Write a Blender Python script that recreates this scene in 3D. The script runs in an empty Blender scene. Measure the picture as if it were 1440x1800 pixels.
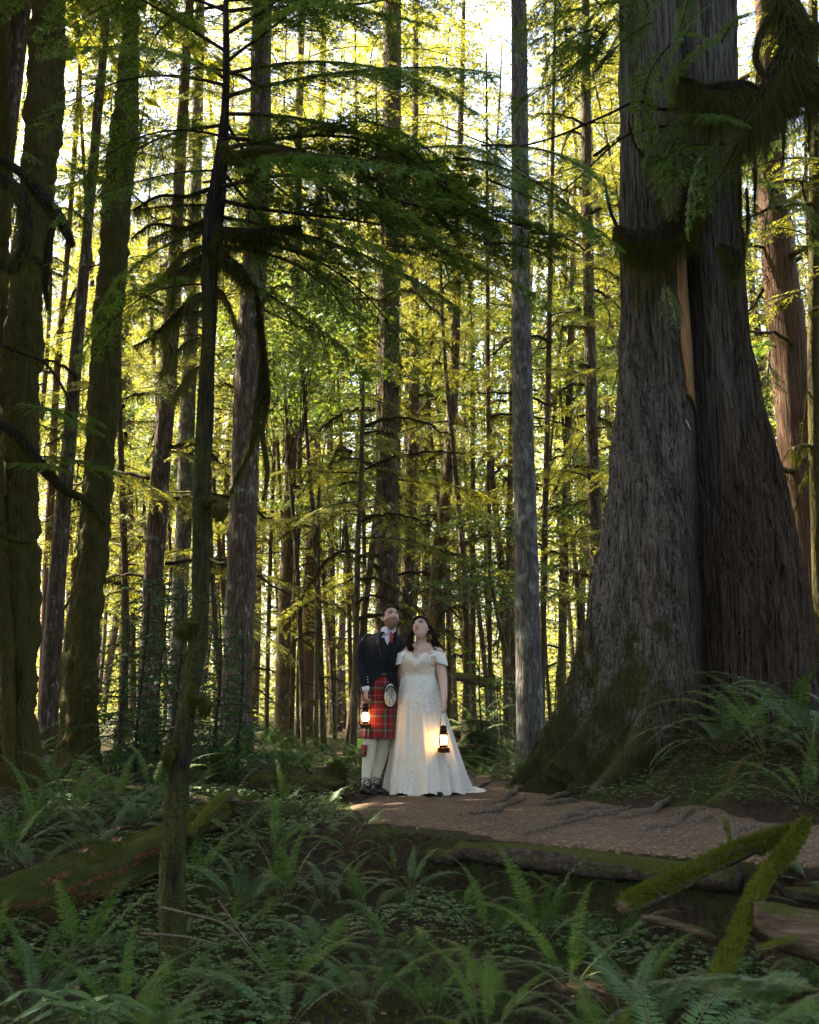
import bpy, math, random
import numpy as np
from mathutils import Vector, Matrix, Euler

R = math.radians
scene = bpy.context.scene
COL = scene.collection

# ---------------------------------------------------------------- camera, sky, sun, exposure
FPX, CAM_Z, HORIZON = 2000.0, 0.84, 1245.0
PITCH = math.atan((HORIZON - 900.0) / FPX)
cam_data = bpy.data.cameras.new('camera')
cam = bpy.data.objects.new('camera', cam_data)
COL.objects.link(cam)
cam.location = (0, 0, CAM_Z)
cam.rotation_euler = (R(90) + PITCH, 0, 0)
cam_data.sensor_fit = 'VERTICAL'
cam_data.sensor_height = 36.0
cam_data.lens = 36.0 * FPX / 1800.0
cam_data.clip_start = 0.05
cam_data.clip_end = 1000.0
cam_data.dof.use_dof = True
cam_data.dof.focus_distance = 11.5
cam_data.dof.aperture_fstop = 5.6
scene.camera = cam

SUN_AZ, SUN_EL = R(-64), R(54)          # azimuth from +Y (the view direction), negative is to the left
SUN_DIR = Vector((math.sin(SUN_AZ) * math.cos(SUN_EL), math.cos(SUN_AZ) * math.cos(SUN_EL), math.sin(SUN_EL)))
world = bpy.data.worlds.new('World')
scene.world = world
world.use_nodes = True
wn = world.node_tree
for n in list(wn.nodes):
    wn.nodes.remove(n)
sky = wn.nodes.new('ShaderNodeTexSky')
sky.sky_type = 'NISHITA'
sky.sun_disc = False
sky.sun_elevation = SUN_EL
sky.sun_rotation = SUN_AZ % (2 * math.pi)
sky.dust_density = 4.0
sky.ozone_density = 0.6
bg = wn.nodes.new('ShaderNodeBackground')
bg.inputs['Strength'].default_value = 0.092
wo = wn.nodes.new('ShaderNodeOutputWorld')
wn.links.new(sky.outputs[0], bg.inputs[0])
wn.links.new(bg.outputs[0], wo.inputs[0])

sun_data = bpy.data.lights.new('sun', 'SUN')
sun_data.energy = 5.0
sun_data.angle = R(0.6)
sun_data.color = (1.0, 0.88, 0.67)
sun = bpy.data.objects.new('sun', sun_data)
COL.objects.link(sun)
sun.rotation_euler = SUN_DIR.to_track_quat('Z', 'Y').to_euler()
sun.location = (-20, 20, 40)

scene.view_settings.view_transform = 'Standard'
scene.view_settings.look = 'None'
scene.view_settings.exposure = 3.55
scene.view_settings.gamma = 1.0
scene.render.engine = 'CYCLES'
cy = scene.cycles
cy.max_bounces = 4
cy.diffuse_bounces = 3
cy.glossy_bounces = 2
cy.transmission_bounces = 4
cy.transparent_max_bounces = 6
cy.sample_clamp_indirect = 4.0
cy.caustics_reflective = False
cy.caustics_refractive = False
cy.use_denoising = True
cy.volume_bounces = 0

# ---------------------------------------------------------------- pixel -> world
CP, SP = math.cos(PITCH), math.sin(PITCH)


def P(u, v, d):
    a, b = (u - 720.0) / FPX, (900.0 - v) / FPX
    s = d / (CP - b * SP)
    return np.array([s * a, d, CAM_Z + s * (SP + b * CP)])


def ppm(v, d):
    """metres per photograph pixel at row v, depth d"""
    b = (900.0 - v) / FPX
    return d / (CP - b * SP) / FPX


# ---------------------------------------------------------------- noise
def _h(ix, iy, iz):
    n = (ix.astype(np.int64) * 374761393 + iy.astype(np.int64) * 668265263 + iz.astype(np.int64) * 1274126177) & 0xFFFFFFFF
    n = ((n ^ (n >> 13)) * 1274126177) & 0xFFFFFFFF
    n = n ^ (n >> 16)
    return (n & 0xFFFF) / 32767.5 - 1.0


def vn(x, y, z=0.0):
    x, y, z = np.broadcast_arrays(np.asarray(x, float), np.asarray(y, float), np.asarray(z, float))
    ix, iy, iz = np.floor(x), np.floor(y), np.floor(z)
    fx, fy, fz = x - ix, y - iy, z - iz
    fx, fy, fz = [f * f * (3 - 2 * f) for f in (fx, fy, fz)]
    out = 0
    for dx in (0, 1):
        for dy in (0, 1):
            for dz in (0, 1):
                w = (fx if dx else 1 - fx) * (fy if dy else 1 - fy) * (fz if dz else 1 - fz)
                out = out + w * _h(ix + dx, iy + dy, iz + dz)
    return out


def fbm(x, y, z=0.0, o=4):
    a, t, f = 0.5, 0, 1.0
    for i in range(o):
        t = t + a * vn(np.asarray(x) * f + 17.3 * i, np.asarray(y) * f + 5.1 * i, np.asarray(z) * f + 9.7 * i)
        a *= 0.5
        f *= 2.03
    return t


def sst(a, b, x):
    t = np.clip((np.asarray(x, float) - a) / (b - a), 0, 1)
    return t * t * (3 - 2 * t)


# ---------------------------------------------------------------- mesh helpers
class MB:
    def __init__(self):
        self.v, self.f, self.uv, self.c, self.n = [], [], [], [], 0

    def add(self, v, faces, m=0, uv=None, c=None):
        v = np.asarray(v, float).reshape(-1, 3)
        faces = np.asarray(faces, np.int64)
        if len(v) == 0 or len(faces) == 0:
            return self
        self.v.append(v)
        self.f.append((faces + self.n, m))
        self.uv.append(np.zeros((len(v), 2)) if uv is None else np.asarray(uv, float))
        self.c.append(np.zeros((len(v), 3)) if c is None else np.asarray(c, float))
        self.n += len(v)
        return self

    def mesh(self, name, mats, smooth=True, uv=False, col=False):
        me = bpy.data.meshes.new(name)
        V = np.concatenate(self.v)
        loops = np.concatenate([f.ravel() for f, m in self.f])
        tot = np.concatenate([np.full(len(f), f.shape[1]) for f, m in self.f])
        mi = np.concatenate([np.full(len(f), m) for f, m in self.f])
        start = np.concatenate([[0], np.cumsum(tot)[:-1]])
        me.vertices.add(len(V))
        me.vertices.foreach_set('co', V.astype(np.float32).ravel())
        me.loops.add(len(loops))
        me.loops.foreach_set('vertex_index', loops.astype(np.int32))
        me.polygons.add(len(tot))
        me.polygons.foreach_set('loop_start', start.astype(np.int32))
        me.polygons.foreach_set('material_index', mi.astype(np.int32))
        me.polygons.foreach_set('use_smooth', np.full(len(tot), bool(smooth)))
        if uv:
            U = np.concatenate(self.uv)
            l = me.uv_layers.new(name='UVMap')
            l.data.foreach_set('uv', U[loops].astype(np.float32).ravel())
        for m in (mats if isinstance(mats, (list, tuple)) else [mats]):
            me.materials.append(m)
        me.update(calc_edges=True)
        if col:
            C = np.concatenate(self.c)
            at = me.color_attributes.new('Col', 'FLOAT_COLOR', 'POINT')
            at.data.foreach_set('color', np.c_[C, np.ones(len(C))].astype(np.float32).ravel())
        return me


def ob(name, me, parent=None, loc=(0, 0, 0), rot=(0, 0, 0), sc=(1, 1, 1), label=None, cat=None, group=None, kind=None):
    o = bpy.data.objects.new(name, me)
    COL.objects.link(o)
    if parent is not None:
        o.parent = parent
    o.location = tuple(float(x) for x in loc)
    o.rotation_euler = tuple(float(x) for x in rot)
    o.scale = (sc, sc, sc) if isinstance(sc, (int, float)) else tuple(float(x) for x in sc)
    if label:
        o['label'] = label
    if cat:
        o['category'] = cat
    if group:
        o['group'] = group
    if kind:
        o['kind'] = kind
    return o


def thing(name, loc, label, cat, group=None, rot=(0, 0, 0), sc=1.0):
    return ob(name, None, None, loc, rot, sc, label, cat, group)


def crs(pts, m):
    """Catmull-Rom resample of rows of numbers to m rows, evenly by the first three columns' length"""
    p = np.asarray(pts, float)
    if len(p) == 2:
        t = np.linspace(0, 1, m)[:, None]
        return p[0] * (1 - t) + p[1] * t
    q = np.vstack([2 * p[0] - p[1], p, 2 * p[-1] - p[-2]])
    dense = []
    for i in range(1, len(q) - 2):
        t = np.linspace(0, 1, 24, endpoint=False)[:, None]
        a, b, c, d = q[i - 1], q[i], q[i + 1], q[i + 2]
        dense.append(0.5 * (2 * b + (c - a) * t + (2 * a - 5 * b + 4 * c - d) * t ** 2 + (3 * b - a - 3 * c + d) * t ** 3))
    dense = np.vstack(dense + [p[-1:]])
    L = np.r_[0, np.cumsum(np.linalg.norm(np.diff(dense[:, :3], axis=0), axis=1))]
    s = np.linspace(0, L[-1], m)
    return np.stack([np.interp(s, L, dense[:, k]) for k in range(p.shape[1])], 1)


def frames(p):
    t = np.gradient(p, axis=0)
    t /= np.linalg.norm(t, axis=1)[:, None] + 1e-9
    ref = np.array([0, 1.0, 0]) if abs(t[0][1]) < 0.8 else np.array([1.0, 0, 0])
    U = np.zeros_like(p)
    u = ref - t[0] * ref.dot(t[0])
    for i in range(len(p)):
        u = u - t[i] * u.dot(t[i])
        u = u / (np.linalg.norm(u) + 1e-9)
        U[i] = u
    W = np.cross(t, U)
    return t, U, W


def tube(pr, n=10, rough=0.0, freq=3.0, seed=0.0, cap=True, flat=1.0, vs=0.5):
    """pr rows x,y,z,r -> verts, quads, uv"""
    pr = np.asarray(pr, float)
    p, r = pr[:, :3], pr[:, 3]
    t, U, W = frames(p)
    a = np.linspace(0, 2 * np.pi, n, endpoint=False)
    ca, sa = np.cos(a), np.sin(a) * flat
    rad = np.repeat(r[:, None], n, 1)
    if rough:
        L = np.r_[0, np.cumsum(np.linalg.norm(np.diff(p, axis=0), axis=1))]
        nn = fbm(np.cos(a)[None] * freq * 0.5 + seed, np.sin(a)[None] * freq * 0.5 + 3.3, L[:, None] * freq * vs + seed, 3)
        rad = rad * (1 + rough * nn)
    v = p[:, None] + rad[..., None] * (ca[None, :, None] * U[:, None] + sa[None, :, None] * W[:, None])
    m = len(p)
    i = np.arange(m - 1)[:, None] * n
    j = np.arange(n)[None]
    k = (j + 1) % n
    q = np.stack([i + j, i + k, i + n + k, i + n + j], -1).reshape(-1, 4)
    v = v.reshape(-1, 3)
    if cap:
        v = np.vstack([v, p[0], p[-1]])
        c0, c1 = m * n, m * n + 1
        jj, kk = np.arange(n), (np.arange(n) + 1) % n
        q = np.vstack([q, np.stack([np.full(n, c0), kk, jj, jj], -1)[:, [0, 1, 2, 2]], np.stack([np.full(n, c1), (m - 1) * n + jj, (m - 1) * n + kk, (m - 1) * n + kk], -1)])
    return v, q


def tube_add(mb, pr, n=10, m=0, **kw):
    v, q = tube(pr, n, **kw)
    deg = q[:, 2] == q[:, 3]
    tri, qd = q[deg][:, :3], q[~deg]
    base = mb.n
    mb.add(v, qd, m)
    if len(tri):
        mb.f.append((tri + base, m))
    return mb


def nrm(a):
    return a / (np.linalg.norm(a, axis=-1, keepdims=True) + 1e-9)


def diamonds(O, D, N, L, W, mid=0.45):
    S = nrm(np.cross(D, N))
    L, W = np.asarray(L)[:, None], np.asarray(W)[:, None]
    v = np.stack([O, O + D * L * mid + S * W * 0.5, O + D * L, O + D * L * mid - S * W * 0.5], 1).reshape(-1, 3)
    q = np.arange(len(O) * 4).reshape(-1, 4)
    return v, q


# ---------------------------------------------------------------- material helpers
def newmat(name):
    m = bpy.data.materials.new(name)
    m.use_nodes = True
    nt = m.node_tree
    for n in list(nt.nodes):
        nt.nodes.remove(n)
    out = nt.nodes.new('ShaderNodeOutputMaterial')
    return m, nt, out


def nd(nt, typ, ins=None, **props):
    n = nt.nodes.new(typ)
    for k, v in props.items():
        setattr(n, k, v)
    for k, v in (ins or {}).items():
        s = n.inputs[k]
        if hasattr(v, 'links') or isinstance(v, bpy.types.NodeSocket):
            nt.links.new(v, s)
        else:
            s.default_value = v
    return n


def rgb(c):
    return (c[0], c[1], c[2], 1.0)


def coords(nt, scale=(1, 1, 1), kind='Object', rot=(0, 0, 0)):
    tc = nd(nt, 'ShaderNodeTexCoord')
    return nd(nt, 'ShaderNodeMapping', {'Vector': tc.outputs[kind], 'Scale': scale, 'Rotation': rot}).outputs[0]


def noise(nt, vec, scale=5.0, detail=4.0, rough=0.55, dist=0.0):
    return nd(nt, 'ShaderNodeTexNoise', {'Vector': vec, 'Scale': scale, 'Detail': detail, 'Roughness': rough, 'Distortion': dist})


def ramp(nt, fac, stops, interp='LINEAR'):
    n = nd(nt, 'ShaderNodeValToRGB', {'Fac': fac})
    cr = n.color_ramp
    cr.interpolation = interp
    while len(cr.elements) > 1:
        cr.elements.remove(cr.elements[0])
    cr.elements[0].position = stops[0][0]
    cr.elements[0].color = rgb(stops[0][1])
    for p, c in stops[1:]:
        e = cr.elements.new(p)
        e.color = rgb(c)
    return n.outputs[0]


def grey(nt, fac, a, b, lo=0.0, hi=1.0):
    return nd(nt, 'ShaderNodeMapRange', {'Value': fac, 'From Min': a, 'From Max': b, 'To Min': lo, 'To Max': hi}).outputs[0]


def mix(nt, fac, a, b, mode='MIX'):
    n = nd(nt, 'ShaderNodeMix', data_type='RGBA', blend_type=mode)
    for idx, v in ((0, fac), (6, a), (7, b)):
        if isinstance(v, bpy.types.NodeSocket):
            nt.links.new(v, n.inputs[idx])
        else:
            n.inputs[idx].default_value = rgb(v) if idx != 0 else v
    return n.outputs[2]


def mth(nt, op, a, b=0.0):
    n = nd(nt, 'ShaderNodeMath', operation=op)
    for i, v in ((0, a), (1, b)):
        if isinstance(v, bpy.types.NodeSocket):
            nt.links.new(v, n.inputs[i])
        else:
            n.inputs[i].default_value = v
    return n.outputs[0]


def bsdf(nt, out, color, rough=0.8, bump=None, strength=0.5, dist=0.02, spec=0.3, **extra):
    p = nd(nt, 'ShaderNodeBsdfPrincipled')
    if isinstance(color, bpy.types.NodeSocket):
        nt.links.new(color, p.inputs['Base Color'])
    else:
        p.inputs['Base Color'].default_value = rgb(color)
    if isinstance(rough, bpy.types.NodeSocket):
        nt.links.new(rough, p.inputs['Roughness'])
    else:
        p.inputs['Roughness'].default_value = rough
    p.inputs['Specular IOR Level'].default_value = spec
    for k, v in extra.items():
        p.inputs[k].default_value = v
    if bump is not None:
        b = nd(nt, 'ShaderNodeBump', {'Height': bump, 'Strength': strength, 'Distance': dist})
        nt.links.new(b.outputs[0], p.inputs['Normal'])
    nt.links.new(p.outputs[0], out.inputs[0])
    return p


def mat_leaf(name, c1, c2, trans, tf=0.45, scale=1.5, gloss=0.12, rough=0.45):
    """c1..c2 leaf colour spread by noise and object; trans colour of light through the leaf"""
    m, nt, out = newmat(name)
    v = coords(nt)
    nz = noise(nt, v, scale, 3)
    oi = nd(nt, 'ShaderNodeObjectInfo')
    f = mth(nt, 'ADD', mth(nt, 'MULTIPLY', nz.outputs[0], 0.9), mth(nt, 'MULTIPLY', oi.outputs['Random'], 0.35))
    f = grey(nt, f, 0.3, 0.95)
    colr = mix(nt, f, c1, c2)
    tc = mix(nt, f, tuple(0.75 * x for x in trans), tuple(1.15 * x for x in trans))
    d = nd(nt, 'ShaderNodeBsdfDiffuse', {'Color': colr})
    t = nd(nt, 'ShaderNodeBsdfTranslucent', {'Color': tc})
    s = nd(nt, 'ShaderNodeMixShader', {0: tf, 1: d.outputs[0], 2: t.outputs[0]})
    g = nd(nt, 'ShaderNodeBsdfGlossy', {'Color': (0.8, 0.85, 0.8, 1), 'Roughness': rough})
    fr = nd(nt, 'ShaderNodeFresnel', {'IOR': 1.4})
    s2 = nd(nt, 'ShaderNodeMixShader', {0: mth(nt, 'MULTIPLY', fr.outputs[0], gloss / 0.12 * 0.6), 1: s.outputs[0], 2: g.outputs[0]})
    nt.links.new(s2.outputs[0], out.inputs[0])
    return m


def mat_bark(name, dark, mid, light, moss=0.0, mosscol=(0.055, 0.06, 0.012), sx=9.0, sz=1.6, lichen=0.0, bump=1.0, mtop=2.5):
    m, nt, out = newmat(name)
    v = coords(nt, (sx, sx, sz))
    n1 = noise(nt, v, 2.2, 6, 0.62, 0.6)
    v2 = coords(nt, (sx * 2.6, sx * 2.6, sz * 1.6))
    vo = nd(nt, 'ShaderNodeTexVoronoi', {'Vector': v2, 'Scale': 1.0}, feature='DISTANCE_TO_EDGE')
    crack = grey(nt, vo.outputs['Distance'], 0.0, 0.22)
    h = mth(nt, 'ADD', mth(nt, 'MULTIPLY', crack, 0.5), n1.outputs[0])
    colr = ramp(nt, n1.outputs[0], [(0.3, dark), (0.52, mid), (0.75, light)])
    colr = mix(nt, mth(nt, 'MULTIPLY', mth(nt, 'SUBTRACT', 1.0, crack), 0.6), colr, tuple(0.4 * x for x in dark))
    if lichen:
        v3 = coords(nt, (1, 1, 0.6))
        n3 = noise(nt, v3, 9.0, 5, 0.6)
        lf = grey(nt, n3.outputs[0], 0.62 - 0.1 * lichen, 0.70)
        colr = mix(nt, mth(nt, 'MULTIPLY', lf, 0.75), colr, (0.36, 0.36, 0.31))
    if moss:
        v4 = coords(nt, (1, 1, 0.45))
        n4 = noise(nt, v4, 3.0, 6, 0.65)
        sepx = nd(nt, 'ShaderNodeSeparateXYZ', {0: coords(nt)})
        zz = grey(nt, sepx.outputs[2], 0.0, mtop, 0.25, 0.0)
        mf = grey(nt, mth(nt, 'ADD', n4.outputs[0], zz), 0.72 - 0.4 * moss, 0.84 - 0.4 * moss)
        n5 = noise(nt, coords(nt), 60.0, 2)
        mc = mix(nt, n5.outputs[0], tuple(0.45 * x for x in mosscol), tuple(1.6 * x for x in mosscol))
        colr = mix(nt, mf, colr, mc)
        h = mth(nt, 'ADD', h, mth(nt, 'MULTIPLY', mth(nt, 'MULTIPLY', mf, n5.outputs[0]), 1.2))
    bsdf(nt, out, colr, 0.9, h, 0.9 * bump, 0.03, 0.15)
    return m


M = {}
LAMP = 5.5   # flame emission strength
M['needle_near'] = mat_leaf('needle_near', (0.038, 0.088, 0.014), (0.078, 0.15, 0.026), (0.17, 0.27, 0.02), 0.5, 4.0, 0.04)
M['needle_mid'] = mat_leaf('needle_mid', (0.056, 0.088, 0.018), (0.098, 0.13, 0.030), (0.30, 0.29, 0.024), 0.5, 0.7, 0.05)
M['needle_far'] = mat_leaf('needle_far', (0.064, 0.092, 0.020), (0.105, 0.13, 0.032), (0.305, 0.28, 0.028), 0.5, 0.15, 0.04)
M['needle_blue'] = mat_leaf('needle_blue', (0.020, 0.045, 0.024), (0.040, 0.085, 0.040), (0.05, 0.12, 0.02), 0.4, 3.0, 0.03)
M['broadleaf'] = mat_leaf('broadleaf', (0.05, 0.10, 0.015), (0.08, 0.14, 0.02), (0.16, 0.24, 0.015), 0.55, 1.0)
M['fern'] = mat_leaf('fern', (0.036, 0.080, 0.009), (0.088, 0.15, 0.018), (0.05, 0.12, 0.010), 0.35, 2.0, 0.05, 0.5)
M['fern_blue'] = mat_leaf('fern_blue', (0.040, 0.085, 0.026), (0.078, 0.14, 0.052), (0.04, 0.10, 0.03), 0.3, 2.0, 0.08, 0.45)
M['fern_light'] = mat_leaf('fern_light', (0.05, 0.11, 0.02), (0.08, 0.15, 0.03), (0.10, 0.20, 0.02), 0.45, 2.0, 0.12)
M['fern_dead'] = mat_leaf('fern_dead', (0.07, 0.04, 0.02), (0.13, 0.08, 0.04), (0.08, 0.05, 0.02), 0.2, 3.0, 0.0)
M['sorrel'] = mat_leaf('sorrel', (0.03, 0.085, 0.014), (0.06, 0.13, 0.024), (0.06, 0.15, 0.012), 0.4, 1.5)
M['moss'] = mat_leaf('moss', (0.030, 0.034, 0.007), (0.075, 0.075, 0.014), (0.10, 0.095, 0.012), 0.35, 3.0, 0.0)
M['moss_bright'] = mat_leaf('moss_bright', (0.055, 0.066, 0.009), (0.115, 0.125, 0.018), (0.12, 0.12, 0.012), 0.3, 6.0, 0.0)
M['moss_hang'] = mat_leaf('moss_hang', (0.065, 0.068, 0.022), (0.125, 0.125, 0.045), (0.18, 0.17, 0.045), 0.4, 2.0, 0.0)

M['bark_moss'] = mat_bark('bark_moss', (0.02, 0.014, 0.008), (0.05, 0.036, 0.02), (0.10, 0.075, 0.04), 0.55, (0.06, 0.05, 0.012), 7, 2.5, mtop=30)
M['bark_dark'] = mat_bark('bark_dark', (0.012, 0.009, 0.007), (0.03, 0.023, 0.018), (0.06, 0.05, 0.035), 0.3, (0.05, 0.05, 0.012), 12, 3, mtop=6)
M['bark_fir'] = mat_bark('bark_fir', (0.05, 0.036, 0.026), (0.12, 0.085, 0.06), (0.21, 0.16, 0.12), 0.12, (0.07, 0.07, 0.018), 7, 1.6, 0.4)
M['bark_red'] = mat_bark('bark_red', (0.07, 0.04, 0.026), (0.17, 0.095, 0.06), (0.27, 0.17, 0.115), 0.1, (0.07, 0.07, 0.018), 14, 0.7)
M['bark_grey'] = mat_bark('bark_grey', (0.075, 0.066, 0.058), (0.145, 0.13, 0.115), (0.24, 0.22, 0.195), 0.05, (0.07, 0.07, 0.018), 9, 2.2, 1.0, 0.8)
M['bark_slim'] = mat_bark('bark_slim', (0.045, 0.03, 0.018), (0.115, 0.078, 0.045), (0.20, 0.14, 0.085), 0.10, (0.09, 0.075, 0.018), 14, 3, 0.4, 0.6, 8)
M['twig'] = mat_bark('twig', (0.02, 0.014, 0.009), (0.045, 0.032, 0.02), (0.09, 0.07, 0.045), 0, sx=30, sz=20, bump=0.3)
M['dry_twig'] = mat_bark('dry_twig', (0.08, 0.06, 0.04), (0.15, 0.115, 0.08), (0.24, 0.19, 0.14), 0, sx=30, sz=20, bump=0.3)
# ---------------------------------------------------------------- terrain
def gz(x, y):
    x, y = np.asarray(x, float), np.asarray(y, float)
    z = 0.52 * sst(4.6, 11.0, y) - 0.52
    left = sst(-1.0, -4.0, x)
    z = z + left * 0.16 * sst(8, 12, y)
    yl = 7.75 - 0.78 * np.maximum(x, -0.5)
    terr = sst(-0.05, 0.22, y - yl) * sst(-1.3, 0.1, x)
    z = z * (1 - terr)
    bank = sst(0.0, 2.4, y - (10.75 - 0.77 * x)) * sst(1.5, 3.3, x)
    z = z + 0.58 * bank * (1 - 0.7 * sst(14, 22, y))
    z = z + 0.05 * fbm(x * 0.9, y * 0.9, 3.1) * (1 - terr * (1 - sst(14, 17, y)))
    z = z + 0.22 * fbm(x * 0.12 + 9, y * 0.12, 1.7, 3) * sst(15, 26, y)
    z = z + 0.02 * fbm(x * 4, y * 4, 8.1, 3) * (1 - 0.7 * terr)
    return z


def gp(u, v):
    """ground point seen at photograph pixel u, v"""
    ds = np.linspace(2.2, 60, 4000)
    pts = np.array([P(u, v, 1.0)]) - np.array([[0, 0, CAM_Z]])
    X, Z = pts[0][0] * ds, CAM_Z + pts[0][2] * ds
    below = np.nonzero(Z <= gz(X, ds))[0]
    i = below[0] if len(below) else len(ds) - 1
    return np.array([X[i], ds[i], float(gz(X[i], ds[i]))])


def steps(a):
    out = []
    for lo, hi, st in a:
        out.append(np.arange(lo, hi, st))
    return np.concatenate(out)


gy = steps([(-40, -6, 4), (-6, 3, 0.6), (3, 14, 0.075), (14, 22, 0.25), (22, 60, 1.0), (60, 300.1, 12)])
gx1 = steps([(0, 4.6, 0.08), (4.6, 12, 0.4), (12, 40, 2), (40, 200.1, 16)])
gx = np.unique(np.r_[-gx1, gx1])
GX, GY = np.meshgrid(gx, gy)
GZ = gz(GX, GY)
nx, ny = len(gx), len(gy)
ii, jj = np.meshgrid(np.arange(ny - 1), np.arange(nx - 1), indexing='ij')
GQ = np.stack([ii * nx + jj, ii * nx + jj + 1, (ii + 1) * nx + jj + 1, (ii + 1) * nx + jj], -1).reshape(-1, 4)

m, nt, out = newmat('forest_floor')
v = coords(nt)
n1 = noise(nt, v, 1.3, 6, 0.6)
n2 = noise(nt, v, 22, 6, 0.7)
n3 = noise(nt, v, 90, 3, 0.7)
c = ramp(nt, n2.outputs[0], [(0.3, (0.014, 0.010, 0.007)), (0.5, (0.040, 0.028, 0.019)), (0.68, (0.085, 0.06, 0.04))])
mo = mix(nt, n3.outputs[0], (0.018, 0.026, 0.006), (0.06, 0.08, 0.016))
c = mix(nt, grey(nt, mth(nt, 'ADD', n1.outputs[0], mth(nt, 'MULTIPLY', n2.outputs[0], 0.4)), 0.68, 0.82), c, mo)
bsdf(nt, out, c, 0.95, mth(nt, 'ADD', n2.outputs[0], mth(nt, 'MULTIPLY', n3.outputs[0], 0.5)), 1.0, 0.05, 0.1)
M['floor'] = m
ob('ground', MB().add(np.stack([GX, GY, GZ], -1).reshape(-1, 3), GQ).mesh('ground', M['floor']), kind='structure')

# path: dirt strip with ragged edges
PATHC = crs([(8.5, 2.6, 1.2), (5.0, 5.4, 1.25), (3.3, 6.75, 1.25), (2.1, 7.75, 1.3), (1.15, 8.9, 1.35), (0.6, 10.2, 1.1), (0.55, 11.8, 0.95), (0.85, 13.6, 0.72), (1.25, 16.5, 0.6), (2.4, 21, 0.55), (6, 29, 0.6)], 420)


def path_dist(x, y):
    """signed: < 0 on the path"""
    x, y = np.asarray(x, float), np.asarray(y, float)
    c = PATHC[::6]
    d = np.sqrt((x[..., None] - c[:, 0]) ** 2 + (y[..., None] - c[:, 1]) ** 2) - c[:, 2]
    return d.min(-1)


def build_path():
    nt_ = 64
    t = np.gradient(PATHC[:, :2], axis=0)
    t = t / np.linalg.norm(t, axis=1)[:, None]
    nn = np.stack([-t[:, 1], t[:, 0]], 1)
    w = np.linspace(-1, 1, nt_)
    s = np.arange(len(PATHC)) * 0.06
    eL = 1 + 0.28 * fbm(s * 1.3, 0.0, 2.0, 4)
    eR = 1 + 0.28 * fbm(s * 1.3, 7.0, 5.0, 4)
    half = PATHC[:, 2][:, None] * np.where(w[None] < 0, eL[:, None], eR[:, None])
    X = PATHC[:, 0][:, None] + nn[:, 0][:, None] * w[None] * half
    Y = PATHC[:, 1][:, None] + nn[:, 1][:, None] * w[None] * half
    YL = 7.75 - 0.78 * np.maximum(X, -0.5)
    drop = (1 - sst(0.10, 0.26, Y - YL)) * sst(-0.6, 0.2, X)
    Z = gz(X, Y) - 0.5 * drop + 0.018 * (1 - np.abs(w[None]) ** 4) - 0.02 * np.abs(w[None]) ** 8 + 0.012 * fbm(X * 6, Y * 6, 1.0, 3) + 0.006
    q = np.stack([(np.arange(len(s) - 1)[:, None] * nt_ + np.arange(nt_ - 1)[None]).ravel() + k for k in (0, 1, nt_ + 1, nt_)], 1)
    m, nt, out = newmat('path_dirt')
    v = coords(nt)
    a = noise(nt, v, 2.0, 6, 0.6)
    b = noise(nt, v, 35, 6, 0.75)
    vo = nd(nt, 'ShaderNodeTexVoronoi', {'Vector': v, 'Scale': 60.0})
    c = ramp(nt, a.outputs[0], [(0.3, (0.13, 0.088, 0.055)), (0.55, (0.215, 0.152, 0.098)), (0.75, (0.30, 0.225, 0.155))])
    c = mix(nt, grey(nt, b.outputs[0], 0.35, 0.7), (0.06, 0.04, 0.028), c)
    c = mix(nt, grey(nt, nd(nt, 'ShaderNodeSeparateColor', {0: vo.outputs['Color']}).outputs[0], 0.86, 0.9), c, (0.24, 0.17, 0.11))
    bsdf(nt, out, c, 0.95, mth(nt, 'ADD', b.outputs[0], vo.outputs['Distance']), 0.9, 0.02, 0.1)
    M['dirt'] = m
    ob('path', MB().add(np.stack([X, Y, Z], -1).reshape(-1, 3), q).mesh('path', m), kind='structure')


build_path()

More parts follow.
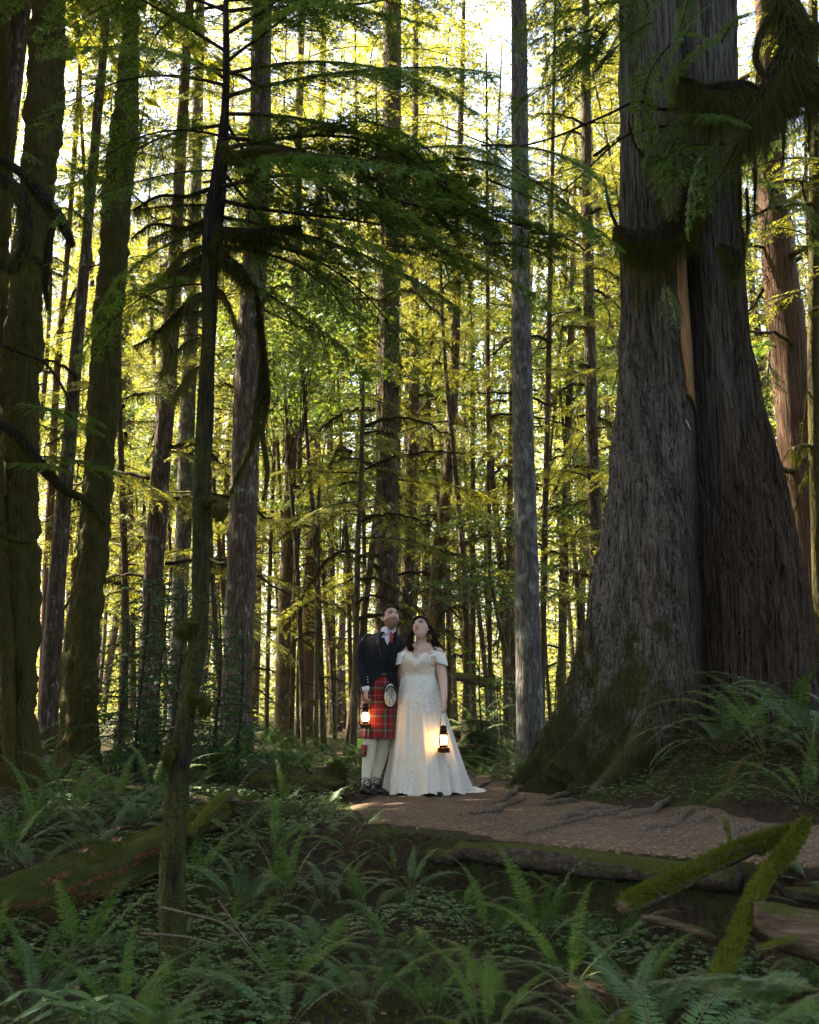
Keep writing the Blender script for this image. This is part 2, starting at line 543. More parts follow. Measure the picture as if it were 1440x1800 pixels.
# ---------------------------------------------------------------- foliage generators
def spray(L, seed, tsp=0.11, elem=0.09, esp=0.055, tw=0.40, rise=0.12, droop=0.30, ang=52, tdroop=0.28):
    r = np.random.default_rng(seed)
    m = max(4, int(L * 0.95 / tsp))
    s = np.repeat(np.linspace(0.08, 1.0, m), 2) + r.normal(0, 0.012, 2 * m)
    s = np.clip(s, 0.03, 1)
    side = np.tile([1.0, -1.0], m)
    wp = r.uniform(0, 6)
    wob = 0.09 * L * (np.sin(s * 4 + wp) - math.sin(wp))
    base = np.stack([L * s * (1 - 0.08 * s), wob, L * (rise * s - droop * s * s)], 1)
    tan = nrm(np.stack([np.ones_like(s), 0 * s, rise - 2 * droop * s], 1))
    lt = L * tw * ((1 - s) ** 0.8 * 0.9 + 0.13) * r.uniform(0.4, 1.2, len(s)) * np.clip(s / 0.22, 0.35, 1) * np.where(r.uniform(0, 1, len(s)) < 0.18, 0.3, 1.0)
    an = R(ang) + r.normal(0, 0.2, len(s))
    td = nrm(np.cos(an)[:, None] * tan + (side * np.sin(an))[:, None] * np.array([0, 1.0, 0]))
    k = np.maximum(2, (lt / esp).astype(int))
    idx = np.repeat(np.arange(len(s)), k)
    off = np.arange(k.sum()) - np.repeat(np.cumsum(k) - k, k)
    q = (off + 1) / k[idx]
    pos = base[idx] + td[idx] * (lt[idx] * q)[:, None]
    pos[:, 2] -= tdroop * lt[idx] * q * q
    d = td[idx].copy()
    d[:, 2] -= 2 * tdroop * q
    d = nrm(d)
    pp = nrm(np.cross(np.array([0, 0, 1.0]), d))
    O, D, Ln = [], [], []
    for sd in (1, -1):
        a = R(48) + r.normal(0, 0.2, len(q))
        e = np.cos(a)[:, None] * d + sd * np.sin(a)[:, None] * pp
        e[:, 2] -= 0.15 + r.normal(0, 0.12, len(q))
        O.append(pos)
        D.append(nrm(e))
        Ln.append(elem * (1.15 - 0.55 * q) * r.uniform(0.6, 1.2, len(q)))
    last = off == k[idx] - 1
    O.append(pos[last])
    D.append(d[last])
    Ln.append(np.full(last.sum(), elem))
    O, D, Ln = np.vstack(O), np.vstack(D), np.concatenate(Ln)
    N = nrm(np.array([0, 0, 1.0]) + r.normal(0, 0.28, O.shape))
    # wood: twigs as thin blades, axis as points
    ax = np.linspace(0, 1, 10)
    axis = np.stack([L * ax * (1 - 0.08 * ax), 0.09 * L * (np.sin(ax * 4 + wp) - math.sin(wp)), L * (rise * ax - droop * ax * ax), np.interp(ax, [0, 1], [0.006 * L + 0.003, 0.0015])], 1)
    tip = base + td * lt[:, None]
    tip[:, 2] -= tdroop * lt
    return O, D, N, Ln, (base, tip), axis


def needles(O, D, N, Ln, step, nl, nw, seed=0):
    r = np.random.default_rng(seed)
    k = np.maximum(2, (Ln / step).astype(int))
    idx = np.repeat(np.arange(len(Ln)), k)
    off = np.arange(k.sum()) - np.repeat(np.cumsum(k) - k, k)
    q = (off + 0.5) / k[idx]
    pos = O[idx] + D[idx] * (Ln[idx] * q)[:, None]
    S = nrm(np.cross(D, N))[idx]
    oo, dd, ll = [], [], []
    for sd in (1, -1):
        a = R(62) + r.normal(0, 0.2, len(q))
        e = np.cos(a)[:, None] * D[idx] + sd * np.sin(a)[:, None] * S
        dd.append(nrm(e + r.normal(0, 0.12, e.shape)))
        oo.append(pos)
        ll.append(nl * (1 - 0.5 * q) * r.uniform(0.7, 1.2, len(q)))
    oo, dd, ll = np.vstack(oo), np.vstack(dd), np.concatenate(ll)
    nn = nrm(np.vstack([N[idx], N[idx]]) + r.normal(0, 0.3, oo.shape))
    return oo, dd, nn, ll


def wood_blades(bt, w):
    b, t = bt
    d = t - b
    l = np.linalg.norm(d, axis=1)
    return diamonds(b, nrm(d), np.tile([0, 0.3, 1.0], (len(b), 1)), l, np.full(len(b), w), 0.3)


def rot_z(v, a):
    c, s = math.cos(a), math.sin(a)
    return v @ np.array([[c, s, 0], [-s, c, 0], [0, 0, 1.0]])


def rot_y(v, a):      # positive lifts +X upward
    c, s = math.cos(a), math.sin(a)
    return v @ np.array([[c, 0, s], [0, 1, 0], [-s, 0, c]])


def make_crown(name, n, H, Rm, seed, mat, elem=0.12, tsp=0.16, esp=0.075, taper=0.8, droop=0.32, start=0.0, width=0.5, wood='twig', rise=0.1):
    r = np.random.default_rng(seed)
    mb = MB()
    for i in range(n):
        t = start + (1 - start) * (i + r.uniform(0, 1)) / n
        L = max(0.35, Rm * (1 - t) ** taper * r.uniform(0.55, 1.1) * min(1.0, 0.55 + t * 3))
        az = i * 2.399 + r.normal(0, 0.35)
        O, D, N, Ln, bt, axis = spray(L, seed * 1000 + i, tsp, elem, esp, droop=droop * r.uniform(0.6, 1.3), rise=rise + r.normal(0, 0.08))
        v, q = diamonds(O, D, N, Ln, Ln * width)
        z = np.array([0, 0, H * t])
        mb.add(rot_z(v, az) + z, q, 0)
        v, q = wood_blades(bt, 0.007)
        mb.add(rot_z(v, az) + z, q, 1)
        ax = axis.copy()
        ax[:, :3] = rot_z(ax[:, :3], az) + z
        tube_add(mb, ax, 4, 1, cap=False)
    return mb.mesh(name, [mat, M[wood]], smooth=False)


def make_leafy(name, n, seed, mat, size=(2.0, 2.0, 2.5), leaf=0.09, clumps=26):
    """loose broadleaf crown: leaves in flat layered clumps on thin stems"""
    r = np.random.default_rng(seed)
    mb = MB()
    c = r.uniform(-1, 1, (clumps, 3))
    c = c[np.linalg.norm(c, axis=1) < 1.1] * np.array(size) * 0.5
    k = n // len(c)
    for ci in c:
        p = ci + r.normal(0, 1, (k, 3)) * np.array([0.32, 0.32, 0.07])
        d = nrm(r.normal(0, 1, (k, 3)) * np.array([1, 1, 0.35]) - np.array([0, 0, 0.25]))
        nn = nrm(np.array([0, 0, 1.0]) + r.normal(0, 0.35, (k, 3)))
        l = leaf * r.uniform(0.6, 1.25, k)
        v, q = diamonds(p, d, nn, l, l * 0.85, 0.4)
        mb.add(v, q, 0)
        s = np.array([ci[0] * 0.15, ci[1] * 0.15, -size[2] * 0.6])
        tube_add(mb, crs([np.r_[s, 0.008], np.r_[(s + ci) / 2 + [0, 0, 0.2], 0.006], np.r_[ci, 0.003]], 7), 4, 1, cap=False)
    return mb.mesh(name, [mat, M['twig']], smooth=False)


def fuzz(pr, n, lo, hi, down=0.5, seed=0, under=False, wid=0.07, amin=None):
    """n thin blades growing from a tube's surface (pr rows x,y,z,r)"""
    r = np.random.default_rng(seed)
    pr = np.asarray(pr, float)
    t, U, W = frames(pr[:, :3])
    seg = r.uniform(0, len(pr) - 1.001, n)
    i = seg.astype(int)
    f = (seg - i)[:, None]
    c = pr[i] * (1 - f) + pr[i + 1] * f
    a = r.uniform(0, 2 * np.pi, n)
    o = np.cos(a)[:, None] * U[i] + np.sin(a)[:, None] * W[i]
    if under:
        o[:, 2] = -np.abs(o[:, 2])
    org = c[:, :3] + o * c[:, 3:4] * 0.92
    d = nrm(o * (1 - down) + np.array([0, 0, -1.0]) * down + r.normal(0, 0.3, (n, 3)))
    L = r.uniform(lo, hi, n) * r.uniform(0.5, 1.0, n)
    nn = nrm(r.normal(0, 1, (n, 3)) + np.array([0, -1.5, 0]))
    return diamonds(org, d, nn, L, np.maximum(L * wid, 0.003), 0.3)


# ---------------------------------------------------------------- trunks drawn from the photograph
def px_line(rows, d):
    out = []
    for u, v, hw in rows:
        p = P(u, v, d)
        out.append([p[0], p[1], p[2], hw * ppm(v, d)])
    return np.array(out)


def trunk_line(rows, d, top=24.0, flare=0.35):
    """rows (u, v, halfwidth px) top row first -> line x,y,z,r from under the ground to z = top"""
    pr = px_line(rows, d)[::-1]
    g = float(gz(pr[0, 0], d))
    a = pr[0].copy()
    k = (pr[1] - pr[0]) / max(1e-6, pr[1, 2] - pr[0, 2])
    if a[2] > g + 0.1:
        a2 = a + k * (g - a[2])
        a2[3] = a[3] * 1.06
        pr = np.vstack([a2, pr])
    b = pr[0].copy()
    b[2] -= 0.35
    pr = np.vstack([b, pr])
    e, e0 = pr[-1], pr[-3]
    if top > e[2] + 0.5:
        k = (e - e0) / (e[2] - e0[2])
        for f in (0.35, 1.0):
            x = e + np.clip(k, -0.05, 0.05) * (top - e[2]) * f
            x[2] = e[2] + (top - e[2]) * f
            x[3] = e[3] * (1 - 0.8 * f) + 0.01
            pr = np.vstack([pr, x])
    m = max(24, int((pr[-1, 2] - pr[0, 2]) / 0.16))
    c = crs(pr, min(m, 150))
    c[:, 3] *= 1 + flare * np.exp(-np.maximum(0, c[:, 2] - g) / 0.28)
    return c, g


def build_trunk(name, rows, d, mat, label, cat='tree', group=None, top=24.0, n=20, rough=0.25, freq=4.0, vs=0.4, flare=0.35, fine=0.0):
    c, g = trunk_line(rows, d, top, flare)
    base = np.array([c[2, 0], d, g])
    t = thing(name, base, label, cat, group)
    l = c.copy()
    l[:, :3] -= base
    mb = MB()
    if fine:
        lv, lq = tube(crs(l[::3], 420), n * 2, rough, freq, d * 3.7 + rows[0][0] * 0.01, False, 1.0, vs)
        cc = np.stack([np.interp(lv[:, 2], l[:, 2], l[:, k]) for k in range(3)], 1)
        dv = nrm((lv - cc) * [1, 1, 0])
        lv = lv + dv * (fine * fbm(lv[:, 0] * 14, lv[:, 1] * 14, lv[:, 2] * 9, 4))[:, None]
        mb.add(lv, lq)
    else:
        tube_add(mb, l, n, rough=rough, freq=freq, seed=d * 3.7 + rows[0][0] * 0.01, vs=vs)
    ob('trunk', mb.mesh('trunk', mat), t)
    return t, l, base
# ---------------------------------------------------------------- the great cedar
CED_D = 12.4
CED_ROWS = [  # v, left u, right u
    (-60, 1088, 1290), (0, 1089, 1291), (200, 1092, 1296), (400, 1092, 1302), (500, 1092, 1310), (600, 1090, 1318), (700, 1084, 1336),
    (800, 1074, 1360), (900, 1062, 1384), (1000, 1046, 1402), (1100, 1027, 1424), (1180, 1003, 1446), (1240, 982, 1466), (1290, 952, 1486), (1335, 928, 1510), (1370, 912, 1530), (1400, 905, 1545)]


def cedar_profile():
    z, c, a = [], [], []
    for v, l, r in CED_ROWS:
        pl, prr = P(l, v, CED_D), P(r, v, CED_D)
        z.append(pl[2])
        c.append((pl[0] + prr[0]) / 2)
        a.append((prr[0] - pl[0]) / 2)
    o = np.argsort(z)
    z, c, a = np.array(z)[o], np.array(c)[o], np.array(a)[o]
    z = np.r_[z, 20, 38]
    c = np.r_[c, c[-1] + 0.02, c[-1]]
    a = np.r_[a, a[-1] * 0.75, 0.12]
    return z, c, a


CZ, CC, CA = cedar_profile()
CEDAR_BASE = np.array([float(np.interp(0.1, CZ, CC)), CED_D, 0.0])


def cleft_phi(z):
    zz, xx = [], []
    for v, u in ((-60, 1205), (400, 1214), (560, 1228), (700, 1240), (900, 1250), (1080, 1262), (1250, 1268)):
        p = P(u, v, CED_D - 0.5)
        zz.append(p[2])
        xx.append(p[0])
    zz, xx = np.array(zz)[::-1], np.array(xx)[::-1]
    x = np.interp(z, zz, xx)
    k = np.clip((x - np.interp(z, CZ, CC)) / np.interp(z, CZ, CA), -0.9, 0.9)
    return -np.arccos(k)          # phi in (-pi, 0): towards the camera


def cedar_surface(phi, z, off=0.0, bark=True):
    """phi, z arrays -> world points"""
    cx, a = np.interp(z, CZ, CC), np.interp(z, CZ, CA)
    low = np.clip(1 - z / 3.0, 0, 1)
    b = 0.82 * np.minimum(a, 0.75 + 0.25 * a)
    pc = cleft_phi(z)
    dp = phi - pc
    # fluting: broad buttress lobes grow towards the ground
    lob = 0.05 * np.cos(3 * phi + 0.6) + 0.04 * np.cos(5 * phi + 2.0 + 0.25 * z) + 0.03 * np.cos(9 * phi + 1.1 - 0.3 * z)
    side = np.abs(np.sin(phi)) ** 1.2
    rr = 1 + side * (lob * (0.35 + 1.6 * low) + 0.10 * fbm(phi * 1.7, z * 0.35, 4.0, 3))
    for ph, am, sg, hh in ((-0.55, 0.25, 0.16, 1.0), (-0.95, 0.48, 0.10, 0.9), (-2.05, 0.55, 0.12, 1.15), (-2.50, 0.45, 0.10, 1.0), (-1.72, 0.30, 0.08, 0.6), (-2.85, 0.22, 0.08, 0.6), (-2.28, 0.25, 0.06, 0.5), (-2.68, 0.16, 0.05, 0.5), (-1.35, 0.26, 0.07, 0.5), (0.8, 0.3, 0.2, 1), (1.7, 0.35, 0.2, 1), (2.5, 0.3, 0.2, 1)):
        rr = rr + am * np.exp(-np.maximum(z, 0) / hh * 1.6) * np.exp(-((phi - ph - 0.1 * np.sin(z * 2)) / sg) ** 2) * (0.35 + 0.65 * side)
    # hollow between the two stems
    open_ = sst(0.15, 0.9, z) * (1 - 0.45 * sst(7.5, 10, z))
    wdt = 0.13 + 0.17 * np.exp(-((z - 2.3) / 1.6) ** 2) + 0.02 * fbm(z * 2.0, 0.0, 5.0, 3)
    notch = np.exp(-(np.abs(dp) / wdt) ** 3)
    rr = rr - 0.70 * open_ * notch
    # swollen lips beside the hollow
    rr = rr + 0.05 * open_ * (np.exp(-((dp - 0.28) / 0.12) ** 2) + np.exp(-((dp + 0.30) / 0.13) ** 2))
    x, y = cx + a * rr * np.cos(phi), CED_D + b * rr * np.sin(phi)
    if bark:
        sh = phi * np.maximum(a, 0.65) + (0.20 * np.exp(-((z - 1.3) / 1.2) ** 2)) * np.sin(2 * phi + 1) * z + 0.05 * fbm(phi * 3, z * 0.9, 2.0, 3)
        rid = 1 - np.abs(vn(sh * 15, z * 0.55, 1.5)) * 1.6
        rid2 = 1 - np.abs(vn(sh * 34, z * 1.3, 7.5)) * 1.6
        fin = fbm(sh * 70, z * 5.0, 3.0, 2)
        disp = 0.040 * rid + 0.020 * rid2 + 0.010 * fin + 0.05 * fbm(sh * 3.5, z * 0.9, 6.0, 4)
        knob = sst(0.15, 0.45, fbm(phi * 4 + 3, z * 1.5, 11.0, 3)) * low
        disp = disp + 0.05 * knob
        off = off + disp - 0.055
    ln = np.sqrt((np.cos(phi) / a) ** 2 + (np.sin(phi) / b) ** 2)
    x = x + off * np.cos(phi) / a / ln
    y = y + off * np.sin(phi) / b / ln
    return np.stack([x, y, np.broadcast_to(z, x.shape)], -1)


def mat_cedar():
    m, nt, out = newmat('bark_cedar')
    v = coords(nt)
    sp = nd(nt, 'ShaderNodeSeparateXYZ', {0: v})
    vs = coords(nt, (14, 14, 0.5))
    n1 = noise(nt, vs, 2.4, 7, 0.65, 0.5)
    vf = coords(nt, (45, 45, 1.6))
    n2 = noise(nt, vf, 2.2, 4, 0.6, 0.3)
    f = mth(nt, 'ADD', mth(nt, 'MULTIPLY', n1.outputs[0], 0.6), mth(nt, 'MULTIPLY', n2.outputs[0], 0.4))
    gr = ramp(nt, f, [(0.39, (0.012, 0.010, 0.009)), (0.48, (0.125, 0.11, 0.096)), (0.62, (0.30, 0.268, 0.24))])  # dark low stops here and below paint crack shade into the bark colour
    rd = ramp(nt, f, [(0.39, (0.008, 0.005, 0.004)), (0.5, (0.078, 0.053, 0.039)), (0.64, (0.18, 0.132, 0.10))])
    # weathered grey on the upper left stem, red-brown at right and towards the ground
    n3 = noise(nt, coords(nt, (0.9, 0.9, 0.35)), 1.6, 4)
    gx_ = mth(nt, 'ADD', mth(nt, 'MULTIPLY', sp.outputs[0], -0.55), mth(nt, 'MULTIPLY', sp.outputs[2], 0.13))
    gf = grey(nt, mth(nt, 'ADD', gx_, mth(nt, 'MULTIPLY', n3.outputs[0], 0.9)), 0.55, 1.15)
    c = mix(nt, gf, rd, gr)
    # moss: low and on the left flank
    n4 = noise(nt, coords(nt, (1.2, 1.2, 0.55)), 2.3, 7, 0.68)
    mz = mth(nt, 'ADD', grey(nt, sp.outputs[2], 0.2, 4.2, 0.20, -0.16), grey(nt, sp.outputs[0], -1.8, 0.4, 0.14, -0.10))
    mf = grey(nt, mth(nt, 'ADD', n4.outputs[0], mz), 0.565, 0.70)
    n5 = noise(nt, v, 70, 3)
    mc = mix(nt, n5.outputs[0], (0.02, 0.021, 0.006), (0.095, 0.09, 0.02))
    c = mix(nt, mth(nt, 'MULTIPLY', mf, 0.85), c, mc)
    h = mth(nt, 'ADD', n1.outputs[0], mth(nt, 'MULTIPLY', n2.outputs[0], 0.7))
    h = mth(nt, 'ADD', h, mth(nt, 'MULTIPLY', mth(nt, 'MULTIPLY', mf, n5.outputs[0]), 0.8))
    bsdf(nt, out, c, 0.92, h, 1.0, 0.08, 0.1)
    return m


M['cedar'] = mat_cedar()
cedar = thing('cedar_tree', CEDAR_BASE, 'huge old cedar with split fluted trunk, mossy base and bare orange strip', 'tree')


def grid_q(rows, cols, wrap):
    i = np.arange(rows - 1)[:, None] * cols
    j = np.arange(cols if wrap else cols - 1)[None]
    k = (j + 1) % cols
    return np.stack([i + j, i + k, i + cols + k, i + cols + j], -1).reshape(-1, 4)


def build_cedar():
    ph = np.r_[np.linspace(-np.pi - 0.12, 0.12, 460), np.linspace(0.12, np.pi - 0.12, 60)[1:-1]]
    z = np.r_[np.linspace(-0.25, 9.8, 400), np.linspace(9.8, 38, 40)[1:]]
    PH, Z = np.meshgrid(ph, z)
    v = cedar_surface(PH, Z).reshape(-1, 3) - CEDAR_BASE
    ob('trunk', MB().add(v, grid_q(len(z), len(ph), True)).mesh('trunk', M['cedar']), cedar)
    # strip of bare orange heartwood left of the hollow
    m, nt, out = newmat('bare_wood')
    n1 = noise(nt, coords(nt, (40, 40, 1.2)), 2, 5, 0.6)
    n2 = noise(nt, coords(nt, (6, 6, 2)), 2, 4)
    c = ramp(nt, n1.outputs[0], [(0.3, (0.17, 0.085, 0.04)), (0.55, (0.33, 0.18, 0.085)), (0.75, (0.43, 0.27, 0.14))])
    c = mix(nt, grey(nt, n2.outputs[0], 0.55, 0.75), c, (0.12, 0.07, 0.045))
    bsdf(nt, out, c, 0.75, n1.outputs[0], 0.5, 0.02, 0.25)
    M['bare_wood'] = m
    z0, z1 = P(1210, 742, CED_D)[2], P(1210, 430, CED_D)[2]
    zz = np.linspace(z0, z1, 70)
    T = np.linspace(0, 1, 14)
    pc = cleft_phi(zz)
    t = (zz - z0) / (z1 - z0)
    wl = np.interp(t, [0, 0.06, 0.3, 0.7, 1.0], [0.07, 0.17, 0.21, 0.20, 0.12]) + 0.012 * fbm(t * 9, 0.0, 1.0, 3)
    right = pc - 0.11
    PHI = right[:, None] - wl[:, None] * (1 - T[None])
    Zg = zz[:, None] + 0 * T[None]
    v = cedar_surface(PHI, Zg, off=0.055 - 0.10 * (np.abs(T[None] - 0.5) * 2) ** 6, bark=False) - CEDAR_BASE
    v[..., 1] -= 0.02 * vn(T[None] * 7, Zg * 1.0, 2.0)
    ob('exposed_wood', MB().add(v.reshape(-1, 3), grid_q(70, 14, False)).mesh('exposed_wood', m), cedar, label='strip of bare orange wood')
    # pale splinter below it
    a, b = P(1206, 738, CED_D - 0.72), P(1215, 757, CED_D - 0.76)
    mb = MB()
    tube_add(mb, np.array([np.r_[a - CEDAR_BASE, 0.012], np.r_[(a + b) / 2 - CEDAR_BASE, 0.02], np.r_[b - CEDAR_BASE, 0.006]]), 5, flat=0.4)
    ms, nt, out = newmat('splinter_wood')
    bsdf(nt, out, ramp(nt, noise(nt, coords(nt, (60, 60, 6)), 2, 4).outputs[0], [(0.3, (0.35, 0.28, 0.2)), (0.7, (0.6, 0.53, 0.42))]), 0.8)
    ob('splinter', mb.mesh('splinter', ms, smooth=False), cedar)


build_cedar()
M['root'] = mat_bark('root', (0.07, 0.05, 0.034), (0.15, 0.112, 0.08), (0.24, 0.19, 0.14), 0, sx=14, sz=14, bump=0.7)


def surface_root(pts, r, seed):
    """pts of photograph pixels along the path surface; half sunk root of the cedar"""
    w = []
    for u, v in pts:
        p = gp(u, v)
        w.append(np.r_[p, r])
    c = crs(w, 5 * len(pts) + 8)

    tt = np.linspace(0, 1, len(c))
    c[:, 3] = r * (0.35 + 0.65 * np.sin(np.pi * np.clip(tt, 0.04, 0.96)) ** 0.5) * (1 + 0.3 * vn(tt * 7, seed * 1.3))
    c[:, 0] += 0.03 * vn(tt * 5, seed + 3.0)
    c[:, 1] += 0.05 * vn(tt * 6, seed + 8.0)
    c[:, 2] = gz(c[:, 0], c[:, 1]) + 0.020 + c[:, 3] * (0.3 + 0.5 * vn(tt * 3.1, seed * 2.2)) - 0.04 * (np.abs(tt - 0.5) * 2) ** 5
    c[:, :3] -= CEDAR_BASE
    mb = MB()
    tube_add(mb, c, 9, rough=0.3, freq=9, seed=seed)
    ob('root', mb.mesh('root', M['root']), cedar)


for i, (pts, r) in enumerate([
        ([(1180, 1400), (1150, 1432), (1110, 1442), (1050, 1448)], 0.035), ([(1200, 1432), (1180, 1455), (1150, 1462), (1110, 1470)], 0.032),
        ([(1215, 1420), (1195, 1445), (1180, 1462)], 0.03), ([(1100, 1435), (1060, 1440), (1010, 1440), (975, 1452)], 0.03),
        ([(1255, 1438), (1230, 1452), (1205, 1458)], 0.03), ([(1330, 1455), (1300, 1465), (1280, 1480)], 0.035), ([(1020, 1412), (980, 1418), (930, 1424)], 0.028),
        ([(1040, 1440), (1000, 1452), (960, 1462), (900, 1475)], 0.02), ([(905, 1395), (880, 1412), (840, 1420)], 0.03), ([(940, 1405), (900, 1420), (850, 1432), (790, 1438)], 0.024),
        ([(895, 1425), (860, 1434), (820, 1438), (790, 1440)], 0.03), ([(890, 1372), (862, 1378), (835, 1392)], 0.03), ([(1150, 1468), (1165, 1478), (1185, 1476)], 0.02),
        ([(1080, 1425), (1040, 1428), (1000, 1436)], 0.022), ([(1250, 1420), (1215, 1428), (1175, 1440)], 0.02), ([(930, 1380), (905, 1398), (870, 1402)], 0.035),
        ([(1110, 1415), (1085, 1432), (1050, 1436), (1015, 1448), (985, 1450)], 0.018), ([(1000, 1395), (970, 1408), (945, 1412)], 0.03)]):
    surface_root(pts, r, i + 1.0)
# ---------------------------------------------------------------- shared crowns and boughs
CROWN = {
    'tall': [make_crown('crown_tall', 38, 13, 3.2, 11 + i, M['needle_mid'], elem=0.11, tsp=0.17, esp=0.06, droop=0.38, taper=0.55, width=0.34) for i in range(3)],
    'under': [make_crown('crown_under', 36, 8.5, 2.6, 31 + i, M['needle_mid'], elem=0.095, tsp=0.15, esp=0.05, droop=0.28, taper=0.55, width=0.34) for i in range(4)],
    'far': [make_crown('crown_far', 74, 17, 3.4, 51 + i, M['needle_far'], elem=0.17, tsp=0.24, esp=0.085, droop=0.38, taper=0.45, width=0.36) for i in range(3)],
    'shade': [make_crown('crown_shade', 84, 15, 4.6, 71 + i, M['needle_mid'], elem=0.34, tsp=0.34, esp=0.20, droop=0.28, taper=0.55, width=0.65) for i in range(2)],
    'young': [make_crown('crown_young', 44, 2.1, 0.95, 91 + i, M['needle_blue'], elem=0.06, tsp=0.075, esp=0.035, droop=0.18, taper=0.8) for i in range(2)],
    'leafy': [make_leafy('crown_leafy', 2600, 121 + i, M['broadleaf'], (2.6, 2.6, 3.0), 0.10) for i in range(2)],
}


def make_needle_bough(name, L, seed, mat, rise=0.1, droop=0.25, tsp=0.05, esp=0.03, elem=0.055):
    O, D, N, Ln, bt, axis = spray(L, seed, tsp, elem, esp, tw=0.42, rise=rise, droop=droop)
    mb = MB()
    tube_add(mb, axis, 6, 0, cap=False)
    v, q = wood_blades(bt, 0.006)
    mb.add(v, q, 0)
    wood = mb.mesh(name, M['twig'])
    oo, dd, nn, ll = needles(O, D, N, Ln, 0.0065, 0.020, 0.003, seed)
    v, q = diamonds(oo, dd, nn, ll, np.full(len(ll), 0.0072))
    return wood, MB().add(v, q).mesh('needles', mat, smooth=False)


BOUGH = [make_needle_bough('branch', 1.5, 201, M['needle_near'], 0.10, 0.22), make_needle_bough('branch', 1.15, 202, M['needle_near'], 0.02, 0.30),
         make_needle_bough('branch', 0.75, 203, M['needle_near'], 0.0, 0.25), make_needle_bough('branch', 1.5, 204, M['needle_near'], 0.16, 0.34), make_needle_bough('branch', 1.5, 205, M['needle_near'], 0.05, 0.16),
         make_needle_bough('branch', 0.75, 206, M['needle_near'], 0.1, 0.4)]
BLEN = [1.5, 1.15, 0.75, 1.5, 1.5, 0.75]


def bough(parent, base, at_, az, lift, length, var, roll=0.0):
    """a needled branch: wood with its needles as a sub-part; at_ is a world point"""
    wood, nee = BOUGH[var]
    s = length / BLEN[var]
    o = ob('branch', wood, parent, np.asarray(at_) - base, (roll, -lift, az), s)
    ob('needles', nee, o)
    return o


def make_mid_bough(L, seed, rise, droop):
    O, D, N, Ln, bt, axis = spray(L, seed, 0.075, 0.085, 0.042, tw=0.40, rise=rise, droop=droop)
    mb = MB()
    tube_add(mb, axis, 5, 0, cap=False)
    v, q = wood_blades(bt, 0.006)
    mb.add(v, q, 0)
    oo, dd, nn, ll = needles(O, D, N, Ln, 0.016, 0.026, 0.003, seed)
    v, q = diamonds(oo, dd, nn, ll, np.full(len(ll), 0.011))
    return mb.mesh('branch', M['twig']), MB().add(v, q).mesh('needles', M['needle_mid'], smooth=False)


MIDB = [make_mid_bough(1.5, 221, 0.10, 0.22), make_mid_bough(1.5, 222, 0.16, 0.36), make_mid_bough(1.2, 223, 0.0, 0.3), make_mid_bough(1.5, 224, 0.05, 0.15)]


def boughs_on(t, l, n, z0, z1, lo=1.2, hi=2.4):
    # layered needled branches around a trunk, longer below
    for k in range(n):
        f = (k + rnd.random()) / n
        p = on_line(l, z0 + (z1 - z0) * f)
        az = k * 2.399 + rnd.uniform(-0.5, 0.5)
        i = rnd.randrange(4)
        s = rnd.uniform(lo, hi) * (1.1 - 0.5 * f) / 1.4
        wood, nee = MIDB[i]
        o = ob('branch', wood, t, p[:3], (rnd.uniform(-0.3, 0.3), rnd.uniform(-0.15, 0.3), az), s)
        ob('needles', nee, o)


def make_dead(name, L, seed, curl=1.0):
    """bare branch wrapped in hanging moss"""
    r = np.random.default_rng(seed)
    t = np.linspace(0, 1, 14)
    pr = np.stack([L * t, 0.08 * L * np.sin(3 * t + r.uniform(0, 6)), L * (0.25 * t - 0.55 * curl * t * t) + 0.02 * r.normal(0, 1, 14), 0.030 * (1 - 0.8 * t) + 0.006], 1)
    mb = MB()
    tube_add(mb, pr, 6, 0, cap=False)
    for k in range(5):
        i = r.integers(4, 13)
        e = pr[i, :3] + np.array([r.uniform(0.1, 0.4), r.uniform(-0.4, 0.4), r.uniform(-0.35, 0.1)]) * L * 0.4
        sub = crs([np.r_[pr[i, :3], 0.012], np.r_[(pr[i, :3] + e) / 2 + [0, 0, 0.04], 0.009], np.r_[e, 0.003]], 6)
        tube_add(mb, sub, 4, 0, cap=False)
        v, q = fuzz(sub, 60, 0.03, 0.09, 0.6, seed + k)
        mb.add(v, q, 1)
    v, q = fuzz(pr, 420, 0.03, 0.12, 0.55, seed)
    mb.add(v, q, 1)
    v, q = fuzz(pr, 130, 0.08, 0.24, 0.9, seed + 9, True)
    mb.add(v, q, 1)
    return mb.mesh(name, [M['twig'], M['moss']])


DEAD = [make_dead('mossy_branch', 1.6, 301, 1.0), make_dead('mossy_branch', 1.1, 302, 1.5), make_dead('mossy_branch', 2.2, 303, 0.7), make_dead('mossy_branch', 0.8, 304, 0.6)]


def on_line(l, z):
    """point and radius of a local trunk line at local height z"""
    return np.array([np.interp(z, l[:, 2], l[:, k]) for k in range(4)])


def crown_on(t, l, kind, z, i=0, sc=1.0, rz=0.0, szz=None):
    p = on_line(l, z)
    s = (sc, sc, sc * (szz or 1.0))
    return ob('crown', CROWN[kind][i % len(CROWN[kind])], t, p[:3], (0, 0, rz), s)


def dead_on(t, l, rnd, n, z0, z1, sc=1.0):
    for k in range(n):
        z = z0 + (z1 - z0) * (k + rnd.random()) / n
        p = on_line(l, z)
        az = rnd.uniform(0, 6.28)
        o = ob('mossy_branch', DEAD[rnd.randrange(len(DEAD))], t, p[:3] + np.array([math.cos(az), math.sin(az), 0]) * p[3] * 0.6, (0, rnd.uniform(-0.25, 0.35), az), sc * rnd.uniform(0.7, 1.25))


def moss_coat(t, l, n, seed, lo=0.02, hi=0.07, down=0.35, mat='moss'):
    v, q = fuzz(l, n, lo, hi, down, seed)
    ob('moss', MB().add(v, q).mesh('moss', M[mat], smooth=False), t)


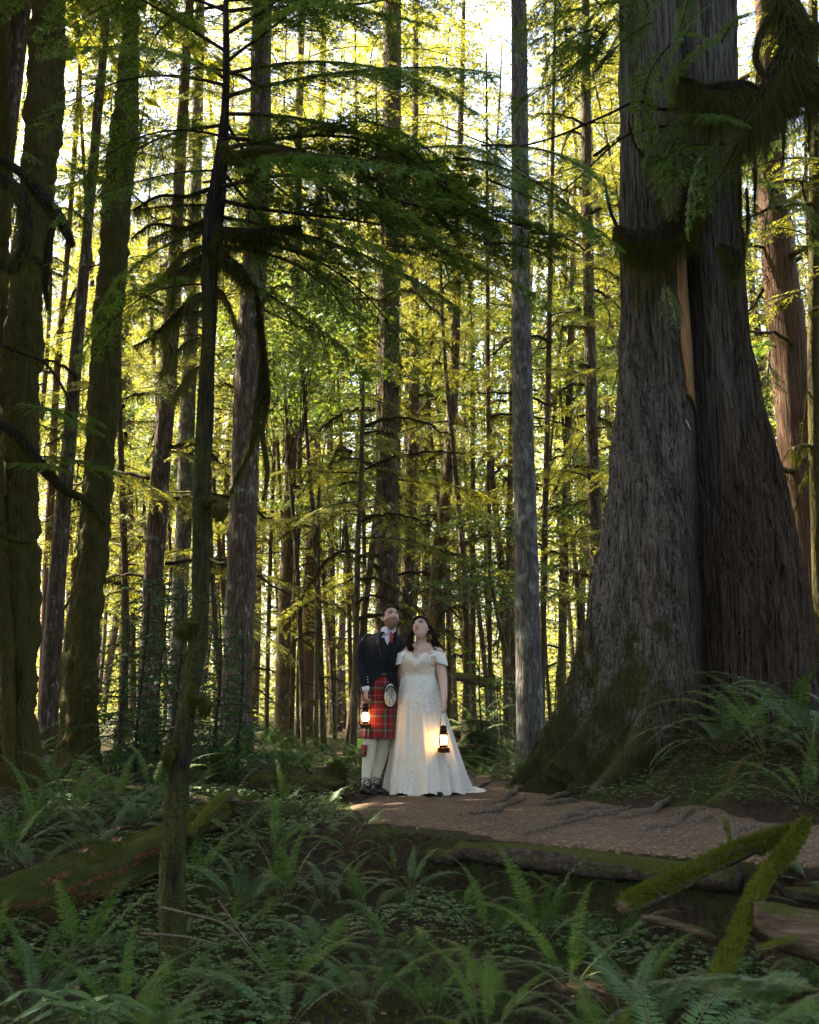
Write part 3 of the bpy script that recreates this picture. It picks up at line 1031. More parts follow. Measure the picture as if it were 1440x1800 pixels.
def limb(t, base, rows, d, n_fuzz, hang, seed, mat='bark_dark', moss='moss', name='limb', hi=0.07, depth=None, nh=None):
    """moss-hung limb drawn through photograph pixels at depth d (or one depth for each row)"""
    out = []
    for k, (u, v, hw) in enumerate(rows):
        dd = depth[k] if depth else d
        p = P(u, v, dd)
        out.append([p[0], p[1], p[2], hw * ppm(v, dd)])
    pr = crs(out, max(14, 5 * len(rows)))
    pr[:, :3] -= base
    mb = MB()
    tube_add(mb, pr, 9, 0, rough=0.5, freq=9, seed=seed)
    o = ob(name, mb.mesh(name, M[mat]), t)
    mm = MB()
    if n_fuzz:
        mm.add(*fuzz(pr, int(n_fuzz * 1.8), 0.012, hi, 0.5, seed))
    if hang:
        mm.add(*fuzz(pr, 3 * (nh or max(20, n_fuzz // 3)), hang * 0.1, hang, 0.93, seed + 5, True, 0.013))
    if mm.n:
        ob('moss', mm.mesh('moss', M[moss], smooth=False), o)
    return pr


rnd = random.Random(5)

# ---------------------------------------------------------------- trees one can tell apart
def big_trees():
    # mossy maples at the left edge
    t, l, b = build_trunk('maple_tree', [(-6, -40, 16), (2, 150, 17), (3, 250, 20), (-6, 400, 20), (-10, 600, 20), (-6, 800, 22), (0, 1000, 22), (2, 1200, 22), (4, 1390, 26)], 11.6, M['bark_moss'],
                          'mossy maple trunk cut off by the picture edge, growing close against a second mossy trunk', top=17, rough=0.55, freq=2.4, fine=0.05)
    moss_coat(t, l, 3500, 1)
    crown_on(t, l, 'shade', 11, 0, 0.9)
    t, l, b = build_trunk('maple_tree', [(88, -40, 26), (85, 0, 27), (82, 120, 28), (75, 200, 30), (70, 300, 26), (60, 400, 25), (50, 500, 27), (42, 620, 31), (36, 720, 32), (38, 800, 28), (36, 900, 29), (33, 1000, 30), (30, 1200, 29), (28, 1320, 30), (26, 1395, 35)],
                          11.0, M['bark_moss'], 'thick mossy maple trunk that leans and swells, bright sky behind its upper half', top=17, rough=0.5, freq=2.6, n=28, fine=0.06)
    moss_coat(t, l, 16000, 2, 0.02, 0.08)
    crown_on(t, l, 'shade', 12.5, 1, 1.2, 1.0)
    limb(t, b, [(45, 1395, 10), (20, 1340, 12), (12, 1200, 14), (5, 1000, 14), (-10, 800, 12)], 10.8, 700, 0.1, 31, 'bark_moss', name='stem')
    # hanging mossy limbs at the left edge, reaching over from these maples
    limb(t, b, [(-30, 262, 6), (10, 285, 8), (45, 312, 9), (75, 345, 11), (98, 375, 12), (115, 405, 10), (128, 432, 6)], 9.4, 900, 0.32, 32)
    limb(t, b, [(-30, 300, 10), (10, 318, 12), (35, 345, 14), (48, 390, 13), (40, 440, 12), (15, 480, 10)], 9.2, 1100, 0.42, 33, moss='moss_hang')
    limb(t, b, [(98, 375, 5), (85, 440, 7), (80, 500, 6), (84, 545, 3)], 9.3, 400, 0.3, 34)
    limb(t, b, [(-30, 440, 6), (10, 470, 8), (50, 450, 7), (90, 480, 5)], 9.5, 500, 0.35, 35, moss='moss_hang')
    limb(t, b, [(-20, 735, 8), (30, 765, 9), (70, 815, 10), (110, 858, 9), (150, 880, 6), (190, 925, 3)], 9.2, 700, 0.22, 36)
    limb(t, b, [(-20, 600, 3), (40, 620, 4), (80, 640, 3), (115, 690, 2), (128, 740, 1.5)], 9.4, 200, 0.12, 37)
    limb(t, b, [(-10, 930, 4), (25, 950, 4), (55, 955, 2)], 9.8, 150, 0.15, 38)
    for k in range(7):
        az = rnd.uniform(-1.0, 0.6)
        bough(t, b, P(rnd.uniform(-20, 70), rnd.uniform(690, 830), 9.3), az, rnd.uniform(-0.3, 0.1), rnd.uniform(0.5, 0.9), rnd.randrange(3))
    for k in range(6):
        bough(t, b, P(rnd.uniform(-10, 110), rnd.uniform(150, 460), 9.6), rnd.uniform(-1.0, 1.0), rnd.uniform(-0.4, 0.1), rnd.uniform(0.4, 0.8), rnd.randrange(3))

    t, l, b = build_trunk('maple_tree', [(236, -40, 12), (230, 40, 14), (228, 100, 15), (220, 200, 21), (211, 300, 25), (204, 400, 24), (195, 480, 24), (187, 590, 26), (180, 700, 25), (175, 790, 24), (166, 900, 26), (156, 1000, 29), (147, 1100, 29), (141, 1200, 32), (138, 1340, 33)],
                          13.0, M['bark_moss'], 'tall curving maple trunk coated in brown and green moss, alone between paler trunks', top=18, rough=0.45, freq=2.6, n=28, fine=0.06)
    moss_coat(t, l, 16000, 3, 0.02, 0.08)
    crown_on(t, l, 'shade', 13.5, 1, 1.2, 2.0)
    limb(t, b, [(140, 1345, 12), (118, 1352, 14), (95, 1368, 12), (70, 1392, 9)], 12.4, 500, 0.05, 41, 'bark_moss', name='root')
    for k, (u, v) in enumerate([(150, 970), (165, 975), (188, 965), (180, 950), (130, 1085), (150, 1100), (120, 1120), (128, 1135), (170, 1120)]):   # a climber's leaves on the trunk
        pass

    # young hemlock in front
    t, l, b = build_trunk('young_hemlock', [(400, -60, 3.5), (398, 0, 4.5), (397, 150, 6), (394, 230, 8), (386, 300, 12), (378, 370, 17), (370, 430, 14), (368, 500, 12), (366, 600, 12), (362, 700, 14), (357, 800, 14), (355, 900, 14), (354, 1000, 14), (351, 1090, 15), (345, 1150, 15),
                                            (336, 1210, 15), (322, 1290, 17), (313, 1380, 19), (306, 1480, 20), (303, 1590, 21), (308, 1700, 22)], 5.9, M['bark_dark'],
                          'slim dark young hemlock with moss knobs, standing alone in the ferns with wide needled branches', top=6.6, rough=0.5, freq=9, n=22, flare=0.25)
    moss_coat(t, l, 5000, 4, 0.008, 0.03, 0.4)
    for k, (u, v, w, h) in enumerate([(385, 895, 15, 26), (322, 1108, 13, 18), (296, 1330, 12, 26), (360, 1240, 10, 22)]):
        limb(t, b, [(float(np.interp(v, [700, 900, 1090, 1210, 1290, 1380], [362, 355, 351, 336, 322, 313])), v - h * 0.6, 4), (u, v - h * 0.5, w * 0.7), (u + 1, v, w), (u + 1, v + h * 0.8, w * 0.45)], 5.86, 500, 0.07, 50 + k, 'bark_moss', name='moss_knob', hi=0.035)
    limb(t, b, [(392, 285, 5), (430, 268, 8), (465, 264, 8), (500, 268, 7), (545, 280, 4), (610, 285, 2), (700, 270, 1.5)], 5.8, 900, 0.16, 60, depth=[5.9, 5.8, 5.7, 5.65, 5.6, 5.55, 5.5])
    limb(t, b, [(380, 405, 8), (420, 412, 12), (460, 414, 13), (490, 405, 8), (530, 400, 3)], 5.8, 1000, 0.2, 61)
    limb(t, b, [(375, 420, 8), (400, 460, 12), (425, 480, 9), (440, 500, 4)], 5.85, 500, 0.16, 62)
    limb(t, b, [(392, 250, 4), (440, 300, 6), (480, 330, 3)], 5.7, 400, 0.18, 63)
    limb(t, b, [(375, 330, 4), (330, 345, 3.5), (280, 345, 3), (235, 370, 2)], 5.9, 260, 0.10, 64)
    limb(t, b, [(372, 380, 4), (330, 400, 4), (270, 395, 2.5), (230, 420, 1.5)], 5.9, 260, 0.14, 65)
    limb(t, b, [(365, 520, 4), (320, 545, 4), (270, 590, 3), (235, 610, 2)], 6.0, 260, 0.14, 66)
    limb(t, b, [(372, 440, 4), (330, 470, 6), (310, 490, 5), (300, 540, 3)], 6.0, 400, 0.22, 67, moss='moss_hang')
    # thin dead twigs veiled with grey-green lichen on the shaded side
    for k, (u, v, du, dv) in enumerate([(372, 395, -110, 25), (370, 430, -90, 60), (368, 470, -120, 40), (366, 510, -80, 90), (370, 360, -140, 10), (366, 545, -100, 50), (364, 590, -85, 70), (372, 450, 60, 50), (370, 500, 50, 80), (364, 640, -60, 60)]):
        limb(t, b, [(u, v, 2.6), (u + du * 0.5, v + dv * 0.25, 2.2), (u + du, v + dv, 1.0)], 5.95, 260, 0.2, 120 + k, moss='moss_hang', name='lichen_branch', hi=0.05, nh=170, depth=[5.9, 6.0 + 0.1 * (k % 3), 6.1 + 0.2 * (k % 3)])
    # long mossy ropes hanging at its far side
    limb(t, b, [(448, 500, 4), (462, 600, 5), (470, 690, 6), (462, 760, 5), (470, 830, 4), (462, 880, 2)], 6.4, 600, 0.10, 68)
    limb(t, b, [(455, 560, 5), (462, 640, 6), (452, 730, 6), (440, 790, 5), (418, 835, 3), (405, 870, 1.5)], 6.4, 600, 0.09, 69)
    # needled boughs: (pixel on the trunk, azimuth: 0 right, lift, length)
    spec = [(398, 20, -0.1, 0.25, 1.5), (398, 20, 2.9, 0.3, 1.2), (398, 60, -0.5, 0.15, 1.5), (397, 90, 3.4, 0.15, 1.35), (397, 130, 0.15, 0.15, 1.65), (397, 150, 3.05, 0.2, 1.25),
            (396, 170, -0.35, 0.05, 1.6), (395, 200, 0.3, -0.02, 1.7), (395, 220, 2.75, 0.0, 1.2), (392, 240, -0.15, -0.05, 1.7), (390, 262, 0.12, -0.1, 1.75), (388, 285, -0.5, -0.12, 1.45),
            (386, 300, 3.5, -0.15, 1.0), (384, 330, -0.3, -0.2, 1.5), (380, 350, 0.25, -0.2, 1.6), (378, 380, -0.05, -0.25, 1.5), (374, 410, 0.4, -0.3, 1.45), (372, 430, -0.45, -0.3, 1.3),
            (370, 460, 0.1, -0.35, 1.2), (372, 400, 2.9, -0.25, 0.9), (368, 500, 3.3, -0.3, 0.8), (398, 0, 0.4, 0.3, 1.4), (398, -20, 3.3, 0.35, 1.2), (398, -30, -0.3, 0.35, 1.5), (399, -50, 0.1, 0.4, 1.4),
            (397, 110, -1.0, 0.1, 1.1), (395, 210, 1.1, 0.0, 1.3), (390, 300, 1.0, -0.1, 1.3), (398, 10, 2.4, 0.25, 1.2), (397, 140, 3.9, 0.1, 1.0), (394, 240, 3.2, -0.1, 1.0)]
    for k, (u, v, az, li, L) in enumerate(spec):
        bough(t, b, P(u, v, 5.9), az, li, L * rnd.uniform(0.92, 1.08), (0, 3, 4)[k % 3] if L > 1.3 else 1, rnd.uniform(-0.5, 0.5))
    # sprays that carry the foliage on past the bough tips
    for k in range(24):
        u, v = rnd.uniform(520, 860), rnd.gauss(330, 90)
        v = min(max(v, 120), 500)
        bough(t, b, P(u, v, 5.6 + rnd.uniform(-0.3, 0.5)), rnd.uniform(-0.7, 0.7), rnd.uniform(-0.35, 0.05), rnd.uniform(0.5, 0.95), (1, 2, 5)[k % 3], rnd.uniform(-0.6, 0.6))

    # grey lichened trunk
    t, l, b = build_trunk('fir_tree', [(911, -40, 12.5), (912, 0, 13.5), (914, 200, 14.5), (915, 400, 15.5), (917, 600, 17), (921, 800, 19), (926, 1000, 20.5), (930, 1200, 23), (932, 1240, 24)], 14.6, M['bark_grey'],
                          'straight pale grey trunk with lichen patches, standing alone beside the path bend', top=30, rough=0.10, freq=6, n=28)
    crown_on(t, l, 'shade', 15, 0, 1.0, 0.4)
    dead_on(t, l, rnd, 3, 7.5, 9.5, 0.5)
    # centre trunk behind the couple
    t, l, b = build_trunk('fir_tree', [(690, -40, 15), (688, 300, 17), (684, 520, 19), (682, 700, 19), (680, 900, 20), (680, 1100, 20.5), (680, 1290, 22)], 21.0, M['bark_fir'],
                          'straight brown fir trunk rising directly behind the heads of the couple', top=34, rough=0.14, n=24)
    crown_on(t, l, 'tall', 13, 0, 1.1, 1.0)
    dead_on(t, l, rnd, 5, 5, 12, 0.9)
    boughs_on(t, l, 22, 4.5, 18, 1.6, 2.8)
    t, l, b = build_trunk('fir_tree', [(694, 300, 7), (694, 600, 8), (694, 900, 8), (695, 1290, 9)], 27.0, M['bark_red'], 'thin reddish trunk half hidden behind the brown centre trunk', top=24, rough=0.1)
    crown_on(t, l, 'tall', 13, 1, 0.9, 2.0)
    t, l, b = build_trunk('fir_tree', [(730, 200, 6), (729, 500, 8), (728, 700, 9.5), (722, 900, 11), (716, 1020, 12), (711, 1100, 13), (708, 1290, 14)], 26.0, M['bark_fir'],
                          'sun-edged slim trunk between the two heads of the couple', top=30, rough=0.12)
    crown_on(t, l, 'tall', 13, 2, 0.95, 2.2)
    dead_on(t, l, rnd, 5, 3, 10, 1.0)
    boughs_on(t, l, 22, 4, 18, 1.8, 3.0)
    t, l, b = build_trunk('fir_tree', [(806, 350, 6), (803, 500, 8), (797, 680, 9), (789, 800, 10), (782, 890, 11), (774, 970, 13), (768, 1080, 15), (762, 1290, 17)], 23.0, M['bark_slim'],
                          'crooked leaning trunk with many drooping mossy branches beyond the bride', top=18, rough=0.25)
    dead_on(t, l, rnd, 18, 2.0, 11, 1.05)
    boughs_on(t, l, 20, 5, 18, 1.6, 2.6)
    crown_on(t, l, 'under', 10, 1, 0.9)
    # tall fir left of centre
    t, l, b = build_trunk('fir_tree', [(462, -40, 16), (456, 300, 20), (446, 500, 22), (438, 620, 24), (432, 800, 24.5), (424, 1000, 25), (417, 1200, 27), (414, 1300, 29)], 17.0, M['bark_fir'],
                          'broad rough-barked fir trunk behind the slim dark young hemlock', top=32, rough=0.13, freq=5, n=28)
    crown_on(t, l, 'shade', 15.5, 1, 0.95, 0.5)
    dead_on(t, l, rnd, 5, 6, 11, 0.9)
    boughs_on(t, l, 12, 6.5, 15, 1.4, 2.4)
    t, l, b = build_trunk('fir_tree', [(352, 0, 8), (345, 300, 10), (340, 500, 11), (332, 660, 13), (324, 900, 14), (316, 1060, 14.5), (310, 1300, 16)], 21.5, M['bark_grey'],
                          'pale straight trunk just beside the slim dark young hemlock stem', top=28, rough=0.12)
    crown_on(t, l, 'tall', 13, 0, 1.0, 2.5)
    dead_on(t, l, rnd, 6, 4, 12, 0.9)
    boughs_on(t, l, 22, 4, 18, 1.6, 2.8)
    t, l, b = build_trunk('fir_tree', [(316, 300, 10), (306, 500, 13), (295, 680, 15), (285, 800, 16), (274, 950, 17), (266, 1080, 18), (258, 1300, 21)], 19.5, M['bark_fir'],
                          'brown trunk with long drooping moss-covered branches beside the curving maple', top=28, rough=0.15)
    crown_on(t, l, 'tall', 12.5, 1, 1.0, 3.1)
    dead_on(t, l, rnd, 14, 2.5, 9, 1.15)
    boughs_on(t, l, 20, 5, 18, 1.4, 2.6)
    for k, (uu, rr, dd, lab, mt) in enumerate([((150, 133, 118, 102, 90, 80), 15, 17.5, 'leaning grey-brown trunk seen between two mossy maple trunks', 'bark_fir'), ((118, 101, 92, 84, 78, 74), 8, 22, 'thin red-brown trunk leaning beside the thick mossy maple', 'bark_red')]):
        t, l, b = build_trunk('fir_tree', [(uu[i], vv, rr * ff) for i, (vv, ff) in enumerate(((450, 0.6), (640, 0.75), (820, 0.85), (1000, 1.0), (1180, 1.1), (1350, 1.2)))], dd, M[mt], lab, top=24, rough=0.15)
        crown_on(t, l, 'tall', 12, k, 0.9, k)
        dead_on(t, l, rnd, 5, 4, 10, 0.8)
        boughs_on(t, l, 20, 4, 18, 1.4, 2.4)
    # twin dark trunks left of the couple
    t, l, b = build_trunk('fir_tree', [(524, 300, 7), (521, 600, 9), (512, 800, 10), (506, 950, 11), (500, 1100, 12), (494, 1300, 13)], 24, M['bark_slim'], 'dark trunk, larger of a close pair, with bright leaves around its upper part', top=26, rough=0.15)
    crown_on(t, l, 'tall', 13, 2, 1.0, 1.4)
    dead_on(t, l, rnd, 6, 4, 11, 0.9)
    boughs_on(t, l, 22, 4, 18, 1.8, 3.0)
    t, l, b = build_trunk('fir_tree', [(528, 700, 4), (526, 850, 4.5), (521, 1000, 5), (515, 1150, 5.5), (510, 1300, 6)], 24.5, M['bark_slim'], 'thin dark stem, smaller of a close pair of trunks', top=11, rough=0.2)
    crown_on(t, l, 'under', 4.5, 2, 0.75, 0.2)
    t, l, b = build_trunk('cedar_tree', [(556, 600, 9), (553, 800, 10), (547, 1000, 12), (540, 1150, 13), (535, 1300, 15)], 30, M['bark_red'], 'reddish fibrous trunk behind a thin sunlit dead stem', top=28, rough=0.12)
    crown_on(t, l, 'far', 12, 0, 0.8, 1.1)
    t, l, b = build_trunk('dead_stem', [(560, 930, 3), (559, 1050, 3.5), (557, 1180, 4), (555, 1300, 4.5)], 20, M['bark_slim'], 'thin sunlit dead stem with short curved mossy branches', top=5.2, rough=0.25)
    dead_on(t, l, rnd, 9, 0.8, 4.8, 0.55)
    t, l, b = build_trunk('slender_tree', [(634, 860, 4), (629, 970, 5), (626, 1130, 5.5), (621, 1290, 6.5)], 19, M['bark_slim'], 'slender brown stem beside the kilted person, mossy branches spreading near its top', top=6.5, rough=0.2)
    dead_on(t, l, rnd, 12, 2.2, 5.8, 0.95)
    boughs_on(t, l, 9, 3.5, 6.3, 1.2, 2.2)
    crown_on(t, l, 'under', 4.2, 0, 0.45)
    # trunks at the right
    t, l, b = build_trunk('fir_tree', [(1029, -40, 7), (1030, 200, 9), (1033, 400, 9.5), (1037, 600, 10), (1042, 800, 10.5), (1047, 950, 11.5), (1050, 1150, 13), (1052, 1300, 14)], 22, M['bark_fir'],
                          'sunlit trunk with mossy branches just beside the great split cedar', top=30, rough=0.13)
    dead_on(t, l, rnd, 22, 2.5, 13, 0.9)
    boughs_on(t, l, 32, 3.5, 19, 1.8, 3.2)
    crown_on(t, l, 'tall', 14, 1, 1.0)
    t, l, b = build_trunk('cedar_tree', [(1345, -40, 18), (1350, 250, 22), (1366, 430, 28), (1382, 560, 31), (1392, 680, 32), (1402, 820, 32), (1414, 1000, 34), (1428, 1250, 40)], 17.5, M['bark_red'],
                          'reddish cedar trunk behind the great split cedar, catching sun on one side', top=30, rough=0.12, freq=7, n=28)
    crown_on(t, l, 'shade', 15, 0, 0.8, 0.5)
    dead_on(t, l, rnd, 20, 2.5, 11, 1.2)
    for k in range(12):
        bough(t, b, P(rnd.uniform(1320, 1440), rnd.uniform(180, 820), 16.2), rnd.uniform(2.4, 5.4), rnd.uniform(-0.8, 0.0), rnd.uniform(0.9, 1.5), rnd.randrange(6), rnd.uniform(-0.6, 0.6))
    t, l, b = build_trunk('fir_tree', [(1432, 300, 9), (1430, 600, 10), (1432, 800, 10), (1438, 1000, 11), (1444, 1250, 12)], 16.2, M['bark_moss'], 'thin mossy trunk at the outer side of the reddish cedar', top=24, rough=0.2)
    dead_on(t, l, rnd, 8, 3, 10, 0.9)
    crown_on(t, l, 'tall', 6, 2, 0.8)
    for k, (u, hw, d, lab) in enumerate([(890, 6, 25, 'thin trunk close beside the pale grey lichened trunk'), (862, 4, 22, 'very thin stem near the pale grey lichened trunk'), (952, 6, 21, 'thin warm-brown trunk hugging the pale grey lichened trunk'),
                                         (832, 5, 28, 'thin straight stem in the bright gap beyond the bride'), (218, 8, 30, 'thin trunk of a close sunlit pair in the bright gap beside the curving maple'), (234, 7, 31, 'second thin trunk of the sunlit pair beside the curving maple'),
                                         (645, 4, 26, 'very thin stem in the bright gap beside the kilted person'), (585, 7, 34, 'thin trunk in the golden gap between dead stem and kilted person'), (468, 4, 26, 'very thin stem in the golden gap beside the broad fir'), (985, 8, 27, 'dark thin trunk in front of the low flank of the great cedar'),
                                         (748, 8, 33, 'thin trunk right behind the head of the bride')]):
        le = rnd.uniform(-12, 18)
        t, l, b = build_trunk('slender_tree', [(u + le, 700, hw * 0.8), (u + le * 0.4, 1000, hw * 0.92), (u, 1300, hw)], d, M['bark_slim'], lab, top=rnd.uniform(12, 20), rough=0.2)
        dead_on(t, l, rnd, 7, 2, 8, 0.8)
        boughs_on(t, l, 9, 3, 12, 1.4, 2.4)
        crown_on(t, l, 'under', rnd.uniform(8, 10), k, 0.7, k * 1.0)


big_trees()


def cedar_limbs():
    t, b = cedar, CEDAR_BASE
    d = 11.45
    limb(t, b, [(1218, 285, 12), (1216, 320, 15), (1206, 370, 18), (1188, 405, 24), (1158, 425, 26), (1122, 425, 24), (1092, 412, 14), (1083, 398, 6)], d, 3800, 0.50, 80, hi=0.08, nh=2200)
    limb(t, b, [(1086, 402, 4), (1073, 370, 3), (1066, 335, 2), (1062, 308, 1.2)], d, 60, 0.15, 81, hi=0.03)
    limb(t, b, [(1345, 175, 10), (1315, 160, 16), (1280, 158, 18), (1245, 165, 18), (1212, 152, 14), (1192, 140, 7)], d - 0.1, 2600, 0.7, 82, hi=0.08, nh=2000, moss='moss_hang')
    limb(t, b, [(1300, 240, 9), (1330, 190, 12), (1362, 140, 20), (1392, 95, 26), (1400, 50, 26), (1385, 10, 20), (1360, -30, 14)], d - 0.5, 3600, 0.8, 83, hi=0.08, nh=2600, moss='moss_hang')
    limb(t, b, [(1470, 150, 16), (1430, 135, 18), (1395, 120, 18), (1365, 150, 14), (1340, 160, 9)], d - 0.5, 2000, 0.8, 84, hi=0.08, nh=1500, moss='moss_hang')
    limb(t, b, [(1470, 40, 12), (1430, 60, 14), (1400, 70, 12)], d - 0.6, 900, 0.5, 85, moss='moss_hang')
    limb(t, b, [(1395, 20, 6), (1360, 30, 7), (1335, 65, 7), (1330, 110, 6), (1352, 145, 5)], d - 0.4, 900, 0.4, 86, moss='moss_hang')
    limb(t, b, [(1205, 190, 3), (1180, 192, 3.5), (1150, 190, 3), (1120, 178, 2.4), (1060, 205, 2), (960, 246, 1.8), (880, 258, 1.4), (800, 230, 1.1), (755, 212, 0.8)], d, 120, 0.06, 87, hi=0.03)
    limb(t, b, [(1215, 215, 2.5), (1150, 225, 2.2), (1090, 245, 2), (1020, 310, 1.6), (960, 358, 1.3), (880, 402, 0.9)], d + 0.2, 90, 0.05, 88, hi=0.03)
    limb(t, b, [(1175, 305, 3), (1150, 285, 3), (1120, 260, 2.4), (1105, 215, 1.6)], d, 120, 0.12, 89, hi=0.03)
    limb(t, b, [(1215, 310, 3), (1180, 300, 3), (1158, 280, 9), (1140, 288, 6), (1122, 262, 2)], d - 0.05, 260, 0.18, 90, hi=0.05)
    limb(t, b, [(1300, 200, 4), (1310, 230, 4), (1330, 190, 3), (1400, 130, 2)], d - 0.3, 150, 0.3, 91)
    limb(t, b, [(1262, 430, 6), (1275, 440, 12), (1288, 455, 16), (1292, 490, 9)], d + 0.05, 1100, 0.28, 92, moss='moss_hang')
    for k, (u, v, L) in enumerate([(1298, 300, 0.55), (1312, 330, 0.6), (1285, 250, 0.5), (1325, 260, 0.7), (1245, 190, 0.4), (1210, 175, 0.5), (1345, 190, 0.6), (1120, 500, 0.25), (1135, 455, 0.3), (1155, 300, 0.45), (1182, 230, 0.5), (1265, 200, 0.6), (1420, 170, 0.6), (1375, 190, 0.6), (1305, 400, 0.5)]):
        limb(t, b, [(u, v, 2), (u + 3, v + L * 80, 3), (u + 1, v + L * 160, 1)], d - 0.05, 260, L * 0.4, 100 + k, moss='moss_hang', name='hanging_moss', hi=0.07, nh=160)
    # drooping needled sprays over the upper trunk
    for k in range(46):
        g = rnd.random()
        if g < 0.5:
            u, v = rnd.uniform(985, 1105), rnd.uniform(-40, 170)
        elif g < 0.85:
            u, v = rnd.uniform(1130, 1330), rnd.uniform(-40, 110)
        else:
            u, v = rnd.uniform(1190, 1300), rnd.uniform(190, 260)
        bough(t, b, P(u, v, d - rnd.uniform(0, 0.8)), rnd.uniform(1.8, 5.2), rnd.uniform(-0.9, -0.2), rnd.uniform(0.6, 1.15), rnd.randrange(6), rnd.uniform(-0.6, 0.6))
    for u, v in ((1165, 490), (1180, 505), (1352, 640), (1340, 300), (1360, 330), (1330, 360)):
        bough(t, b, P(u, v, d - 0.1), rnd.uniform(0, 6), -1.1, 0.5, 2)
    # its own high crown
    for k in range(3):
        ob('crown', CROWN['shade'][k % 2], cedar, (0, 0, 11.5 + 5 * k), (0, 0, 2.0 * k), (1.15 - 0.25 * k, 1.15 - 0.25 * k, 0.7))
    # moss pads on the lower left flank
    r = np.random.default_rng(77)
    n = 9000
    ph = r.uniform(-3.2, -0.2, n)
    z = np.abs(r.normal(0.2, 1.5, n)) + 0.02
    keep = fbm(ph * 2.2, z * 0.8, 3.0, 3) + 0.25 * (ph < -2.0) - 0.12 * z > -0.02
    ph, z = ph[keep], z[keep]
    o = cedar_surface(ph, z) - b
    nn = nrm(np.stack([np.cos(ph), np.sin(ph), 0.1 + 0 * ph], 1))
    dd = nrm(nn * 0.6 + np.array([0, 0, -0.6]) + r.normal(0, 0.3, nn.shape))
    L = r.uniform(0.012, 0.045, len(ph))
    v, q = diamonds(o, dd, nrm(r.normal(0, 1, nn.shape) + nn), L, L * 0.3)
    ob('moss', MB().add(v, q).mesh('moss', M['moss'], smooth=False), cedar)


cedar_limbs()

# ---------------------------------------------------------------- understory, sunlit wood, far wood, trees outside the picture
def small_tree(name, x, y, h, r0, mat, label, group, crown, cz, csc, ndead=0, lean=0.0, i=0, szz=None, cat='tree'):
    g = float(gz(x, y))
    t_ = thing(name, (x, y, g), label, cat, group)
    k = np.linspace(0, 1, 16)
    le = rnd.uniform(-1, 1) * lean
    l = np.stack([le * k ** 1.3 * h + 0.02 * h * np.sin(k * 5 + x), 0.01 * h * np.sin(k * 4 + y), -0.3 + (h + 0.3) * k, r0 * (1 - 0.85 * k) * (1 + 0.35 * np.exp(-k * 30)) + 0.004], 1)
    mb = MB()
    tube_add(mb, l, 9, rough=0.2, freq=5, seed=x * 3.1)
    ob('trunk', mb.mesh('trunk', mat), t_)
    if crown:
        crown_on(t_, l, crown, cz, i, csc, rnd.uniform(0, 6.28), szz)
    if ndead:
        dead_on(t_, l, rnd, ndead, min(1.2, h * 0.2), min(h * 0.75, 9), rnd.uniform(0.6, 1.1))
    return t_, l


MARKS = [(-40, 'the cut-off mossy maple'), (30, 'the thick leaning maple'), (150, 'the curving maple'), (268, 'the moss-branched brown trunk'), (322, 'the pale straight trunk'), (424, 'the broad rough fir'), (500, 'the dark twin trunks'), (545, 'the reddish fibrous trunk'),
         (625, 'the slender mossy-topped stem'), (680, 'the brown centre trunk'), (772, 'the crooked leaning trunk'), (930, 'the pale grey lichened trunk'), (1046, 'the sunlit mossy-branched trunk'), (1300, 'the great split cedar'), (1405, 'the reddish cedar'), (1480, 'the thin outer mossy trunk')]


def gap_label(lead, x, y):
    u = 720 + x / y * FPX
    a = max([m_ for m_ in MARKS if m_[0] <= u] or [MARKS[0]])
    b = min([m_ for m_ in MARKS if m_[0] > u] or [MARKS[-1]])
    return f'{lead} between {a[1]} and {b[1]}'.replace(' and the ', ' and ').replace('between the ', 'between ')


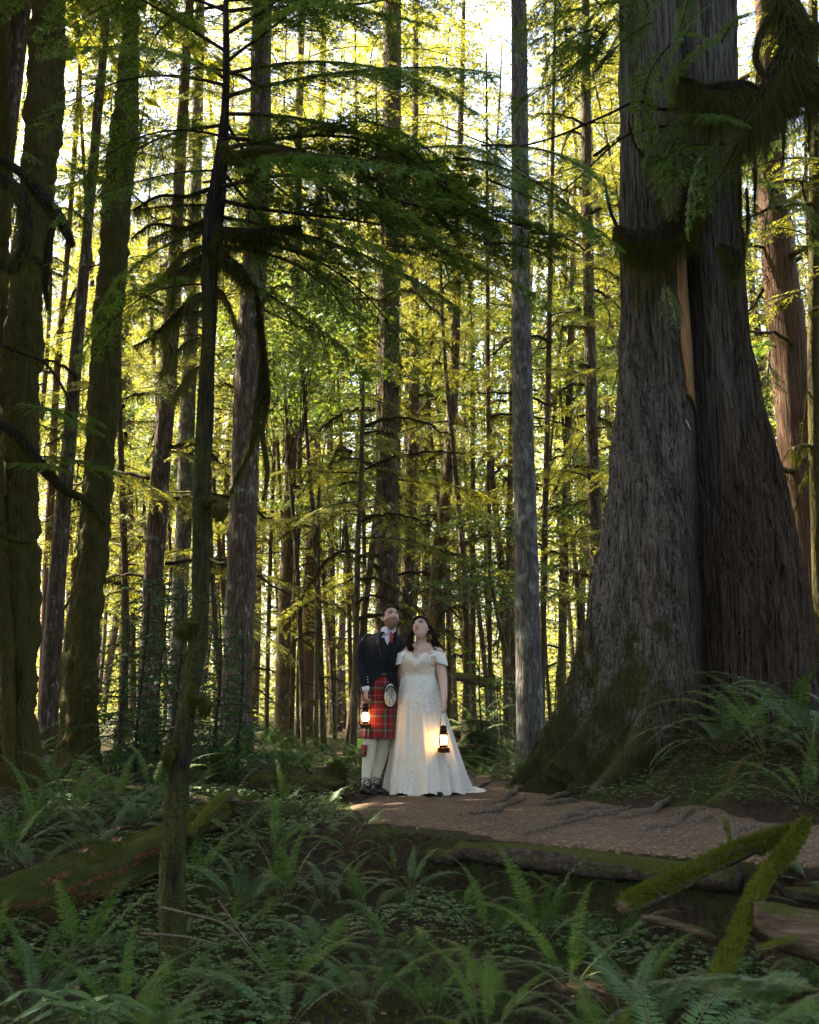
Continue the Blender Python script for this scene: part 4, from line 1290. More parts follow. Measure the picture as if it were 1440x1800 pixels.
def woods():
    # young blue-green hemlocks in the shade behind the slim dark stem
    for k, (u, d, s) in enumerate([(255, 12.5, 1.0), (315, 12.0, 0.95), (385, 12.6, 0.85), (425, 13.2, 0.8), (225, 14, 0.8), (350, 14, 1.1), (290, 14.8, 1.15)]):
        x = (u - 720) / FPX * d
        small_tree('hemlock_sapling', x, d, 2.2 * s, 0.018, M['twig'], 'young blue-green hemlock sapling with layered feathery branches behind the slim dark stem', 'hemlock saplings behind the young hemlock', 'young', 0.05, s, i=k)
    for k, (u, d, s) in enumerate([(845, 15.5, 0.75), (880, 16.5, 0.6), (975, 15, 0.6)]):
        x = (u - 720) / FPX * d
        small_tree('hemlock_sapling', x, d, 2.2 * s, 0.016, M['twig'], 'small feathery hemlock sapling beside the path bend, between bride and cedar', 'saplings at the path bend', 'young', 0.05, s, i=k)
    # broadleaf shrubs glowing in the light
    for k, (u, v, d, s) in enumerate([(530, 600, 20, 1.0), (500, 660, 22, 1.0), (590, 560, 27, 1.1), (860, 1000, 19, 0.75), (850, 620, 28, 1.2), (1000, 900, 26, 1.0), (480, 580, 25, 1.1), (600, 820, 24, 1.0), (740, 900, 30, 1.2), (250, 800, 27, 1.0), (980, 620, 27, 1.2), (560, 900, 30, 1.1), (660, 640, 31, 1.3), (120, 700, 29, 1.2), (860, 800, 32, 1.3)]):
        p = P(u, v, d)
        g = float(gz(p[0], d))
        t_ = thing('vine_maple', (p[0], d, g), gap_label('bright green broad-leaved vine maple', p[0], d), 'tree', 'vine maples in the sunlit wood')
        l = crs([(0.5, 0.2, -0.2, 0.06), (0.35, 0.1, (p[2] - g) * 0.4, 0.05), (0.1, 0, (p[2] - g) * 0.8, 0.035), (0, 0, p[2] - g, 0.02)], 14)
        mb = MB()
        tube_add(mb, l, 7, rough=0.2)
        ob('trunk', mb.mesh('trunk', M['bark_slim']), t_)
        ob('crown', CROWN['leafy'][k % 2], t_, (0, 0, p[2] - g), (0, 0, k * 1.3), s)
    # the sunlit wood: slim conifers
    placed = []
    tries, made = 0, 0
    while made < 88 and tries < 4000:
        tries += 1
        y = rnd.uniform(18.5, 62) if made > 44 else rnd.uniform(18.5, 34)
        x = rnd.uniform(-1, 1) * (0.385 * y + 2.0)
        if path_dist(np.array(x), np.array(y)) < 0.9:
            continue
        if any((x - a) ** 2 + (y - c) ** 2 < (1.5 + 0.012 * y) ** 2 for a, c in placed):
            continue
        placed.append((x, y))
        near = y < 34
        h = rnd.uniform(9, 17) if near else rnd.uniform(22, 34)
        if near:
            tn, ln_ = small_tree('slender_conifer', x, y, h, rnd.uniform(0.04, 0.10), M['bark_slim'], gap_label('slender mossy conifer', x, y), 'slender conifers of the sunlit wood',
                       'under', rnd.uniform(1.6, 5.0) if y >= 27 else h * 0.62, rnd.uniform(0.95, 1.4) if y >= 27 else 0.6, 5 if y < 28 else 3, 0.06, made)
            if y < 27:
                boughs_on(tn, ln_, 12, 2.5, h * 0.95, 1.4, 2.6)
        else:
            small_tree('tall_conifer', x, y, h, rnd.uniform(0.07, 0.19), M['bark_fir' if made % 3 else 'bark_red'], gap_label('tall conifer deep in the wood', x, y), 'tall conifers in the depth of the wood',
                       'far', h * rnd.uniform(0.08, 0.4), rnd.uniform(1.0, 1.45), 0, 0.03, made)
        made += 1
    # tall trees whose high crowns close the upper view
    for k in range(30):
        y = rnd.uniform(33, 58)
        x = rnd.uniform(-1, 1) * (0.37 * y)
        h = y * rnd.uniform(0.62, 0.74)
        if path_dist(np.array(x), np.array(y)) < 0.9:
            continue
        small_tree('tall_conifer', x, y, h, rnd.uniform(0.10, 0.2), M['bark_fir' if k % 2 else 'bark_red'], gap_label('high-crowned conifer deep in the wood', x, y), 'high-crowned conifers in the depth of the wood', 'far', h * rnd.uniform(0.38, 0.52), rnd.uniform(1.1, 1.4), 0, 0.02, k)
    # far wood as one mass of trunks and needles
    r = np.random.default_rng(91)
    mb = MB()
    n = 300
    for k in range(n):
        y = r.uniform(56, 165)
        x = r.uniform(-1, 1) * (0.42 * y + 4)
        g = float(gz(x, y))
        h = y * r.uniform(0.24, 0.46)
        rad = r.uniform(0.06, 0.2)
        if k % 3 == 0:
            tube_add(mb, np.array([[x, y, g - 0.3, rad], [x + r.normal(0, 0.3), y, g + h * 0.5, rad * 0.7], [x + r.normal(0, 0.5), y, g + h, 0.03]]), 6, 1, cap=False)
        m_ = 1150
        t = r.uniform(0.02, 1, m_) ** 0.9
        L = (1 - t * 0.85) * r.uniform(2.4, 4.8)
        az = r.uniform(0, 6.28, m_)
        rr = L * np.sqrt(r.uniform(0.02, 1, m_))
        lay = np.round(t * h / 0.9) * 0.9 + r.normal(0, 0.12, m_)
        o = np.stack([x + np.cos(az) * rr, y + np.sin(az) * rr, g + lay - 0.28 * rr], 1)
        d = nrm(np.stack([np.cos(az), np.sin(az), -0.45 + r.normal(0, 0.25, m_)], 1))
        ln = r.uniform(0.28, 0.6, m_) * (y / 90) ** 0.5
        v, q = diamonds(o, d, nrm(np.array([0, 0, 1.0]) + r.normal(0, 0.4, o.shape)), ln, ln * 0.36)
        mb.add(v, q, 0)
    ob('forest', mb.mesh('forest', [M['needle_far'], M['bark_fir']], smooth=False), kind='stuff', label='far wood of conifers closing the view in golden light', cat='forest')
    # sunlit undergrowth far back, one mass
    mu = MB()
    m_ = 75000
    y = 30 + 130 * r.uniform(0, 1, m_) ** 0.8
    x = r.uniform(-1, 1, m_) * (0.42 * y + 4)
    hh = (2.2 + 3.2 * np.clip(fbm(x * 0.25, y * 0.25, 2.0, 3) + 0.45, 0, 1)) * np.clip((y - 24) / 30, 0.25, 1.6)
    z = gz(x, y) + hh * r.uniform(0, 1, m_) ** 0.8
    k_ = (fbm(x * 0.6, y * 0.6, z * 0.9, 3) > -0.05) & (path_dist(x, y) > 0.5)
    o = np.stack([x, y, z], 1)[k_]
    az = r.uniform(0, 6.28, len(o))
    ln = r.uniform(0.10, 0.26, len(o)) * np.clip(o[:, 1] / 40, 0.8, 2.2)
    v, q = diamonds(o, nrm(np.stack([np.cos(az), np.sin(az), r.normal(-0.2, 0.4, len(o))], 1)), nrm(np.array([0, 0, 1.0]) + r.normal(0, 0.5, o.shape)), ln, ln * 0.5)
    ob('undergrowth', MB().add(v, q).mesh('undergrowth', M['needle_far'], smooth=False), kind='stuff', label='sunlit leafy undergrowth deep in the wood', cat='undergrowth')
    # hemlocks added out of view beside and behind the camera to shade the foreground
    for k, (x, y, z0, s) in enumerate([(-7.5, 8, 3.5, 0.9), (-10, 13, 4, 1.0), (-9.5, 17.5, 6, 1.0), (-13, 9, 4, 1.0), (-12.5, 20, 7, 0.95), (-15, 15, 5, 1.1), (-6.5, 2.5, 3, 0.9), (-11, 3, 4, 1.0), (-17, 21, 8, 1.0),
                                       (6.5, 5.5, 4, 0.95), (9, 11, 4, 1.0), (8.5, 0, 4, 1.0), (5, -4.5, 3.5, 0.9), (-3, -6, 4, 1.0), (-8, -4, 4, 1.0), (1.5, -9.5, 5, 1.1), (10, -6, 5, 1.1), (12, 5, 5, 1.1), (11.5, 17, 5, 1.0), (-8, 11, 9, 1.1), (-6, 6, 9, 1.0), (-4.5, -1, 7, 1.1), (5.5, 9, 12, 1.0), (-5.6, 9.5, 11, 1.25), (-4.6, 5, 10, 1.2), (-7.6, 14, 12, 1.25), (6.2, 12.5, 13, 1.1), (-6.9, 16.8, 12, 1.25)]):
        small_tree('shade_hemlock', x, y, z0 + 16 * s, 0.32, M['bark_fir'], 'unseen tall hemlock added outside the picture to shade the foreground', 'unseen hemlocks added for shade', 'shade', z0, s, i=k)


woods()
# ---------------------------------------------------------------- logs, stumps, stones
def mat_log(name, a, b, c, moss=0.0, mosscol=(0.06, 0.066, 0.012)):
    """mossy on the upward faces, wood grain along the local X axis"""
    m, nt, out = newmat(name)
    v = coords(nt, (1.2, 16, 16))
    n1 = noise(nt, v, 2, 6, 0.65, 0.4)
    n0 = noise(nt, coords(nt), 3.0, 6, 0.65)
    colr = ramp(nt, n1.outputs[0], [(0.32, a), (0.5, b), (0.7, c)])
    h = n1.outputs[0]
    if moss:
        geo = nd(nt, 'ShaderNodeNewGeometry')
        up = nd(nt, 'ShaderNodeSeparateXYZ', {0: geo.outputs['True Normal']}).outputs[2]
        n5 = noise(nt, coords(nt), 70, 3)
        f = grey(nt, mth(nt, 'ADD', mth(nt, 'MULTIPLY', up, 0.45), mth(nt, 'MULTIPLY', n0.outputs[0], 1.1)), 0.85 - 0.55 * moss, 1.0 - 0.55 * moss)
        mc = mix(nt, n5.outputs[0], tuple(0.4 * x for x in mosscol), tuple(1.7 * x for x in mosscol))
        colr = mix(nt, f, colr, mc)
        h = mth(nt, 'ADD', h, mth(nt, 'MULTIPLY', mth(nt, 'MULTIPLY', f, n5.outputs[0]), 1.0))
    bsdf(nt, out, colr, 0.92, h, 1.0, 0.04, 0.12)
    return m


M['log_rot'] = mat_log('log_rot', (0.045, 0.018, 0.009), (0.14, 0.058, 0.026), (0.26, 0.13, 0.065), 0.62)
M['log_grey'] = mat_log('log_grey', (0.025, 0.019, 0.014), (0.06, 0.046, 0.035), (0.11, 0.088, 0.068), 0.3)
M['log_brown'] = mat_log('log_brown', (0.045, 0.03, 0.02), (0.11, 0.072, 0.046), (0.20, 0.14, 0.095), 0.12)
M['log_moss'] = mat_log('log_moss', (0.06, 0.04, 0.025), (0.13, 0.09, 0.06), (0.24, 0.18, 0.125), 0.75, (0.085, 0.092, 0.013))


def px_log(name, rows, mat, label, cat='log', depth=None, n=16, rough=0.3, freq=6, fz=0, seed=1, fhi=0.03, mossmat='moss_bright', flat=1.0, down=0.15):
    """rows (u, v centre, half width px); each station stands on the ground below it unless depths are given"""
    out = []
    for k, (u, v, hw) in enumerate(rows):
        d = depth[k] if depth else gp(u, v + hw)[1]
        p = P(u, v, d)
        out.append([p[0], p[1], p[2], hw * ppm(v, d)])
    pr = crs(out, max(20, 7 * len(rows)))
    base = pr[len(pr) // 2, :3].copy()
    base[2] -= pr[len(pr) // 2, 3]
    pr[:, :3] -= base
    mb = MB()
    tube_add(mb, pr, n, rough=rough, freq=freq, seed=seed, flat=flat)
    t = thing(name, base, label, cat)
    ob('wood', mb.mesh('wood', mat), t)
    if fz:
        r = np.random.default_rng(int(seed))
        v, q = fuzz(pr, fz, 0.008, fhi, down, int(seed), wid=0.16)
        c = v.reshape(-1, 4, 3)
        i = np.interp(c[:, 0, 0], np.sort(pr[:, 0]), pr[np.argsort(pr[:, 0]), 2])
        keep = (c[:, 0, 2] > i - 0.01) | (r.uniform(0, 1, len(c)) < 0.25)
        c = c[keep]
        ob('moss', MB().add(c.reshape(-1, 3), np.arange(len(c) * 4).reshape(-1, 4)).mesh('moss', M[mossmat], smooth=False), t)
    return t, pr, base


def build_logs():
    px_log('fallen_log', [(-60, 1612, 40), (20, 1596, 42), (110, 1562, 44), (190, 1532, 42), (260, 1500, 38), (320, 1466, 28), (370, 1436, 22), (410, 1410, 12)], M['log_rot'],
           'rotten fallen log, moss on top and crumbling red-brown wood on its side', rough=0.9, freq=4, n=30, fz=16000, seed=3, fhi=0.045)
    px_log('fallen_branch', [(330, 1470, 8), (352, 1445, 11), (378, 1418, 12), (398, 1400, 9), (425, 1408, 8), (450, 1400, 5)], M['log_moss'], 'short crooked mossy branch lying over the end of the rotten log', depth=[8.2, 8.3, 8.4, 8.5, 8.6, 8.8], fz=1500, seed=4, rough=0.4)
    # squared-off border logs of the path
    for k, (x0, x1, r0, lab) in enumerate([(0.12, 1.78, 0.068, 'long dark log edging the path, half sunk in the bank'), (1.98, 3.6, 0.06, 'second shorter log edging the path beyond the mossy branches')]):
        x = np.linspace(x0, x1, 24)
        y = 7.80 - 0.78 * x
        t = thing('edging_log', (x[12], y[12], -0.15), lab, 'log')
        pr = np.stack([x - x[12], y - y[12], 0.085 + 0.01 * np.sin(x * 3) - 0.05 * (x < x0 + 0.15), np.interp(x, [x0, x0 + 0.4, x1], [r0 * 0.55, r0, r0 * 1.05])], 1)
        mb = MB()
        tube_add(mb, pr, 16, rough=0.4, freq=5, seed=k + 2)
        ob('wood', mb.mesh('wood', M['log_grey']), t)
        v, q = fuzz(pr, 1200, 0.008, 0.03, 0.1, 7 + k, wid=0.2)
        c = v.reshape(-1, 4, 3)
        c = c[(c[:, 0, 2] > 0.10) & (fbm(c[:, 0, 0] * 3, k * 3.0, 1.0, 3) > 0.12)]
        ob('moss', MB().add(c.reshape(-1, 3), np.arange(len(c) * 4).reshape(-1, 4)).mesh('moss', M['moss'], smooth=False), t)
    px_log('mossy_branch', [(1410, 1460, 7.0), (1375, 1468, 10.9), (1330, 1484, 13.3), (1290, 1500, 14.8), (1240, 1525, 15.6), (1205, 1545, 14.0), (1170, 1560, 15.6), (1130, 1578, 15.6), (1096, 1594, 13.3)], M['log_moss'],
           'fallen branch thick with green moss, its bare broken end resting in the sorrel', cat='branch', depth=[6.25, 6.2, 6.15, 6.1, 6.0, 5.95, 5.9, 5.8, 5.7], rough=0.65, freq=9, fz=15000, seed=5, fhi=0.05, n=18)
    px_log('mossy_branch', [(1418, 1440, 4.7), (1402, 1468, 9.4), (1385, 1492, 10.9), (1362, 1522, 11.7), (1338, 1560, 13.3), (1315, 1605, 14.0), (1298, 1650, 14.0), (1278, 1695, 15.6), (1258, 1740, 15.6)], M['log_moss'],
           'steep mossy branch forming a narrow V with the broken mossy branch', cat='branch', depth=[6.1, 6.05, 6.0, 5.9, 5.75, 5.55, 5.4, 5.2, 5.0], rough=0.65, freq=9, fz=15000, seed=6, fhi=0.05, n=18, down=0.3)
    px_log('mossy_twig', [(1287, 1495, 5), (1282, 1472, 4), (1276, 1450, 5), (1272, 1440, 3)], M['log_moss'], 'short upright mossy stub on the broken mossy branch', cat='branch', depth=[6.1, 6.1, 6.1, 6.1], fz=260, seed=8, fhi=0.03)
    px_log('decayed_log', [(1322, 1612, 26), (1350, 1622, 34), (1400, 1640, 40), (1450, 1652, 44), (1520, 1668, 46)], M['log_brown'], 'smooth weathered brown log with a pale cracked top beside the steep mossy branch', rough=0.25, freq=5, n=22, depth=[5.5, 5.5, 5.5, 5.5, 5.5])
    px_log('bark_slab', [(1332, 1578, 5), (1352, 1576, 8), (1378, 1580, 8), (1400, 1586, 4)], M['log_grey'], 'pale flat slab of weathered wood lying behind the brown log', depth=[5.9, 5.9, 5.9, 5.9], n=10, flat=0.35)
    px_log('broken_stick', [(1128, 1612, 5), (1160, 1618, 7), (1200, 1630, 7), (1230, 1640, 8), (1256, 1650, 5)], M['log_brown'], 'short pale broken stick lying under the mossy branches', depth=[5.6, 5.6, 5.6, 5.6, 5.6], n=8)
    px_log('broken_stick', [(1330, 1668, 5), (1365, 1660, 6), (1405, 1650, 5)], M['log_moss'], 'stubby mossy stick crossing in front of the brown log', depth=[5.0, 5.0, 5.0], n=8, fz=300, seed=9)
    for k, (rows, lab) in enumerate([([(282, 1594, 2.5), (330, 1606, 2.5), (385, 1620, 2.2), (415, 1640, 2), (442, 1672, 1.5)], 'thin bare twig crossing the foot of the slim dark hemlock'), ([(245, 1640, 1.8), (320, 1646, 2), (395, 1662, 1.5)], 'straight thin twig low beside the foot of the slim dark hemlock'),
                                     ([(383, 1582, 1.2), (410, 1620, 1.6), (440, 1662, 1.5)], 'steep thin dry twig beside the foot of the slim dark hemlock')]):
        t = thing('dry_twig', P(rows[0][0], rows[0][1], 5.6), lab, 'twig')
        pr = crs(px_line(rows, 5.6), 18)
        pr[:, :3] -= np.array(t.location)
        mb = MB()
        tube_add(mb, pr, 5)
        ob('stem', mb.mesh('stem', M['dry_twig']), t)


build_logs()


def lump(name, u, v, w, h, mat, label, cat, seed=1.0, rough=0.5, fz=0, dd=None, moss='moss'):
    """rounded stump, rock or root mass standing on the ground at pixel u, v (its foot), w x h pixels"""
    p = gp(u, v) if dd is None else np.array([(u - 720) / FPX * dd, dd, float(gz((u - 720) / FPX * dd, dd))])
    s = ppm(v, p[1])
    a, b = np.meshgrid(np.linspace(0, 2 * np.pi, 34, endpoint=False), np.linspace(-0.5 * np.pi, 0.5 * np.pi, 20))
    x, y, z = np.cos(a) * np.cos(b) ** 0.6, np.sin(a) * np.cos(b) ** 0.6, np.sign(np.sin(b)) * np.abs(np.sin(b)) ** 0.8
    k = 1 + rough * fbm(x * 1.6 + seed, y * 1.6, z * 1.6, 4)
    V = np.stack([x * k * w * s / 2, y * k * w * s / 2, z * k * h * s / 2 + h * s * 0.42], -1).reshape(-1, 3)
    t = thing(name, p, label, cat)
    ob('body', MB().add(V, grid_q(20, 34, True)).mesh('body', mat), t)
    if fz:
        r = np.random.default_rng(int(seed * 7))
        i = r.integers(0, len(V), fz)
        dr = nrm(V[i] - np.array([0, 0, h * s * 0.3]))
        L = r.uniform(0.015, 0.05, fz)
        vv, q = diamonds(V[i] * 0.98, nrm(dr + r.normal(0, 0.4, dr.shape)), nrm(r.normal(0, 1, dr.shape)), L, L * 0.2)
        ob('moss', MB().add(vv, q).mesh('moss', M[moss], smooth=False), t)
    return t


M['soil'] = mat_log('soil', (0.02, 0.014, 0.01), (0.05, 0.035, 0.025), (0.10, 0.072, 0.05), 0.35)
M['stone'] = mat_bark('stone', (0.07, 0.055, 0.045), (0.15, 0.12, 0.10), (0.24, 0.2, 0.17), 0.1, sx=6, sz=6, bump=0.6)
lump('tree_stump', 590, 1385, 34, 44, M['bark_dark'], 'small dark furry-topped stump near the kilted person', 'stump', 2.0, 0.35, 900)
lump('root_mound', 545, 1405, 110, 42, M['soil'], 'low dark mound of earth and roots beside the small stump', 'mound', 3.0, 0.7, 1500)
lump('root_mound', 480, 1400, 80, 40, M['soil'], 'dark mossy mound under ferns, farther from the couple', 'mound', 5.0, 0.7, 1500)
lump('cut_stump', 700, 1380, 52, 66, M['log_brown'], 'brown weathered stump showing behind the kilted legs', 'stump', 7.0, 0.25, 0, 13.0)
lump('rock', 852, 1345, 30, 26, M['stone'], 'small brown rock at the edge of the path bend', 'rock', 8.0, 0.45)
lump('rock', 826, 1350, 20, 18, M['stone'], 'smaller dark rock beside the brown one at the path bend', 'rock', 9.0, 0.45)
lump('root_plate', 832, 1290, 78, 84, M['bark_dark'], 'dark upturned root mass overgrown with ferns behind the bride', 'root mass', 10.0, 0.7, 600, 16.0)
px_log('fallen_log', [(800, 1188, 8), (775, 1180, 10), (815, 1186, 8)][0:1] + [(840, 1196, 9), (880, 1210, 8)], M['log_moss'], 'mossy fallen limb propped behind the shoulder of the bride', depth=[17, 17, 17], n=10, fz=500, seed=12)
for k, (u, v, s) in enumerate([(365 + 240, 1402, 8), (735, 1455, 5), (905, 1470, 5), (1130, 1430, 5), (1010, 1462, 6), (820, 1460, 5), (1340, 1478, 6), (1085, 1466, 4), (950, 1440, 4)]):
    lump('pebble', u, v, s, s * 0.7, M['stone'], 'small pebble lying on the bare dirt path', 'pebble', 20.0 + k, 0.4)['group'] = 'pebbles on the path'

# ---------------------------------------------------------------- ferns
def frond(name, L, e0, e1, npin, pl, mat, seed, bip=False, sway=0.06, pw=0.25, start=0.14):
    r = np.random.default_rng(seed)
    n = 40
    s = np.linspace(0, 1, n)
    e = R(e0) + (R(e1) - R(e0)) * s ** 1.25
    x = np.concatenate([[0], np.cumsum(np.cos(e))[:-1]]) * L / n
    z = np.concatenate([[0], np.cumsum(np.sin(e))[:-1]]) * L / n
    y = sway * L * s ** 2
    mb = MB()
    tube_add(mb, np.stack([x, y, z, 0.0035 * (1 - 0.75 * s) + 0.0006], 1)[::3], 4, 1, cap=False)
    sp = np.linspace(start, 0.985, npin)
    sp = np.repeat(sp, 2) + r.normal(0, 0.002, 2 * npin)
    sd = np.tile([1.0, -1.0], npin)
    pos = np.stack([np.interp(sp, s, k) for k in (x, y, z)], 1)
    ee = np.interp(sp, s, e)
    tan = np.stack([np.cos(ee), 2 * sway * sp, np.sin(ee)], 1)
    up = np.stack([-np.sin(ee), 0 * ee, np.cos(ee)], 1)
    prof = pl * np.minimum(1, (sp - start + 0.06) / 0.22) * np.clip(1 - sp, 0.01, 1) ** (0.6 if not bip else 0.8) * r.uniform(0.88, 1.08, len(sp)) * (1.18 if not bip else 1.25)
    fwd = 0.22 + 0.5 * sp ** 2
    d = nrm(sd[:, None] * np.array([0, 1.0, 0]) + fwd[:, None] * tan - (0.10 + r.normal(0, 0.10, len(sp)))[:, None] * up)
    nn = nrm(up + sd[:, None] * np.array([0, 0.25, 0]) + r.normal(0, 0.12, d.shape))
    if not bip:
        v, q = diamonds(pos, d, nn, prof, np.maximum(prof * pw, 0.006), 0.3)
        mb.add(v, q, 0)
    else:
        k = np.maximum(3, (prof / 0.014).astype(int))
        idx = np.repeat(np.arange(len(sp)), k)
        off = np.arange(k.sum()) - np.repeat(np.cumsum(k) - k, k)
        t = (off + 0.4) / k[idx]
        pp = pos[idx] + d[idx] * (prof[idx] * t)[:, None] - up[idx] * (0.18 * prof[idx] * t * t)[:, None]
        S = nrm(np.cross(d, nn))[idx]
        for sg in (1, -1):
            dd = nrm(S * sg + 0.55 * d[idx] + r.normal(0, 0.1, S.shape))
            ln = np.maximum(0.006, 0.30 * prof[idx] * (1 - t) ** 0.8 * 0.9 + 0.005)
            v, q = diamonds(pp, dd, nn[idx], ln, np.maximum(ln * 0.45, 0.005), 0.35)
            mb.add(v, q, 0)
        v, q = diamonds(pos, d, nn, prof, np.full(len(prof), 0.003), 0.3)
        mb.add(v, q, 1)
    return mb.mesh(name, [mat, M['fern_stem']], smooth=False)


m, nt, out = newmat('fern_stem')
bsdf(nt, out, (0.09, 0.075, 0.03), 0.7)
M['fern_stem'] = m
FR = {
    'sword': [frond('frond', 0.95, 72, -18, 44, 0.085, M['fern'], 401), frond('frond', 0.90, 58, -38, 44, 0.080, M['fern'], 402, sway=-0.08), frond('frond', 0.80, 46, -52, 40, 0.080, M['fern'], 403), frond('frond', 1.0, 80, 12, 46, 0.085, M['fern'], 404, sway=0.1)],
    'blue': [frond('frond', 0.90, 66, -30, 44, 0.085, M['fern_blue'], 411), frond('frond', 0.85, 50, -55, 42, 0.085, M['fern_blue'], 412, sway=-0.1), frond('frond', 0.95, 74, -8, 44, 0.085, M['fern_blue'], 413)],
    'dead': [frond('frond', 0.8, 30, -60, 30, 0.06, M['fern_dead'], 431), frond('frond', 0.7, 15, -45, 28, 0.05, M['fern_dead'], 432, sway=-0.1)],
    'lady': [frond('frond', 0.75, 62, -15, 26, 0.13, M['fern_light'], 421, True), frond('frond', 0.70, 48, -35, 26, 0.12, M['fern_light'], 422, True), frond('frond', 0.80, 72, 0, 28, 0.13, M['fern'], 423, True)],
}


def merged_fern(name, kind, n, seed):
    """far fern, too small to show its fronds apart"""
    r = random.Random(seed)
    mb = MB()
    for k in range(n):
        me = FR[kind][k % len(FR[kind])]
        V = np.empty(len(me.vertices) * 3, np.float32)
        me.vertices.foreach_get('co', V)
        V = V.reshape(-1, 3).astype(float)
        sc = r.uniform(0.7, 1.1)
        V = rot_z(V * sc, k * 6.283 / n + r.uniform(-0.3, 0.3))
        for p in me.polygons:
            pass
        li = np.empty(len(me.loops), np.int32)
        me.loops.foreach_get('vertex_index', li)
        mb.add(V, li.reshape(-1, 4), 0)
    return mb.mesh(name, [M['fern'] if kind != 'lady' else M['fern_light']], smooth=False)


FARFERN = [merged_fern('fronds', 'sword', 11, 1), merged_fern('fronds', 'blue', 10, 2), merged_fern('fronds', 'sword', 9, 3), merged_fern('fronds', 'lady', 7, 4)]
frng = random.Random(12)
FMARK = [(-2.3, 6.9, 'beside the rotten mossy log'), (-1.2, 5.9, 'around the foot of the slim dark hemlock'), (-0.1, 8.1, 'by the ragged edge of the dirt path'), (1.0, 6.7, 'below the long log edging the path'), (1.6, 5.4, 'beside the fallen mossy branches'),
         (-0.7, 7.2, 'in the hollow between rotten log and path'), (0.2, 5.4, 'in the middle of the fern hollow'), (-0.4, 4.9, 'low in the fern hollow'), (-1.8, 4.9, 'low beyond the slim dark hemlock'), (1.0, 4.7, 'low before the fallen mossy branches'), (-3.7, 10.6, 'at the foot of the thick leaning maple'), (-3.8, 12.5, 'at the foot of the curving maple'), (-2.5, 11.5, 'under the blue-green hemlock saplings'),
         (-1.4, 11.0, 'on the dark root mound near the small stump'), (-3.0, 8.6, 'in the fern bed behind the rotten log'), (-1.5, 9.0, 'in the fern bed between rotten log and root mound')]


def lab_near(x, y):
    return min(FMARK, key=lambda k: (k[0] - x) ** 2 + (k[1] - y) ** 2)[2]


FERNS = []


def fern(x, y, kind, size, n, label, group, tilt=0.0, az0=None, az1=None, z=None):
    g = float(gz(x, y)) if z is None else z
    t = thing('sword_fern' if kind != 'lady' else 'lady_fern', (x, y, g - 0.01), label, 'fern', group)
    FERNS.append((x, y))
    if group and ('slope' in group or 'under the maples' in group):
        t['label'] = ('soft feathery lady fern ' if kind == 'lady' else 'blue-green sword fern ' if kind == 'blue' else 'dark green sword fern ') + lab_near(x, y)
        t['group'] = 'ferns ' + lab_near(x, y)
    for k in range(n):
        az = (k + frng.uniform(-0.35, 0.35)) * 6.283 / n if az0 is None else az0 + (az1 - az0) * (k + frng.random()) / n
        vs = FR['dead'] if (k > 5 and frng.random() < 0.14) else FR[kind]
        ob('frond', vs[frng.randrange(len(vs))], t, (0.03 * math.cos(az), 0.03 * math.sin(az), 0), (frng.uniform(-0.25, 0.25), frng.uniform(-0.08, 0.45) + tilt, az), size * frng.uniform(0.72, 1.12))
    return t


SLOPE = ('dark sword fern with arching fronds growing on the slope below the path', 'sword ferns on the slope below the path')
LADY = ('soft feathery lady fern spreading low on the slope below the path', 'lady ferns on the slope below the path')
BANK = ('large sword fern with hanging fronds on the bank beside the great cedar', 'sword ferns on the cedar bank')
LEFTF = ('sword fern in the thick fern bed under the mossy maples', 'sword ferns under the maples')
FOOT = ('fern crowding the mossy foot of the great cedar beside the path bend', 'ferns at the foot of the cedar')


